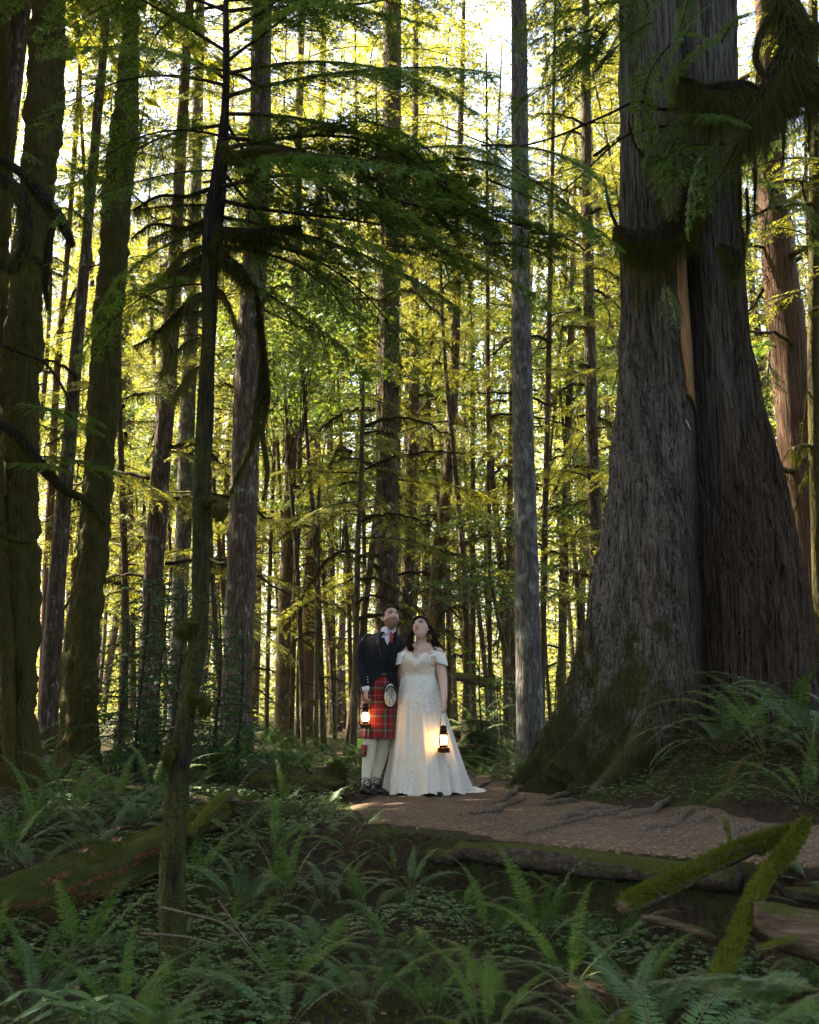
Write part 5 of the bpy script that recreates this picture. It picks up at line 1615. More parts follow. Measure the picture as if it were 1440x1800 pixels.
def build_ferns():
    for u, v, kind, s, n, lg in [
            (140, 1700, 'sword', 1.0, 13, SLOPE), (215, 1690, 'blue', 0.75, 7, SLOPE), (60, 1740, 'sword', 0.9, 11, SLOPE), (500, 1590, 'sword', 1.0, 14, SLOPE), (425, 1600, 'blue', 0.95, 11, SLOPE), (570, 1590, 'blue', 0.8, 10, SLOPE),
            (650, 1600, 'lady', 0.8, 7, LADY), (500, 1745, 'sword', 0.8, 11, SLOPE), (640, 1770, 'lady', 0.9, 8, LADY), (420, 1770, 'lady', 0.9, 8, LADY), (760, 1700, 'lady', 0.8, 7, LADY), (560, 1680, 'lady', 0.8, 7, LADY), (860, 1660, 'sword', 0.75, 9, SLOPE),
            (950, 1660, 'sword', 1.0, 11, SLOPE), (1000, 1730, 'sword', 0.9, 12, SLOPE), (1080, 1660, 'lady', 0.95, 6, LADY), (1100, 1800, 'blue', 0.9, 11, SLOPE), (880, 1780, 'lady', 0.9, 8, LADY), (760, 1790, 'sword', 0.8, 10, SLOPE),
            (1150, 1830, 'blue', 1.05, 9, SLOPE), (300, 1770, 'lady', 0.8, 7, LADY), (340, 1560, 'sword', 0.8, 9, SLOPE), (700, 1540, 'sword', 0.6, 8, SLOPE), (930, 1560, 'lady', 0.6, 6, LADY), (1080, 1560, 'lady', 0.5, 6, LADY), (1000, 1590, 'sword', 0.6, 8, SLOPE),
            (610, 1500, 'sword', 0.65, 9, SLOPE), (560, 1470, 'lady', 0.7, 7, LADY), (640, 1450, 'lady', 0.5, 6, LADY), (700, 1480, 'lady', 0.45, 6, LADY), (480, 1500, 'sword', 0.85, 11, SLOPE), (420, 1480, 'sword', 0.85, 10, SLOPE),
            (1430, 1560, 'lady', 0.6, 7, LADY), (1440, 1750, 'sword', 0.8, 9, SLOPE), (1330, 1720, 'lady', 0.6, 6, LADY), (60, 1800, 'blue', 0.9, 9, SLOPE), (210, 1800, 'sword', 0.8, 9, SLOPE), (690, 1680, 'sword', 0.7, 8, SLOPE), (810, 1600, 'lady', 0.5, 6, LADY)]:
        p = gp(u, v)
        fern(p[0], p[1], kind, s * 0.72, n, *lg)
    for u, d, s, n in [(1335, 10.1, 1.15, 16), (1262, 10.5, 0.95, 12), (1425, 9.8, 1.2, 15), (1395, 9.1, 0.85, 10), (1470, 10.6, 1.1, 12), (1310, 10.9, 1.0, 11), (1385, 11.2, 1.0, 11)]:
        fern((u - 720) / FPX * d, d, 'sword' if n % 3 else 'blue', s * 1.25, n, *BANK)
    for u, d, s, n, kd in [(905, 13.6, 0.9, 10, 'sword'), (945, 12.9, 0.95, 11, 'sword'), (880, 14.5, 0.9, 9, 'lady'), (968, 12.2, 0.7, 8, 'lady'), (925, 14.6, 1.0, 9, 'sword'), (850, 15.0, 0.9, 9, 'lady'), (990, 13.0, 0.9, 9, 'sword'), (940, 11.8, 0.55, 7, 'lady'), (832, 15.8, 1.0, 10, 'sword'), (800, 15.0, 0.8, 9, 'lady'), (872, 13.4, 0.6, 8, 'lady'), (905, 12.6, 0.55, 7, 'lady'), (840, 14.0, 0.6, 8, 'lady')]:
        fern((u - 720) / FPX * d, d, kd, s, n, *FOOT, z=None if kd != 'sword' or d < 15.5 else float(gz((u - 720) / FPX * d, d)) + 0.45)
    for u, v, s, n, kd in [(480, 1362, 0.9, 13, 'blue'), (440, 1345, 0.95, 12, 'sword'), (385, 1355, 0.9, 12, 'sword'), (265, 1400, 1.0, 13, 'sword'), (205, 1420, 1.0, 12, 'sword'), (120, 1440, 1.0, 12, 'sword'), (60, 1470, 1.0, 12, 'sword'), (15, 1510, 0.95, 11, 'sword'),
                           (335, 1385, 0.9, 11, 'lady'), (300, 1430, 0.9, 10, 'sword'), (180, 1480, 0.8, 9, 'blue'), (60, 1540, 0.8, 10, 'blue'), (150, 1500, 0.7, 9, 'lady'), (240, 1455, 0.8, 9, 'lady'), (110, 1400, 0.9, 10, 'sword'), (400, 1420, 0.7, 9, 'sword'),
                           (440, 1440, 0.75, 9, 'lady'), (520, 1440, 0.7, 9, 'lady'), (570, 1420, 0.5, 7, 'lady'), (500, 1418, 0.6, 8, 'sword'), (350, 1350, 0.95, 11, 'sword'), (300, 1350, 0.95, 11, 'sword'), (240, 1350, 0.95, 11, 'sword'), (190, 1365, 0.9, 11, 'sword'), (540, 1350, 0.7, 9, 'lady'), (575, 1345, 0.7, 8, 'lady')]:
        p = gp(u, v)
        fern(p[0], p[1], kd, s * 0.85, n, *LEFTF)
    # fill
    tries = made = 0
    while made < 30 and tries < 3000:
        tries += 1
        y = frng.uniform(4.6, 12.5)
        x = frng.uniform(-1, 1) * (0.37 * y + 0.4)
        if path_dist(np.array(x), np.array(y)) < 0.25 or any((x - a) ** 2 + (y - b) ** 2 < 0.30 ** 2 for a, b in FERNS):
            continue
        if (x > 0.3 and 6.0 < y < 13) or (x > 1.2 and y < 6.4):
            continue
        if -0.75 < x < 0.4 and 6.2 < y < 9.5 and frng.random() < 0.7:
            continue
        kd = frng.choice(['sword', 'lady', 'blue', 'lady'])
        lg = (LADY if kd == 'lady' else SLOPE) if y < 8 else LEFTF
        fern(x, y, kd, frng.uniform(0.35, 0.65), frng.randrange(6, 10), *lg)
        made += 1
    made = 0
    while made < 120:
        y = 12.5 + 20 * frng.random() ** 1.3
        x = frng.uniform(-1, 1) * (0.38 * y + 0.5)
        if path_dist(np.array(x), np.array(y)) < 0.3 or (x - 3) ** 2 + (y - 12.4) ** 2 < 2.2 ** 2 or (abs(x) < 0.9 and y < 12.8):
            continue
        ff = ob('low_fern', None, None, (x, y, float(gz(x, y))), (0, 0, 0), 1.0, 'low fern in the sunlit fern carpet between the slim trunks', 'fern', 'ferns of the wood beyond the couple')
        ob('fronds', FARFERN[made % 4], ff, (0, 0, 0), (0, 0, frng.uniform(0, 6)), frng.uniform(0.55, 1.0))
        made += 1
    # near bracken frond, close in front of the lens
    b = np.array([0.98, 2.75, float(gz(0.98, 2.75))])
    t = thing('bracken', b, 'bright green bracken frond spread wide above the other ferns, close and soft', 'fern')
    fm = frond('frond', 0.62, 8, -14, 22, 0.20, M['fern_light'], 431, True, 0.03)
    tip = P(1452, 1742, 2.35)
    mb = MB()
    tube_add(mb, crs([np.r_[0, 0, -0.02, 0.004], np.r_[(tip - b) * 0.55 + [0.03, 0, 0.03], 0.0035], np.r_[tip - b, 0.003]], 10), 5)
    ob('stem', mb.mesh('stem', M['fern_stem']), t)
    ob('frond', fm, t, tip - b, (0.35, 0.0, R(168)), 0.62)
    ob('frond', fm, t, tip - b, (-0.3, 0.12, R(128)), 0.5)
    ob('frond', fm, t, tip - b, (0.2, 0.25, R(215)), 0.5)
    # pale long fronds sweeping up beside the mossy branch
    p = P(1150, 1850, 3.9)
    g = float(gz(p[0], p[1]))
    t = thing('sword_fern', (p[0], p[1], g), 'sword fern with long pale blue-green fronds sweeping past the steep mossy branch', 'fern')
    for az, ti, s in ((0.9, 0.05, 1.05), (0.7, 0.18, 1.0), (0.55, 0.0, 0.95), (1.5, -0.1, 0.9), (2.6, 0.1, 0.8), (3.6, 0.2, 0.7), (5.2, 0.3, 0.6)):
        ob('frond', FR['blue'][0], t, (0, 0, 0), (0.1, ti, az), s)
    # broad toothed leaves at the bottom edge
    ml = M['fern_light']
    b = P(175, 1850, 3.5)
    b[2] = float(gz(b[0], b[1]))
    t = thing('leafy_shrub', b, 'low shrub with pale pointed toothed leaves at the foot of the ferns', 'shrub')
    r = np.random.default_rng(44)
    for k in range(9):
        c = P(60 + 20 * k + r.uniform(-12, 12), 1748 + r.uniform(-18, 30), 3.45 + r.uniform(-0.2, 0.25)) - b
        mb = MB()
        for j in range(5):
            a = -1.2 + 0.6 * j + r.normal(0, 0.1)
            d = nrm(np.array([math.sin(a) * 1.0 + 0.4, math.cos(a) * 0.5 - 0.4, -0.12 + 0.1 * math.cos(a)]))
            S = nrm(np.cross(d, np.array([0, 0, 1.0])))
            nn = 9
            tt = np.linspace(0, 1, nn)
            w = 0.022 * np.sin(np.pi * tt ** 0.75) ** 0.9 * (1 + 0.22 * (np.arange(nn) % 2)) + 0.0005
            L = 0.10 * r.uniform(0.8, 1.1)
            ce = c + d * (tt * L)[:, None] - np.array([0, 0, 1.0]) * (0.03 * tt ** 2)[:, None]
            v = np.concatenate([ce + S * w[:, None] + [0, 0, 0.004], ce, ce - S * w[:, None] + [0, 0, 0.004]])
            i = np.arange(nn - 1)
            mb.add(v, np.vstack([np.stack([i, i + 1, nn + i + 1, nn + i], 1), np.stack([nn + i, nn + i + 1, 2 * nn + i + 1, 2 * nn + i], 1)]), 0)
        tube_add(mb, crs([np.r_[0, 0, 0, 0.003], np.r_[c * 0.6 + [0, 0, 0.02], 0.002], np.r_[c, 0.0015]], 8), 4, 1)
        ob('leaf', mb.mesh('leaf', [ml, M['fern_stem']], smooth=False), t)


build_ferns()

# ---------------------------------------------------------------- ground cover
def ground_cover():
    r = np.random.default_rng(55)
    # wood sorrel: three-leafed, on slopes and at the cedar's foot
    n = 26000
    y = r.uniform(4.2, 13.5, n)
    x = r.uniform(-1, 1, n) * (0.38 * y + 0.4)
    z = gz(x, y)
    pd = path_dist(x, y)
    dens = fbm(x * 1.1 + 4, y * 1.1, 6.0, 3) - 0.02 + 0.25 * ((x > 1.0) & (y > 9)) + 0.22 * ((x > 0.9) & (y < 6.6)) - 0.2 * ((np.abs(x - 0.1) < 0.7) & (y > 6.0) & (y < 8))
    k = (pd > 0.05 + 0.12 * r.uniform(0, 1, n)) & (dens > 0.0)
    x, y, z = x[k], y[k], z[k]
    hgt = r.uniform(0.02, 0.10, len(x))
    az = r.uniform(0, 6.28, len(x))
    mb = MB()
    for j in range(3):
        a = az + j * 2.094
        d = nrm(np.stack([np.cos(a), np.sin(a), -0.12 + r.normal(0, 0.15, len(a))], 1))
        L = r.uniform(0.018, 0.034, len(a))
        v, q = diamonds(np.stack([x, y, z + hgt], 1), d, nrm(np.array([0, 0, 1.0]) + r.normal(0, 0.25, d.shape)), L, L * 0.95, 0.62)
        mb.add(v, q)
    ob('wood_sorrel', mb.mesh('wood_sorrel', M['sorrel'], smooth=False), kind='stuff', label='carpet of three-leafed wood sorrel over the forest floor', cat='ground cover')
    # moss tufts
    n = 60000
    y = r.uniform(4.2, 13, n)
    x = r.uniform(-1, 1, n) * (0.38 * y + 0.3)
    k = (path_dist(x, y) > 0.0 + 0.12 * r.uniform(0, 1, n)) & (fbm(x * 1.4, y * 1.4, 2.0, 4) > -0.02)
    x, y = x[k], y[k]
    o = np.stack([x, y, gz(x, y) - 0.004], 1)
    d = nrm(r.normal(0, 0.6, o.shape) + np.array([0, 0, 1.0]))
    L = r.uniform(0.012, 0.035, len(o))
    v, q = diamonds(o, d, nrm(r.normal(0, 1, o.shape)), L, L * 0.3)
    ob('moss', MB().add(v, q).mesh('moss', M['moss_bright'], smooth=False), kind='stuff', label='soft green moss covering patches of the forest floor', cat='moss')
    # litter: twigs and needles on floor and path
    n = 5000
    y = r.uniform(4.2, 14, n)
    x = r.uniform(-1, 1, n) * (0.38 * y + 0.3)
    pdx = path_dist(x, y)
    k = (pdx > 0) | (r.uniform(0, 1, n) < 0.45)
    x, y = x[k], y[k]
    o = np.stack([x, y, gz(x, y) + 0.022 + r.uniform(0, 0.012, len(x))], 1)
    a = r.uniform(0, 6.28, len(x))
    d = nrm(np.stack([np.cos(a), np.sin(a), r.normal(0, 0.12, len(x))], 1))
    L = r.uniform(0.02, 0.16, len(x)) * r.uniform(0.3, 1, len(x))
    v, q = diamonds(o, d, nrm(np.array([0, 0, 1.0]) + r.normal(0, 0.3, o.shape)), L, np.maximum(0.003, L * 0.05), 0.5)
    mb = MB().add(v, q)
    k = r.uniform(0, 1, len(o)) < 0.22
    L2 = r.uniform(0.015, 0.04, k.sum())
    mb.add(*diamonds(o[k] + [0.05, 0.03, 0.0], d[k], nrm(np.array([0, 0, 1.0]) + r.normal(0, 0.3, o[k].shape)), L2, L2 * 0.6), m=1)
    m, nt, out = newmat('leaf_litter')
    oi = noise(nt, coords(nt), 14, 2)
    bsdf(nt, out, ramp(nt, oi.outputs[0], [(0.35, (0.09, 0.05, 0.03)), (0.5, (0.2, 0.11, 0.06)), (0.65, (0.28, 0.17, 0.10))]), 0.8)
    ob('litter', mb.mesh('litter', [M['dry_twig'], m], smooth=False), kind='stuff', label='scattered twigs, needles and dead leaves on floor and path', cat='litter')
    # three fallen maple leaves on the rotten log
    ml, nt, out = newmat('maple_leaf')
    bsdf(nt, out, ramp(nt, noise(nt, coords(nt), 30, 3).outputs[0], [(0.3, (0.22, 0.085, 0.05)), (0.7, (0.36, 0.19, 0.13))]), 0.7)
    for k, (u, v, d, lab) in enumerate([(206, 1478, 7.0, 'pale pinkish fallen maple leaf on the mossy top of the rotten log'), (143, 1497, 6.8, 'orange-brown fallen maple leaf low on the mossy log'), (203, 1459, 7.3, 'small red-brown fallen leaf behind the mossy log')]):
        mb = MB()
        for j in range(5):
            a = -1.3 + 0.65 * j
            L = 0.055 * (1 - 0.25 * abs(j - 2))
            dd = nrm(np.array([[math.sin(a), -0.5 * math.cos(a), 0.4 * math.cos(a)]]))
            mb.add(*diamonds(np.zeros((1, 3)), dd, np.array([[0, -0.6, 0.7]]), [L], [L * 0.75], 0.5))
        p = P(u, v, d)
        ob('fallen_leaf', mb.mesh('fallen_leaf', ml, smooth=False), None, p, (0, 0, k * 0.8), 1.0, lab, 'leaf')


ground_cover()
# ---------------------------------------------------------------- the couple
PPM = 177.0          # photograph pixels for one metre where they stand
PD = 11.3


def loft(rows, n, m=40, mod=None, phi0=0.0, phi1=2 * np.pi, closed=True, power=2.0):
    """rows: x, y, z, rx, ry [, rot]; returns grid of points (m, n, 3) and phi, t. phi = 0 faces the camera (-y), positive towards +x"""
    rows = np.asarray(rows, float)
    L = np.r_[0, np.cumsum(np.linalg.norm(np.diff(rows[:, :3], axis=0), axis=1) + 1e-6)]
    s = np.linspace(0, L[-1], m)
    q = np.vstack([2 * rows[0] - rows[1], rows, 2 * rows[-1] - rows[-2]])
    c = np.zeros((m, rows.shape[1]))
    seg = np.clip(np.searchsorted(L, s, side='right') - 1, 0, len(rows) - 2)
    t = ((s - L[seg]) / (L[seg + 1] - L[seg]))[:, None]
    a, b, cc, d = q[seg], q[seg + 1], q[seg + 2], q[seg + 3]
    c = 0.5 * (2 * b + (cc - a) * t + (2 * a - 5 * b + 4 * cc - d) * t ** 2 + (3 * b - a - 3 * cc + d) * t ** 3)
    tt = s / L[-1]
    if callable(phi0):
        p0, p1 = phi0(c[:, 2]), phi1(c[:, 2])
        u = np.linspace(0, 1, n)
        PH = p0[:, None] + (p1 - p0)[:, None] * u[None]
    else:
        PH = np.tile(np.linspace(phi0, phi1, n, endpoint=not closed), (m, 1))
    sx, sy = np.sin(PH), -np.cos(PH)
    if power != 2.0:
        k = (np.abs(sx) ** power + np.abs(sy) ** power) ** (-1 / power)
        sx, sy = sx * k, sy * k
    f = np.ones_like(PH) if mod is None else mod(PH, tt[:, None], c[:, 2][:, None])
    x = c[:, 0][:, None] + sx * c[:, 3][:, None] * f
    y = c[:, 1][:, None] + sy * c[:, 4][:, None] * f
    z = np.repeat(c[:, 2][:, None], n, 1)
    return np.stack([x, y, z], -1), PH, tt


def loft_mesh(name, G, mat, wrap=True, thick=0.0, uv=None):
    m, n = G.shape[:2]
    q = grid_q(m, n, wrap)
    me = MB().add(G.reshape(-1, 3), q, uv=None if uv is None else uv.reshape(-1, 2)).mesh(name, mat, uv=uv is not None)
    return me


def part(name, me, parent, thick=0.0, **kw):
    o = ob(name, me, parent, **kw)
    if thick:
        md = o.modifiers.new('thickness', 'SOLIDIFY')
        md.thickness = thick
        md.offset = -1.0
    return o


def chain(mb, rows, n=14, m=None):
    """closed tapered limb through rows x,y,z,r with rounded ends"""
    p = crs(rows, m or max(10, 5 * len(rows)))
    t0, t1 = nrm(p[0, :3] - p[1, :3]), nrm(p[-1, :3] - p[-2, :3])
    r0, r1 = p[0, 3], p[-1, 3]
    a = [np.r_[p[0, :3] + t0 * r0 * f, r0 * g] for f, g in ((0.98, 0.15), (0.8, 0.6), (0.45, 0.89))]
    b = [np.r_[p[-1, :3] + t1 * r1 * f, r1 * g] for f, g in ((0.45, 0.89), (0.8, 0.6), (0.98, 0.15))]
    tube_add(mb, np.vstack([a, p, b]), n)


def head_points(nu=72, nv=56, grow=0.0, female=False):
    a, b = np.meshgrid(np.linspace(0, 2 * np.pi, nu, endpoint=False), np.linspace(-0.5 * np.pi, 0.5 * np.pi, nv))
    dx, dy, dz = np.sin(a) * np.cos(b), -np.cos(a) * np.cos(b), np.sin(b)
    W, Dp, H = (0.074, 0.094, 0.116) if female else (0.077, 0.098, 0.120)
    x, y, z = dx * (W + grow), dy * (Dp + grow), dz * (H + grow)
    low = np.clip(-dz, 0, 1)
    x = x * (1 - (0.30 if female else 0.22) * low ** 1.6)
    y = np.where(y < 0, y * (0.94 + 0.02 * low), y * (1 - 0.35 * low))
    if grow < 0.004:
        fr = np.clip(-dy, 0, 1) ** 2
        y = y - fr * 0.026 * np.exp(-(x / 0.013) ** 2) * np.interp(z, [-0.045, -0.034, -0.026, 0.0, 0.022, 0.04], [0, 0.75, 1.0, 0.6, 0.28, 0])
        y = y - fr * 0.007 * np.exp(-((z - 0.032) / 0.012) ** 2) * (np.abs(x) < 0.055)
        for s in (1, -1):
            y = y + fr * 0.011 * np.exp(-((x - s * 0.031) / 0.017) ** 2 - ((z - 0.012) / 0.012) ** 2)
            y = y - fr * 0.005 * np.exp(-((x - s * 0.040) / 0.02) ** 2 - ((z + 0.025) / 0.02) ** 2)
        y = y - fr * 0.006 * np.exp(-(x / 0.022) ** 2 - ((z + 0.060) / 0.010) ** 2) - fr * 0.009 * np.exp(-(x / 0.025) ** 2 - ((z + 0.098) / 0.014) ** 2)
    return np.stack([x, y, z], -1)


def head_matrix(yaw, pitch, roll, at_):
    return Matrix.Translation(Vector(at_)) @ Matrix.Rotation(yaw, 4, 'Z') @ Matrix.Rotation(pitch, 4, 'X') @ Matrix.Rotation(roll, 4, 'Y')


def xf(Mx, G):
    A = np.array(Mx)
    return G @ A[:3, :3].T + A[:3, 3]


def hand_rows(wrist, tipdir, across, palmn, curl=0.7, s=1.0, thumb=1.0):
    """list of limb rows for palm, four fingers and thumb; fingers curl towards palmn"""
    w, d, a, nn = [np.asarray(k, float) for k in (wrist, tipdir, across, palmn)]
    d, a, nn = nrm(d), nrm(a), nrm(nn)
    out = []
    for k in (-1, 0, 1):
        out.append([np.r_[w + a * 0.010 * k, 0.020 * s], np.r_[w + d * 0.045 * s + a * 0.019 * k * s, 0.017 * s], np.r_[w + d * 0.088 * s + a * 0.024 * k * s, 0.0135 * s]])
    for k, L in ((-1.5, 0.066), (-0.5, 0.078), (0.5, 0.074), (1.5, 0.058)):
        p = w + d * 0.088 * s + a * 0.0185 * k * s
        rows = [np.r_[p, 0.0098 * s]]
        ang = 0.25 * curl
        for f in (0.42, 0.33, 0.25):
            dd = d * math.cos(ang) + nn * math.sin(ang)
            p = p + dd * L * f * s
            rows.append(np.r_[p, (0.0092 - 0.001 * len(rows)) * s])
            ang += curl * 1.05
        out.append(rows)
    p = w + d * 0.022 * s - a * 0.026 * s * thumb
    out.append([np.r_[p, 0.0125 * s], np.r_[p + d * 0.03 * s - a * 0.018 * s * thumb + nn * 0.014, 0.011 * s], np.r_[p + d * 0.060 * s - a * 0.014 * s * thumb + nn * 0.03, 0.009 * s]])
    return out


def remeshed(mb, name, mat, voxel=0.0066, smooth=3):
    o = bpy.data.objects.new(name, mb.mesh(name, mat))
    COL.objects.link(o)
    md = o.modifiers.new('r', 'REMESH')
    md.mode = 'VOXEL'
    md.voxel_size = voxel
    md.use_smooth_shade = True
    ms = o.modifiers.new('s', 'SMOOTH')
    ms.factor = 0.5
    ms.iterations = smooth
    bpy.context.view_layer.update()
    dg = bpy.context.evaluated_depsgraph_get()
    me = bpy.data.meshes.new_from_object(o.evaluated_get(dg))
    old = o.data
    bpy.data.objects.remove(o)
    bpy.data.meshes.remove(old)
    me.name = name
    me.materials.clear()
    me.materials.append(mat)
    return me


def paint_face(me, Mx, skin, female, beard=None):
    V = np.empty(len(me.vertices) * 3, np.float32)
    me.vertices.foreach_get('co', V)
    V = V.reshape(-1, 3).astype(float)
    inv = np.array(Mx.inverted())
    h = V @ inv[:3, :3].T + inv[:3, 3]
    x, y, z = h[:, 0], h[:, 1], h[:, 2]
    C = np.tile(np.array(skin), (len(V), 1))
    C *= (1 + 0.08 * fbm(V[:, 0] * 30, V[:, 1] * 30, V[:, 2] * 30, 3))[:, None]
    near = (np.abs(x) < 0.09) & (np.abs(y) < 0.14) & (np.abs(z) < 0.13)
    front = near & (y < -0.03)

    def put(mask, c, w=1.0):
        C[mask] = C[mask] * (1 - w) + np.array(c) * w
    put(front & (np.exp(-((np.abs(x) - 0.042) / 0.02) ** 2 - ((z + 0.03) / 0.022) ** 2) > 0.4), (0.50, 0.22, 0.17), 0.35)
    put(front & (np.abs(x) < 0.018) & (np.abs(z + 0.032) < 0.012), (0.48, 0.22, 0.17), 0.35)
    if beard is not None:
        jaw = near & (z < -0.032) & (y < 0.02) & (z > -0.135)
        face = (np.abs(x) < 0.024) & (z > -0.048)
        put(jaw & ~face, beard, 0.72)
        put(front & (np.abs(x) < 0.030) & (z < -0.040) & (z > -0.054), beard, 0.8)
    put(front & (np.abs(x) < 0.023) & (np.abs(z + 0.061) < (0.0095 if female else 0.007)), (0.33, 0.095, 0.085) if female else (0.36, 0.15, 0.12), 0.85)
    put(front & (np.abs(x) < 0.021) & (np.abs(z + 0.061) < 0.0022), (0.08, 0.025, 0.02), 0.8)
    put(front & (np.abs(x) < 0.014) & (np.abs(z + 0.042) < 0.005), (0.12, 0.045, 0.035), 0.7)  # painted shade under the nose
    ex = np.abs(np.abs(x) - 0.031)
    put(front & (ex < 0.026) & (np.abs(z - 0.014) < 0.017), (0.20, 0.095, 0.07), 0.55)  # eye sockets darkened in colour to stand in for shade
    put(front & (ex < 0.016) & (np.abs(z - 0.011) < 0.006), (0.5, 0.45, 0.42), 0.7)
    put(front & (ex < 0.009) & (np.abs(z - 0.0125) < 0.008), (0.035, 0.022, 0.016))
    put(front & (ex < 0.019) & (np.abs(z - 0.0195 + 8 * ex ** 2) < 0.0028), (0.03, 0.02, 0.016))
    put(front & (ex < 0.021) & (np.abs(z - 0.036 + 6 * ex ** 2) < (0.0045 if female else 0.0065)), (0.04, 0.022, 0.015), 0.92)
    at = me.color_attributes.new('Col', 'FLOAT_COLOR', 'POINT')
    at.data.foreach_set('color', np.c_[np.clip(C, 0, 1), np.ones(len(C))].astype(np.float32).ravel())


def mat_skin():
    m, nt, out = newmat('skin')
    at = nd(nt, 'ShaderNodeAttribute', attribute_name='Col')
    nz = noise(nt, coords(nt), 180, 2)
    bsdf(nt, out, at.outputs['Color'], 0.5, nz.outputs[0], 0.12, 0.002, 0.35)
    return m


def mat_cloth(name, a, b, scale=300, rough=0.85, sheen=0.3, strength=0.25, wrinkle=0.0):
    m, nt, out = newmat(name)
    n1 = noise(nt, coords(nt), scale, 2, 0.7)
    n2 = noise(nt, coords(nt, (1, 1, 1.6)), 9, 4, 0.6)
    c = mix(nt, grey(nt, mth(nt, 'ADD', mth(nt, 'MULTIPLY', n1.outputs[0], 0.7), mth(nt, 'MULTIPLY', n2.outputs[0], 0.3)), 0.35, 0.65), a, b)
    h = mth(nt, 'ADD', mth(nt, 'MULTIPLY', n1.outputs[0], 0.25), mth(nt, 'MULTIPLY', n2.outputs[0], wrinkle * 3))
    bsdf(nt, out, c, rough, h, strength, 0.01, 0.2, **{'Sheen Weight': sheen})
    return m


def mat_tartan():
    m, nt, out = newmat('tartan')
    tc = nd(nt, 'ShaderNodeTexCoord')
    sp = nd(nt, 'ShaderNodeSeparateXYZ', {0: tc.outputs['UV']})
    red, grn, nvy, yel, wht, blk = (0.20, 0.006, 0.007), (0.012, 0.045, 0.018), (0.010, 0.012, 0.035), (0.45, 0.28, 0.03), (0.5, 0.46, 0.42), (0.012, 0.01, 0.01)
    st = [(0.0, red), (0.30, nvy), (0.33, red), (0.36, grn), (0.46, yel), (0.475, grn), (0.52, wht), (0.54, grn), (0.62, nvy), (0.70, red), (0.735, blk), (0.75, red), (0.96, wht), (0.975, red)]
    cols = []
    for k in (0, 1):
        f = mth(nt, 'FRACT', mth(nt, 'MULTIPLY', sp.outputs[k], 1.0 / 0.135))
        cols.append(ramp(nt, f, st, 'CONSTANT'))
    c = mix(nt, 0.5, cols[0], cols[1])
    n1 = noise(nt, coords(nt), 350, 2)
    bsdf(nt, out, c, 0.85, n1.outputs[0], 0.25, 0.005, 0.2, **{'Sheen Weight': 0.2})
    return m


M['skin'] = mat_skin()
M['wool'] = mat_cloth('wool', (0.005, 0.0055, 0.0075), (0.012, 0.013, 0.017), 320, 0.9, 0.05, 0.5, 0.25)
M['waistcoat'] = mat_cloth('waistcoat', (0.007, 0.008, 0.010), (0.018, 0.019, 0.023), 320, 0.8, 0.1, 0.4, 0.2)
M['shirt'] = mat_cloth('shirt', (0.62, 0.62, 0.70), (0.72, 0.72, 0.80), 400, 0.7, 0.1, 0.2, 0.3)
M['tartan'] = mat_tartan()
M['sock'] = mat_cloth('sock', (0.52, 0.46, 0.36), (0.68, 0.62, 0.51), 220, 0.9, 0.3, 0.6)
M['leather'] = mat_cloth('leather', (0.008, 0.008, 0.009), (0.016, 0.016, 0.018), 60, 0.38, 0.0, 0.25, 0.2)
M['fur'] = mat_cloth('fur', (0.36, 0.32, 0.25), (0.62, 0.58, 0.50), 160, 0.9, 0.5, 1.0)
M['silver'] = mat_cloth('silver', (0.32, 0.31, 0.28), (0.46, 0.45, 0.42), 80, 0.35, 0.0, 0.2)
M['silver'].node_tree.nodes['Principled BSDF'].inputs['Metallic'].default_value = 0.9
M['hair_man'] = mat_cloth('hair_man', (0.008, 0.005, 0.004), (0.022, 0.013, 0.009), 260, 0.85, 0.0, 0.8)
M['hair_woman'] = mat_cloth('hair_woman', (0.008, 0.005, 0.004), (0.024, 0.012, 0.009), 200, 0.75, 0.0, 0.6)
M['satin'] = mat_cloth('satin', (0.62, 0.52, 0.41), (0.72, 0.62, 0.50), 60, 0.45, 0.3, 0.15, 0.3)
M['tulle'] = mat_cloth('tulle', (0.62, 0.54, 0.44), (0.73, 0.66, 0.56), 240, 0.6, 0.5, 0.3, 0.15)
M['lace'] = mat_cloth('lace', (0.70, 0.67, 0.62), (0.80, 0.78, 0.74), 180, 0.6, 0.3, 0.5)
M['tie'] = mat_cloth('tie', (0.28, 0.02, 0.02), (0.38, 0.05, 0.04), 120, 0.6, 0.1, 0.3)


def tubepart(name, rows, mat, parent, n=16, m=None, **kw):
    mb = MB()
    chain(mb, rows, n, m)
    return ob(name, mb.mesh(name, mat), parent)


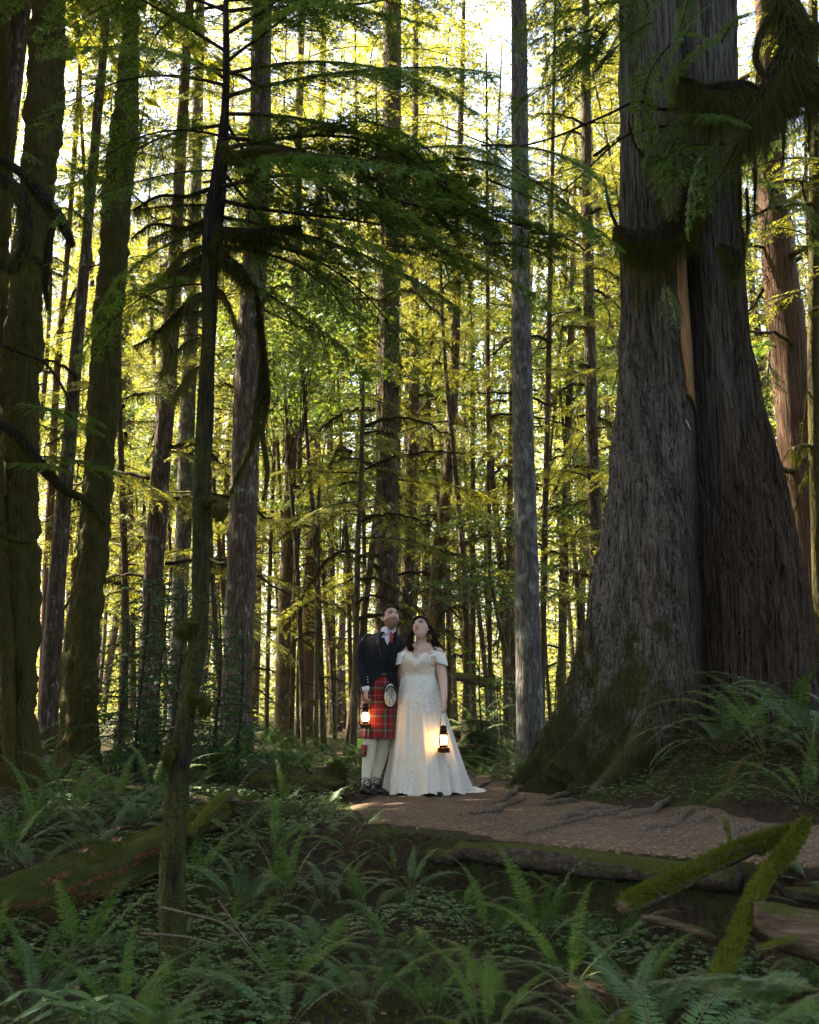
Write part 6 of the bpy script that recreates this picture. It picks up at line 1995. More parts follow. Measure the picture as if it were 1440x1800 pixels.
def build_man():
    U0, V0 = 668.0, 1396.0

    def q(u, v, y=0.0, r=None):
        p = np.array([(u - U0) / PPM, y, (V0 - v) / PPM])
        return p if r is None else np.r_[p, r]
    x0 = (U0 - 720) / FPX * PD
    man = thing('person', (x0, PD, float(gz(x0, PD)) + 0.02), 'person in dark jacket, red tartan kilt and cream socks, gazing up with a lantern', 'person')
    man.scale = (FPX / PD / PPM * (PPM / (FPX / PD)),) * 3
    head = head_matrix(R(22), R(-24), R(4), q(687.5, 1095.5, -0.03))
    mb = MB()
    mb.add(xf(head, head_points()).reshape(-1, 3), grid_q(56, 72, True))
    for s in (-1, 1):       # ears
        c = np.array([[s * 0.078, 0.018, -0.022, 0.010], [s * 0.086, 0.026, -0.002, 0.012], [s * 0.087, 0.028, 0.012, 0.010]])
        c[:, :3] = xf(head, c[:, :3])
        chain(mb, c, 10)
    chain(mb, [q(679, 1132, 0.03, 0.060), q(684, 1118, 0.015, 0.058), q(688, 1104, 0.005, 0.055)], 16)
    chain(mb, [q(668, 1205, 0.0, 0.12), q(670, 1165, 0.0, 0.125), q(674, 1138, 0.02, 0.10)], 16)
    chain(mb, [q(643, 1136, 0.0, 0.05), q(675, 1130, 0.02, 0.06), q(702, 1138, 0.05, 0.05)], 14)
    W1 = q(645, 1216, -0.15)
    chain(mb, [q(644, 1136, 0.0, 0.052), q(636, 1170, -0.02, 0.042), np.r_[W1, 0.027]], 14)
    chain(mb, [q(702, 1138, 0.05, 0.05), q(708, 1182, 0.14, 0.042), q(716, 1214, 0.24, 0.028)], 14)
    for h in hand_rows(W1, (0.05, -0.12, -1), (0.25, -1, 0), (0.9, 0.25, 0), 0.95, 1.0, 1):
        chain(mb, h, 10)
    for a, k, an, y in ((q(656, 1215), q(652, 1296), q(645, 1374), -0.03), (q(680, 1215), q(674, 1296), q(662, 1372), 0.07)):
        rows = [np.r_[a, 0.085], np.r_[(a + k) / 2, 0.078], np.r_[k, 0.056], np.r_[k * 0.62 + an * 0.38 + [0, 0.02, 0], 0.056], np.r_[an, 0.036]]
        rows = [r + np.array([0, y, 0, 0]) for r in rows]
        chain(mb, rows, 16)
    me = remeshed(mb, 'body', M['skin'])
    paint_face(me, head, (0.54, 0.33, 0.25), False, (0.15, 0.07, 0.04))
    ob('body', me, man)

    # hair: cropped shell
    G = head_points(90, 70, 0.009)
    x, y, z = G[..., 0], G[..., 1], G[..., 2]
    nzz = 0.012 * fbm(x * 70, y * 70, z * 50, 3)
    ln = np.linalg.norm(G, axis=-1)
    top = np.clip((z - 0.05) / 0.08, 0, 1)
    G = G * ((ln + nzz + 0.020 * top) / ln)[..., None]
    ok = (z > 0.066 - 0.25 * np.clip(y + 0.02, -0.02, 0.5)) & ~((np.abs(x) < 0.07) & (y < -0.05) & (z < 0.078)) | ((y > 0.045) & (z > -0.06)) | ((y > 0.0) & (z > 0.005))
    side = (y > -0.035) & (y < 0.0) & (z > 0.0) & (z < 0.08) & (np.abs(x) > 0.055)
    ok = ok | side
    fq = grid_q(70, 90, True)
    okf = ok.reshape(-1)[fq].all(1)
    part('hair', MB().add(xf(head, G).reshape(-1, 3), fq[okf]).mesh('hair', M['hair_man']), man)

    fy = 0.30          # the torso is turned a little towards +x
    # shirt with collar
    G, PH, t = loft([np.r_[q(670, 1180, 0.0), 0.140, 0.108], np.r_[q(672, 1150, 0.0), 0.150, 0.112], np.r_[q(677, 1130, 0.015), 0.105, 0.090], np.r_[q(681, 1124, 0.02), 0.074, 0.074], np.r_[q(683, 1116, 0.018), 0.066, 0.066]], 40, 24)
    part('shirt', loft_mesh('shirt', G, M['shirt']), man)
    G, PH, t = loft([np.r_[q(681.5, 1124, 0.012), 0.086, 0.084], np.r_[q(683, 1116, 0.012), 0.074, 0.074], np.r_[q(684.5, 1111, 0.010), 0.069, 0.070]], 36, 8, phi0=fy + 0.28, phi1=fy + 2 * np.pi - 0.28, closed=False)
    part('collar', loft_mesh('collar', G, M['shirt'], False), man, 0.004)
    tie = part('tie', None, man)
    man_tie = MB()
    chain(man_tie, [q(688, 1122, -0.080, 0.014), q(688.5, 1126, -0.104, 0.019), q(688.8, 1130, -0.114, 0.016), q(689, 1138, -0.116, 0.012)], 12)
    tie.parent = None
    bpy.data.objects.remove(tie)
    ob('tie', man_tie.mesh('tie', M['tie']), man)
    # waistcoat
    op = lambda z: fy + np.interp(z, [1.02, 1.12, 1.43, 1.49, 1.53], [0.0, 0.0, 0.0, 0.22, 0.45])
    cl = lambda z: fy + 2 * np.pi - np.interp(z, [1.02, 1.12, 1.43, 1.49, 1.53], [0.0, 0.0, 0.0, 0.22, 0.45])
    tor = [np.r_[q(667, 1216, 0.0), 0.160, 0.128], np.r_[q(668, 1195, 0.0), 0.152, 0.122], np.r_[q(670, 1165, -0.005), 0.162, 0.130], np.r_[q(673, 1142, 0.0), 0.165, 0.122], np.r_[q(676, 1130, 0.015), 0.125, 0.10]]
    G, PH, t = loft(tor, 60, 34, phi0=op, phi1=cl, closed=False)
    part('waistcoat', loft_mesh('waistcoat', G, M['waistcoat'], False), man, 0.006)
    # jacket: cut away below the button
    jt = [np.r_[q(666, 1221, 0.0), 0.188, 0.158], np.r_[q(667, 1206, 0.0), 0.180, 0.150], np.r_[q(668, 1188, 0.0), 0.172, 0.142], np.r_[q(671, 1160, -0.005), 0.188, 0.150], np.r_[q(673, 1142, 0.005), 0.206, 0.144], np.r_[q(673.5, 1130, 0.015), 0.196, 0.124], np.r_[q(676, 1123.5, 0.02), 0.135, 0.100], np.r_[q(683, 1118, 0.024), 0.080, 0.078]]
    zz = [0.98, 1.04, 1.10, 1.16, 1.22, 1.30, 1.40, 1.50, 1.58]
    aL = [1.0, 0.72, 0.40, 0.16, 0.09, 0.12, 0.20, 0.36, 0.50]
    aR = [0.75, 0.50, 0.28, 0.14, 0.09, 0.12, 0.20, 0.34, 0.46]
    wr = lambda PH, t, z: 1 + 0.018 * np.sin(5 * PH + 9 * z) * np.sin(14 * z + 2 * PH) + 0.012 * fbm(PH * 3, z * 10, 2.0, 3)
    G, PH, t = loft(jt, 84, 60, mod=wr, phi0=lambda z: fy + np.interp(z, zz, aR), phi1=lambda z: fy + 2 * np.pi - np.interp(z, zz, aL), closed=False)
    jk = part('jacket', loft_mesh('jacket', G, M['wool'], False), man, 0.008)
    # lapels
    for s, arr in ((1, aR), (-1, aL)):
        z = np.linspace(1.19, 1.555, 22)
        cen = np.stack([np.interp(z, [k[2] for k in jt], [k[i] for k in jt]) for i in range(5)], 1)
        wv = np.interp(z, [1.19, 1.30, 1.43, 1.46, 1.47, 1.52, 1.555], [0.01, 0.16, 0.30, 0.34, 0.22, 0.30, 0.22])
        a0 = np.interp(z, zz, arr)
        rows = []
        for f, o_ in ((0, 0.012), (0.5, 0.020), (1.0, 0.012)):
            ph = fy + s * (a0 + wv * f)
            rows.append(np.stack([cen[:, 0] + np.sin(ph) * (cen[:, 3] + o_), cen[:, 1] - np.cos(ph) * (cen[:, 4] + o_), z], 1))
        L = np.stack(rows, 1)
        part('lapel', loft_mesh('lapel', L, M['wool'], False), jk, 0.005)
    # sleeves, cuffs
    sl = MB()
    chain(sl, [q(649, 1133.5, 0.01, 0.070), q(640, 1147, -0.005, 0.066), q(634.5, 1170, -0.03, 0.057), q(638, 1190, -0.09, 0.050), q(644, 1211, -0.145, 0.044)], 18, 34)
    V = sl.v[0]
    sl.v[0] = V + 0.006 * np.stack([vn(V[:, 2] * 26, V[:, 0] * 9), 0 * V[:, 0], 0 * V[:, 0]], 1)
    ob('sleeve', sl.mesh('sleeve', M['wool']), jk)
    sl = MB()
    chain(sl, [q(699, 1135, 0.05, 0.068), q(704, 1155, 0.07, 0.062), q(707, 1182, 0.13, 0.054), q(713, 1210, 0.22, 0.045)], 18, 30)
    ob('sleeve', sl.mesh('sleeve', M['wool']), jk)
    tubepart('shirt_cuff', [q(643.5, 1207, -0.14, 0.038), q(645, 1217.5, -0.152, 0.037)], M['shirt'], man, 16, 6)
    for k in range(3):
        mbb = MB()
        chain(mbb, [np.r_[0.0, 0, 0, 0.007], np.r_[0.004, -0.002, 0, 0.007]], 10, 3)
        ob('button', mbb.mesh('button', M['silver']), jk, q(648.5 - 0.6 * k, 1207 - 4.5 * k, -0.185 + 0.022 * k))
    # kilt
    kt = [np.r_[q(666, 1302, 0.01), 0.192, 0.168], np.r_[q(666, 1275, 0.01), 0.186, 0.160], np.r_[q(667, 1240, 0.005), 0.178, 0.150], np.r_[q(667, 1212, 0.0), 0.166, 0.136], np.r_[q(668, 1186, 0.0), 0.150, 0.120]]
    pl = lambda PH, t, z: 1 + (0.030 * (1 - t) + 0.008) * np.where(np.abs(np.mod(PH - fy + np.pi, 2 * np.pi) - np.pi) > 0.75, np.abs(np.sin(PH * 11)) - 0.5, 0) + 0.014 * (1 - t) * np.sin(3 * PH + 1)
    G, PH, t = loft(kt, 170, 30, mod=pl)
    d = np.linalg.norm(np.diff(np.concatenate([G[:1], G[:1, :1].repeat(1, 0)], 1)[0], axis=0), axis=1)
    ucoord = np.r_[0, np.cumsum(d)[:-1]]
    uv = np.stack([np.tile(PH[0] * 0.176, (G.shape[0], 1)), G[..., 2]], -1)
    part('kilt', loft_mesh('kilt', G, M['tartan'], True, uv=uv), man, 0.006)
    # front apron fold edge
    # sporran
    c = q(687, 1229, -0.165)
    a, b = np.meshgrid(np.linspace(0, 2 * np.pi, 30, endpoint=False), np.linspace(-0.5 * np.pi, 0.5 * np.pi, 18))
    sx = np.sin(a) * np.cos(b)
    S = np.stack([sx * 0.060 * (1.0 - 0.12 * np.sin(b)), -np.cos(a) * np.cos(b) * 0.026, np.sin(b) * 0.110], -1)
    S = S * (1 + 0.03 * fbm(S[..., 0] * 120, S[..., 1] * 120, S[..., 2] * 40, 2))[..., None]
    Rz = np.array(Matrix.Rotation(R(17), 3, 'Z'))
    sp = ob('sporran', MB().add(S.reshape(-1, 3) @ Rz.T + c, grid_q(18, 30, True)).mesh('sporran', M['fur']), man)
    t = np.linspace(-1.25, 1.25, 16)
    arc = np.stack([np.sin(t) * 0.050, np.full(16, -0.026), 0.015 + np.cos(t) * 0.070, np.full(16, 0.0075)], 1)
    arc[:, :3] = arc[:, :3] @ Rz.T + c
    tubepart('cantle', arc, M['leather'], sp, 8)
    rim = np.linspace(0, 2 * np.pi, 33)
    rr = np.stack([np.sin(rim) * 0.064, np.full(33, 0.004), np.cos(rim) * 0.114, np.full(33, 0.008)], 1)
    rr[:, :3] = rr[:, :3] @ Rz.T + c
    tubepart('rim', rr, M['leather'], sp, 8)
    for k, (dx, dz) in enumerate(((-0.026, -0.03), (0.002, -0.055), (0.028, -0.03))):
        o0 = np.array([dx * 0.5, -0.028, 0.06])
        o1 = np.array([dx, -0.034, dz + 0.015])
        tubepart('tassel_chain', [np.r_[o0 @ Rz.T + c, 0.003], np.r_[o1 @ Rz.T + c, 0.003]], M['leather'], sp, 6)
        tubepart('tassel', [np.r_[o1 @ Rz.T + c, 0.010], np.r_[(o1 + [0, -0.002, -0.03]) @ Rz.T + c, 0.013]], M['fur'], sp, 10)
    tubepart('belt', [np.r_[0.155 * math.sin(k) - 0.005, -0.125 * math.cos(k), 1.13 + 0.0 * k, 0.012] for k in np.linspace(fy - 1.5, fy + 1.5, 14)], M['leather'], man, 8)
    # socks, flashes, shoes
    for k, (kn, ca, an, heel, toe, y) in enumerate(((q(652, 1303), q(650, 1328), q(645, 1377), q(640, 1386), q(664, 1393), -0.03), (q(674, 1303), q(671.5, 1328), q(661, 1374), q(658, 1384), q(682, 1389), 0.07))):
        off = np.array([0, y, 0])
        rows = [np.r_[kn + off, 0.064], np.r_[kn * 0.7 + ca * 0.3 + off, 0.062], np.r_[ca + off + [0, 0.015, 0], 0.064], np.r_[ca * 0.4 + an * 0.6 + off + [0, 0.01, 0], 0.050], np.r_[an + off, 0.041]]
        so = tubepart('sock', rows, M['sock'], man, 20, 30)
        G, PH, t = loft([np.r_[kn + off + [0, 0, -0.055], 0.070, 0.070], np.r_[kn + off + [0, 0, -0.03], 0.072, 0.072], np.r_[kn + off + [0, 0, 0.004], 0.069, 0.069]], 26, 8)
        part('cuff', loft_mesh('cuff', G, M['sock']), so, 0.006)
        if k == 0:
            for j, (du, ln) in enumerate(((-0.060, 0.115), (-0.045, 0.10))):
                F = kn + off + np.array([du, -0.03 - 0.02 * j, -0.055])
                g = np.array([[F + [-0.020, 0.02, 0], F + [0.022, -0.025, 0]], [F + [-0.028, 0.018, -ln * 0.5], F + [0.020, -0.028, -ln * 0.5]], [F + [-0.034, 0.018, -ln], F + [0.014, -0.028, -ln * 1.02]]])
                uvf = np.array([[[0.0, 0.0], [0.05, 0.0]], [[0.0, 0.06], [0.05, 0.06]], [[0.0, 0.12], [0.05, 0.12]]])
                part('garter_flash', loft_mesh('garter_flash', g, M['tartan'], False, uv=uvf), so, 0.004)
        # shoe
        hz = -0.01
        h0 = np.array([heel[0], heel[1] + y + 0.02, 0.0])
        t0 = np.array([toe[0], y - 0.16, 0.0])
        ax = nrm(t0 - h0)
        L = np.linalg.norm(t0 - h0)
        pe = np.array([-ax[1], ax[0], 0])
        st = [(-0.06, 0.018, 0.030), (0.0, 0.034, 0.080), (0.15, 0.036, 0.088), (0.32, 0.037, 0.085), (0.5, 0.043, 0.066), (0.72, 0.047, 0.050), (0.9, 0.036, 0.038), (1.0, 0.016, 0.022)]
        rows = []
        for f, w, hh in st:
            cc = h0 + ax * L * f
            ang = np.linspace(0, 2 * np.pi, 18, endpoint=False)
            zc = np.maximum(0.0, 0.35 + np.sin(ang) * 0.65)
            wv = np.cos(ang) * w * np.where(np.sin(ang) > 0, 1 - 0.35 * np.sin(ang), 1.0)
            rows.append(np.stack([cc[0] + pe[0] * wv, cc[1] + pe[1] * wv, 0.005 + hh * zc], 1))
        G = np.stack(rows)
        G2 = np.stack([np.interp(np.linspace(0, 7, 22), np.arange(8), G[:, j, i]) for j in range(18) for i in range(3)], 1).reshape(22, 18, 3)
        mb2 = MB().add(G2.reshape(-1, 3), grid_q(22, 18, True))
        mb2.f.append((np.array([[j, 0, (j + 1) % 18] for j in range(1, 17)]), 0))
        mb2.f.append((np.array([[21 * 18 + (j + 1) % 18, 21 * 18, 21 * 18 + j] for j in range(1, 17)]), 0))
        sh = ob('shoe', mb2.mesh('shoe', M['leather']), man)
        ac = an + off
        for j in range(3):
            zr = 0.105 + 0.022 * j
            ring = [np.r_[an[0] + 0.042 * math.sin(g) + (0.012 - 0.004 * j), ac[1] - 0.043 * math.cos(g) - 0.005, zr + 0.01 * math.sin(2 * g + j), 0.0035] for g in np.linspace(-2.4, 2.4, 14)]
            tubepart('lace', ring, M['leather'], sh, 6)
        for j in (-1, 1):
            tubepart('lace', [np.r_[an[0] + 0.02 * j + 0.015, ac[1] - 0.045, 0.145, 0.0035], np.r_[an[0] + 0.035 * j + 0.02, ac[1] - 0.065, 0.11, 0.0035], np.r_[an[0] + 0.022 * j + 0.02, ac[1] - 0.06, 0.08, 0.0035]], M['leather'], sh, 6)
    return man, W1 + np.array([0.0, -0.05, -0.115])


def build_bride():
    U0, V0 = 742.0, 1397.0

    def q(u, v, y=0.0, r=None):
        p = np.array([(u - U0) / PPM, y, (V0 - v) / PPM])
        return p if r is None else np.r_[p, r]
    x0 = (U0 - 720) / FPX * PD
    br = thing('person', (x0, PD - 0.05, float(gz(x0, PD)) + 0.02), 'person with dark curls in a long off-shoulder lace wedding dress, gazing up, holding a lantern', 'person')
    head = head_matrix(R(-30), R(-34), R(-10), q(739.5, 1115.5, -0.03))
    mb = MB()
    mb.add(xf(head, head_points(female=True)).reshape(-1, 3), grid_q(56, 72, True))
    for s in (-1, 1):
        c = np.array([[s * 0.074, 0.018, -0.022, 0.009], [s * 0.081, 0.024, -0.004, 0.010], [s * 0.081, 0.026, 0.008, 0.009]])
        c[:, :3] = xf(head, c[:, :3])
        chain(mb, c, 10)
    chain(mb, [q(739, 1152, 0.02, 0.066), q(740, 1140, 0.02, 0.056), q(741, 1126, 0.01, 0.056)], 16)
    chain(mb, [q(736, 1200, 0.0, 0.125), q(735, 1175, 0.0, 0.135), q(738, 1155, 0.01, 0.085)], 18)
    chain(mb, [q(714, 1160, 0.0, 0.055), q(722, 1152, 0.01, 0.050), q(740, 1149, 0.02, 0.060), q(760, 1151, 0.01, 0.052), q(770, 1158, 0.0, 0.056)], 16)
    for s, u in ((-1, 720), (1, 751)):
        chain(mb, [q(u, 1166, -0.05, 0.070), q(u, 1174, -0.07, 0.075)], 16, 6)
    W = q(779, 1238, -0.20)
    chain(mb, [q(769, 1160, 0.0, 0.058), q(773, 1180, -0.01, 0.055), q(777, 1203, -0.06, 0.046), q(778.5, 1222, -0.14, 0.036), np.r_[W, 0.027]], 16)
    chain(mb, [q(713, 1162, 0.0, 0.055), q(707, 1190, 0.05, 0.046), q(712, 1225, 0.06, 0.030)], 14)
    for h in hand_rows(W, (0.06, -0.1, -1), (-0.35, -1, 0), (-0.8, 0.3, 0), 0.95, 0.92, 1):
        chain(mb, h, 10)
    for s in (-1, 1):
        chain(mb, [q(738 + 14 * s, 1210, 0.02, 0.09), q(738 + 14 * s, 1300, 0.02, 0.065), q(738 + 13 * s, 1385, 0.02, 0.035)], 12)
    me = remeshed(mb, 'body', M['skin'])
    paint_face(me, head, (0.56, 0.37, 0.29), True)
    ob('body', me, br)

    # hair: cap with curls
    G = head_points(90, 70, 0.015, True)
    x, y, z = G[..., 0], G[..., 1], G[..., 2]
    ln = np.linalg.norm(G, axis=-1)
    G = G * ((ln + 0.006 * np.sin(np.arctan2(x, y) * 16 + z * 60) * 0.6 + 0.012 * np.clip(z / 0.1, 0, 1)) / ln)[..., None]
    ok = ((z > 0.058 - 0.85 * np.clip(y + 0.06, -0.03, 0.3)) | (y > 0.012)) & (z > -0.055 + 0.3 * np.clip(0.05 - y, 0, 0.1))
    fq = grid_q(70, 90, True)
    hm = MB().add(xf(head, G).reshape(-1, 3), fq[ok.reshape(-1)[fq].all(1)])
    r = np.random.default_rng(8)
    A = np.array(head)

    def hp(p):
        return np.asarray(p) @ A[:3, :3].T + A[:3, 3]
    for k in range(44):
        side = 1 if k % 5 < 3 else -1
        st = hp([side * (0.075 + 0.008 * r.random()), 0.0 + 0.055 * r.random(), 0.045 - 0.05 * r.random()])
        if side > 0:
            en = q(757 + 13 * r.random(), 1143 + 16 * r.random(), -0.055 + 0.13 * r.random())
        else:
            en = q(717 + 9 * r.random(), 1147 + 12 * r.random(), -0.09 + 0.04 * r.random())
        mid = (st + en) / 2 + np.array([side * 0.028, -0.012, 0.02])
        c = crs([np.r_[st, 0.010], np.r_[mid, 0.010], np.r_[en, 0.007]], 46)
        ph = np.linspace(0, r.uniform(20, 30), 46) + r.uniform(0, 6)
        ra = 0.013 * np.clip(np.linspace(0, 2.2, 46), 0, 1)
        c[:, 0] += np.cos(ph) * ra
        c[:, 1] += np.sin(ph) * ra
        c[:, 3] = 0.0085 * (1 - 0.4 * np.linspace(0, 1, 46))
        tube_add(hm, c, 6)
    ob('hair', hm.mesh('hair', M['hair_woman']), br)
    nk = [np.r_[0.0, 0, 0, 0.0]]
    tubepart('necklace', [np.r_[q(739, 1148, 0.0)[0] + 0.065 * math.sin(a), 0.012 - 0.075 * math.cos(a) - 0.014 * (1 + math.cos(a)), q(0, 1146)[2] - 0.022 * (1 + math.cos(a)), 0.0018] for a in np.linspace(-1.7, 1.7, 18)], M['silver'], br, 5)

    dress = ob('dress', None, br)
    fy = -0.12
    # bodice with sweetheart neckline
    bt = [np.r_[q(736, 1202, 0.0), 0.163, 0.138], np.r_[q(735.5, 1190, 0.0), 0.166, 0.146], np.r_[q(734, 1176, -0.012), 0.172, 0.168], np.r_[q(734, 1166, -0.012), 0.174, 0.164], np.r_[q(735, 1158, 0.0), 0.172, 0.140]]
    bust = lambda PH, t, z: 1 + 0.035 * np.exp(-((np.abs(np.mod(PH - fy + np.pi, 2 * np.pi) - np.pi) - 0.52) / 0.35) ** 2) * sst(0.35, 0.7, t) + 0.004 * np.sin(PH * 40) * np.sin(z * 200)
    G, PH, t = loft(bt, 96, 34, mod=bust)
    dphi = np.abs(np.mod(PH[0] - fy + np.pi, 2 * np.pi) - np.pi)
    topz = q(0, 1165)[2] + 0.040 * np.exp(-((dphi - 0.50) / 0.33) ** 2) - 0.020 * np.exp(-(dphi / 0.14) ** 2) + 0.012 * (dphi > 1.2)
    z0 = G[0, 0, 2]
    G[..., 2] = z0 + (G[..., 2] - z0) * ((topz - z0) / (G[-1, 0, 2] - z0))[None]
    bo = part('bodice', loft_mesh('bodice', G, M['satin']), dress, 0.004)
    BOD = G
    # off-shoulder sleeves
    for s in (1, -1):
        rows = [np.r_[q(768 if s > 0 else 711, 1155, 0.0), 0.070, 0.076], np.r_[q(771 if s > 0 else 710, 1164, -0.005), 0.072, 0.078], np.r_[q(773.5 if s > 0 else 708.5, 1175, -0.01), 0.069, 0.074]]
        sc = lambda PH, t, z: 1 + 0.03 * np.sin(9 * PH) * t
        G, PH, t = loft(rows, 48, 12, mod=sc)
        G[0, :, 2] += 0.006 * np.sin(PH[0] * 13)
        G[..., 2] += -(G[..., 0] - rows[0][0]) * 0.30 * s
        sv = part('sleeve', loft_mesh('sleeve', G, M['lace']), dress, 0.004)
        strap = [q(753 if s > 0 else 718, 1166, -0.125, 0.008), q(760 if s > 0 else 714, 1162, -0.10, 0.012), q(766 if s > 0 else 711, 1162, -0.055, 0.014)]
        tubepart('strap', strap, M['lace'], sv, 10)
    # skirt
    r = np.random.default_rng(4)
    rows = []
    for v, l, rt, y, ry in ((1394, 680, 816, 0.15, 0.45), (1372, 683, 812, 0.14, 0.42), (1345, 687, 806, 0.12, 0.38), (1315, 690.5, 798, 0.10, 0.335), (1285, 694, 789, 0.075, 0.285), (1255, 697.5, 780, 0.05, 0.24), (1232, 700.5, 774, 0.03, 0.205), (1213, 703.5, 769.5, 0.012, 0.175), (1198, 706.5, 765.5, 0.0, 0.146)):
        p0, p1 = q(l, v), q(rt, v)
        rows.append(np.r_[(p0 + p1) / 2 + [0, y, 0], (p1[0] - p0[0]) / 2, ry])

    def folds(PH, t, z):
        h = np.clip(1 - t, 0, 1)
        f = 0.030 * np.sin(7 * PH + 0.8 + 0.6 * np.sin(3 * h)) + 0.026 * np.sin(11 * PH + 2.2 - 0.8 * h) + 0.018 * np.sin(19 * PH + 1.0 + h) + 0.010 * np.sin(31 * PH + 2 * h) + 0.02 * fbm(PH * 3, h * 1.5, 3.0, 3)
        tr = 0.42 * np.exp(-((np.mod(PH - 2.2 + np.pi, 2 * np.pi) - np.pi) / 0.55) ** 2) * h ** 4.5
        return 1 + f * h ** 0.7 * 1.7 + tr
    G, PH, t = loft(rows, 220, 90, mod=folds)
    hem = np.clip(1 - t * 12, 0, 1)[:, None]
    G[..., 2] = np.maximum(G[..., 2] + 0.018 * hem * np.sin(PH * 9 + 1), 0.004)
    SK, SPH, St = G, PH, t
    sk = part('skirt', loft_mesh('skirt', G, M['tulle']), dress, 0.003)
    # crumpled train on the ground
    tc = np.array([0.50, 0.42, 0.0])
    a, b = np.meshgrid(np.linspace(0, 1, 46), np.linspace(0, 1, 26), indexing='ij')
    X = 0.10 + 0.46 * a
    Y = 0.62 - 0.62 * b + 0.12 * a
    nz1 = np.abs(fbm(a * 5 + 2, b * 5, 1.0, 4))
    Z = 0.012 + (0.12 * nz1 + 0.03) * np.clip(np.sin(np.pi * np.clip(b * 1.0 + 0.02, 0, 1)), 0, 1) ** 0.6 * np.clip(1.15 - a, 0, 1) ** 0.5 * np.clip(4 * (1 - a), 0, 1)
    Y = Y + 0.05 * fbm(a * 4, b * 3, 6.0, 3)
    X = X + 0.05 * fbm(a * 3, b * 5, 8.0, 3) + 0.06 * np.sin(b * 3)
    train = part('train', loft_mesh('train', np.stack([X, Y, Z], -1), M['tulle'], False), dress, 0.003)
    # lace appliques: flowers of five petals lying on bodice and skirt
    O, N = [], []

    def surf(Gr, i, j):
        p = Gr[i, j]
        dx = Gr[i, (j + 1) % Gr.shape[1]] - Gr[i, j - 1]
        dz = Gr[np.minimum(i + 1, Gr.shape[0] - 1), j] - Gr[np.maximum(i - 1, 0), j]
        return p, nrm(np.cross(dx, dz))
    n = 12000
    i = r.integers(0, 89, n)
    j = r.integers(0, 220, n)
    tt, ph = St[i], np.mod(SPH[0][j] + np.pi, 2 * np.pi) - np.pi
    up_ = sst(0.62, 0.80, tt + 0.10 * fbm(ph * 2.5, tt * 4, 2.0, 3)) * np.exp(-((ph + 0.05) / (1.0 + 0.6 * tt)) ** 2)
    dn = sst(0.42, 0.05, tt + 0.16 * fbm(ph * 2.2, tt * 3, 7.0, 3)) * sst(-0.12, 0.12, fbm(ph * 2.6 + 5, tt * 3.0, 4.0, 3) + 0.02)
    k = r.uniform(0, 1, n) < np.maximum(up_, 1.0 * dn)
    p, nn = surf(SK, i[k], j[k])
    O.append(p)
    N.append(nn)
    n = 2400
    i = r.integers(1, 33, n)
    j = r.integers(0, 96, n)
    w = np.maximum(sst(8, 1, i.astype(float)), sst(19, 26, i.astype(float)))
    k = r.uniform(0, 1, n) < w
    p, nn = surf(BOD, i[k], j[k])
    O.append(p)
    N.append(nn)
    tg = np.stack([X, Y, Z], -1)
    i = r.integers(16, 44, 420)
    j = r.integers(2, 24, 420)
    O.append(tg[i, j])
    N.append(np.tile([0, -0.2, 1.0], (420, 1)))
    O, N = np.vstack(O), nrm(np.vstack(N))
    mbf = MB()
    T1 = nrm(np.cross(N, np.array([0.0, 0.3, 1.0]) + r.normal(0, 0.2, N.shape)))
    T2 = np.cross(N, T1)
    a0 = r.uniform(0, 6.28, len(O))
    for f in range(5):
        a = a0 + f * 1.2566
        d = np.cos(a)[:, None] * T1 + np.sin(a)[:, None] * T2 + N * 0.12
        L = r.uniform(0.006, 0.013, len(O))
        mbf.add(*diamonds(O + N * 0.004, nrm(d), N, L, L * 0.7, 0.55))
    o = ob('lace', mbf.mesh('lace', M['lace'], smooth=False), dress, kind='stuff')
    # shoe tip under the hem
    tubepart('shoe', [q(765, 1394, -0.24, 0.030), q(772, 1393, -0.27, 0.022)], M['leather'], br, 12, 8)
    return br, W + np.array([-0.012, -0.07, -0.118])


# ---------------------------------------------------------------- lanterns
def mat_emit(name, c, s):
    m, nt, out = newmat(name)
    e = nd(nt, 'ShaderNodeEmission', {'Color': rgb(c), 'Strength': s})
    nt.links.new(e.outputs[0], out.inputs[0])
    return m


M['flame'] = mat_emit('flame', (1.0, 0.56, 0.20), LAMP)
m, nt, out = newmat('bronze')
n1 = noise(nt, coords(nt), 60, 4)
bsdf(nt, out, ramp(nt, n1.outputs[0], [(0.35, (0.018, 0.010, 0.007)), (0.7, (0.07, 0.036, 0.02))]), 0.4, None, Metallic=0.85)
M['bronze'] = m
m, nt, out = newmat('lamp_glass')
g = nd(nt, 'ShaderNodeBsdfTransparent', {'Color': (1.0, 0.96, 0.88, 1)})
gg = nd(nt, 'ShaderNodeBsdfGlossy', {'Color': (1, 1, 1, 1), 'Roughness': 0.08})
fr = nd(nt, 'ShaderNodeFresnel', {'IOR': 1.35})
mx = nd(nt, 'ShaderNodeMixShader', {0: fr.outputs[0], 1: g.outputs[0], 2: gg.outputs[0]})
nt.links.new(mx.outputs[0], out.inputs[0])
M['lamp_glass'] = m


def lathe(prof, n=28):
    pr = np.asarray(prof, float)
    a = np.linspace(0, 2 * np.pi, n, endpoint=False)
    v = np.stack([pr[:, 0][:, None] * np.cos(a), pr[:, 0][:, None] * np.sin(a), np.repeat(pr[:, 1][:, None], n, 1)], -1)
    return v.reshape(-1, 3), grid_q(len(pr), n, True)


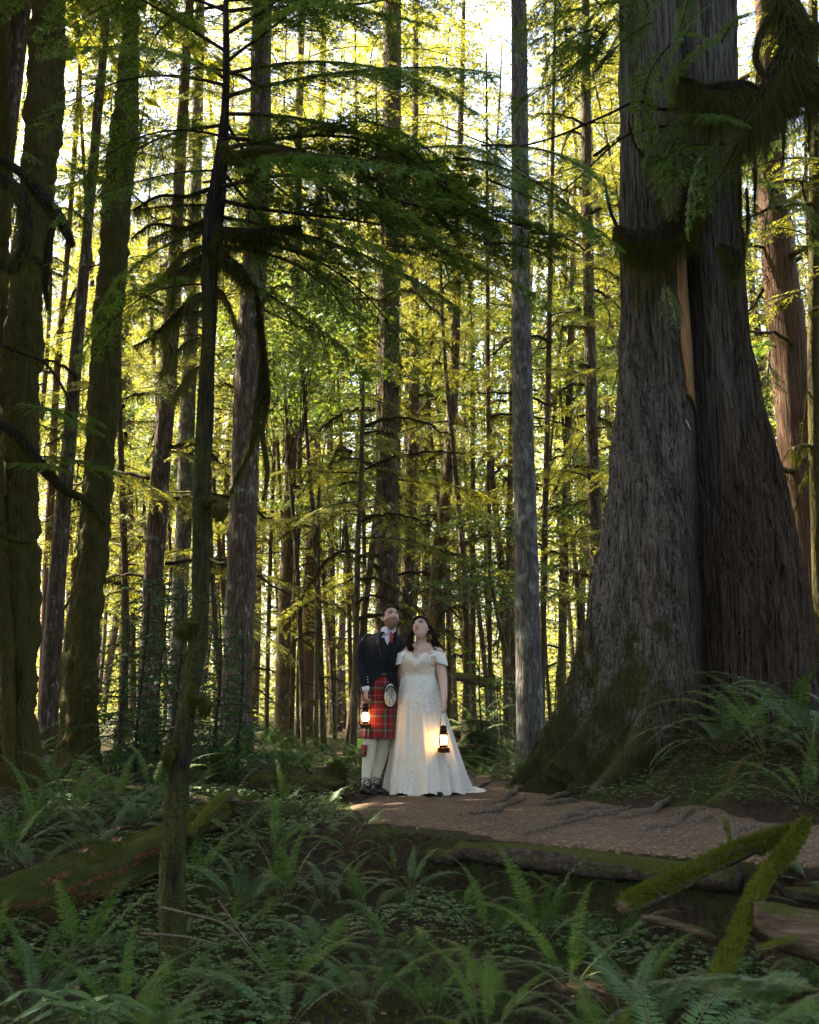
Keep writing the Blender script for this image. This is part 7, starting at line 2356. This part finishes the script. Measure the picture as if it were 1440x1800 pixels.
def lantern(top, label, bail, rz, s=1.0, power=9.0):
    """top: world point where the bail is held; bail: metres from there to the lamp's cap"""
    t = thing('lantern', np.asarray(top) - np.array([0, 0, bail + 0.26 * s]), label, 'lantern', rot=(0, 0, rz))
    t.scale = (s, s, s)
    def add(name, prof, mat):
        return ob(name, MB().add(*lathe(prof)).mesh(name, mat), t)
    add('base', [(0.0, 0.0), (0.066, 0.0), (0.068, 0.006), (0.064, 0.012), (0.060, 0.016), (0.060, 0.034), (0.063, 0.037), (0.055, 0.046), (0.030, 0.050), (0.0, 0.052)], M['bronze'])
    add('burner', [(0.0, 0.050), (0.028, 0.050), (0.030, 0.062), (0.040, 0.066), (0.040, 0.070), (0.018, 0.076), (0.0, 0.078)], M['bronze'])
    gl = add('globe', [(0.034, 0.070), (0.044, 0.085), (0.0495, 0.108), (0.048, 0.132), (0.041, 0.155), (0.034, 0.166)], M['lamp_glass'])
    add('flame', [(0.0, 0.078), (0.020, 0.080), (0.032, 0.092), (0.038, 0.110), (0.036, 0.132), (0.028, 0.150), (0.014, 0.160), (0.0, 0.163)], M['flame'])
    add('cap', [(0.036, 0.166), (0.044, 0.168), (0.044, 0.174), (0.036, 0.178), (0.034, 0.205), (0.040, 0.208), (0.040, 0.213), (0.030, 0.218), (0.028, 0.236), (0.034, 0.240), (0.032, 0.252), (0.0, 0.262)], M['bronze'])
    for sd in (1, -1):
        tubepart('side_tube', [(sd * 0.058, 0, 0.030, 0.0065), (sd * 0.066, 0, 0.07, 0.0065), (sd * 0.066, 0, 0.15, 0.0065), (sd * 0.060, 0, 0.20, 0.0065), (sd * 0.034, 0, 0.216, 0.0065)], M['bronze'], t, 8)
    for zz in (0.10, 0.138):
        k = np.linspace(0, 2 * np.pi, 21)
        tubepart('globe_wire', [(0.051 * math.cos(a), 0.051 * math.sin(a), zz, 0.0018) for a in k], M['bronze'], t, 5)
    b = bail / s
    tubepart('bail', [(-0.066, 0, 0.17, 0.0026), (-0.060, 0, 0.23, 0.0026), (-0.045, 0, 0.26 + b * 0.75, 0.0026), (-0.020, 0, 0.26 + b * 0.98, 0.0026), (0.020, 0, 0.26 + b * 0.98, 0.0026), (0.045, 0, 0.26 + b * 0.75, 0.0026), (0.060, 0, 0.23, 0.0026), (0.066, 0, 0.17, 0.0026)], M['bronze'], t, 6, 40)
    return t


man, hold_m = build_man()
bride, hold_b = build_bride()
lantern(np.array(man.location) + hold_m, 'lit bronze lantern hanging beside the red tartan kilt', 0.035, 0.5, 0.92, LAMP)
lantern(np.array(bride.location) + hold_b, 'lit bronze lantern on a long wire handle against the wedding dress', 0.12, 1.0, 0.98, LAMP)
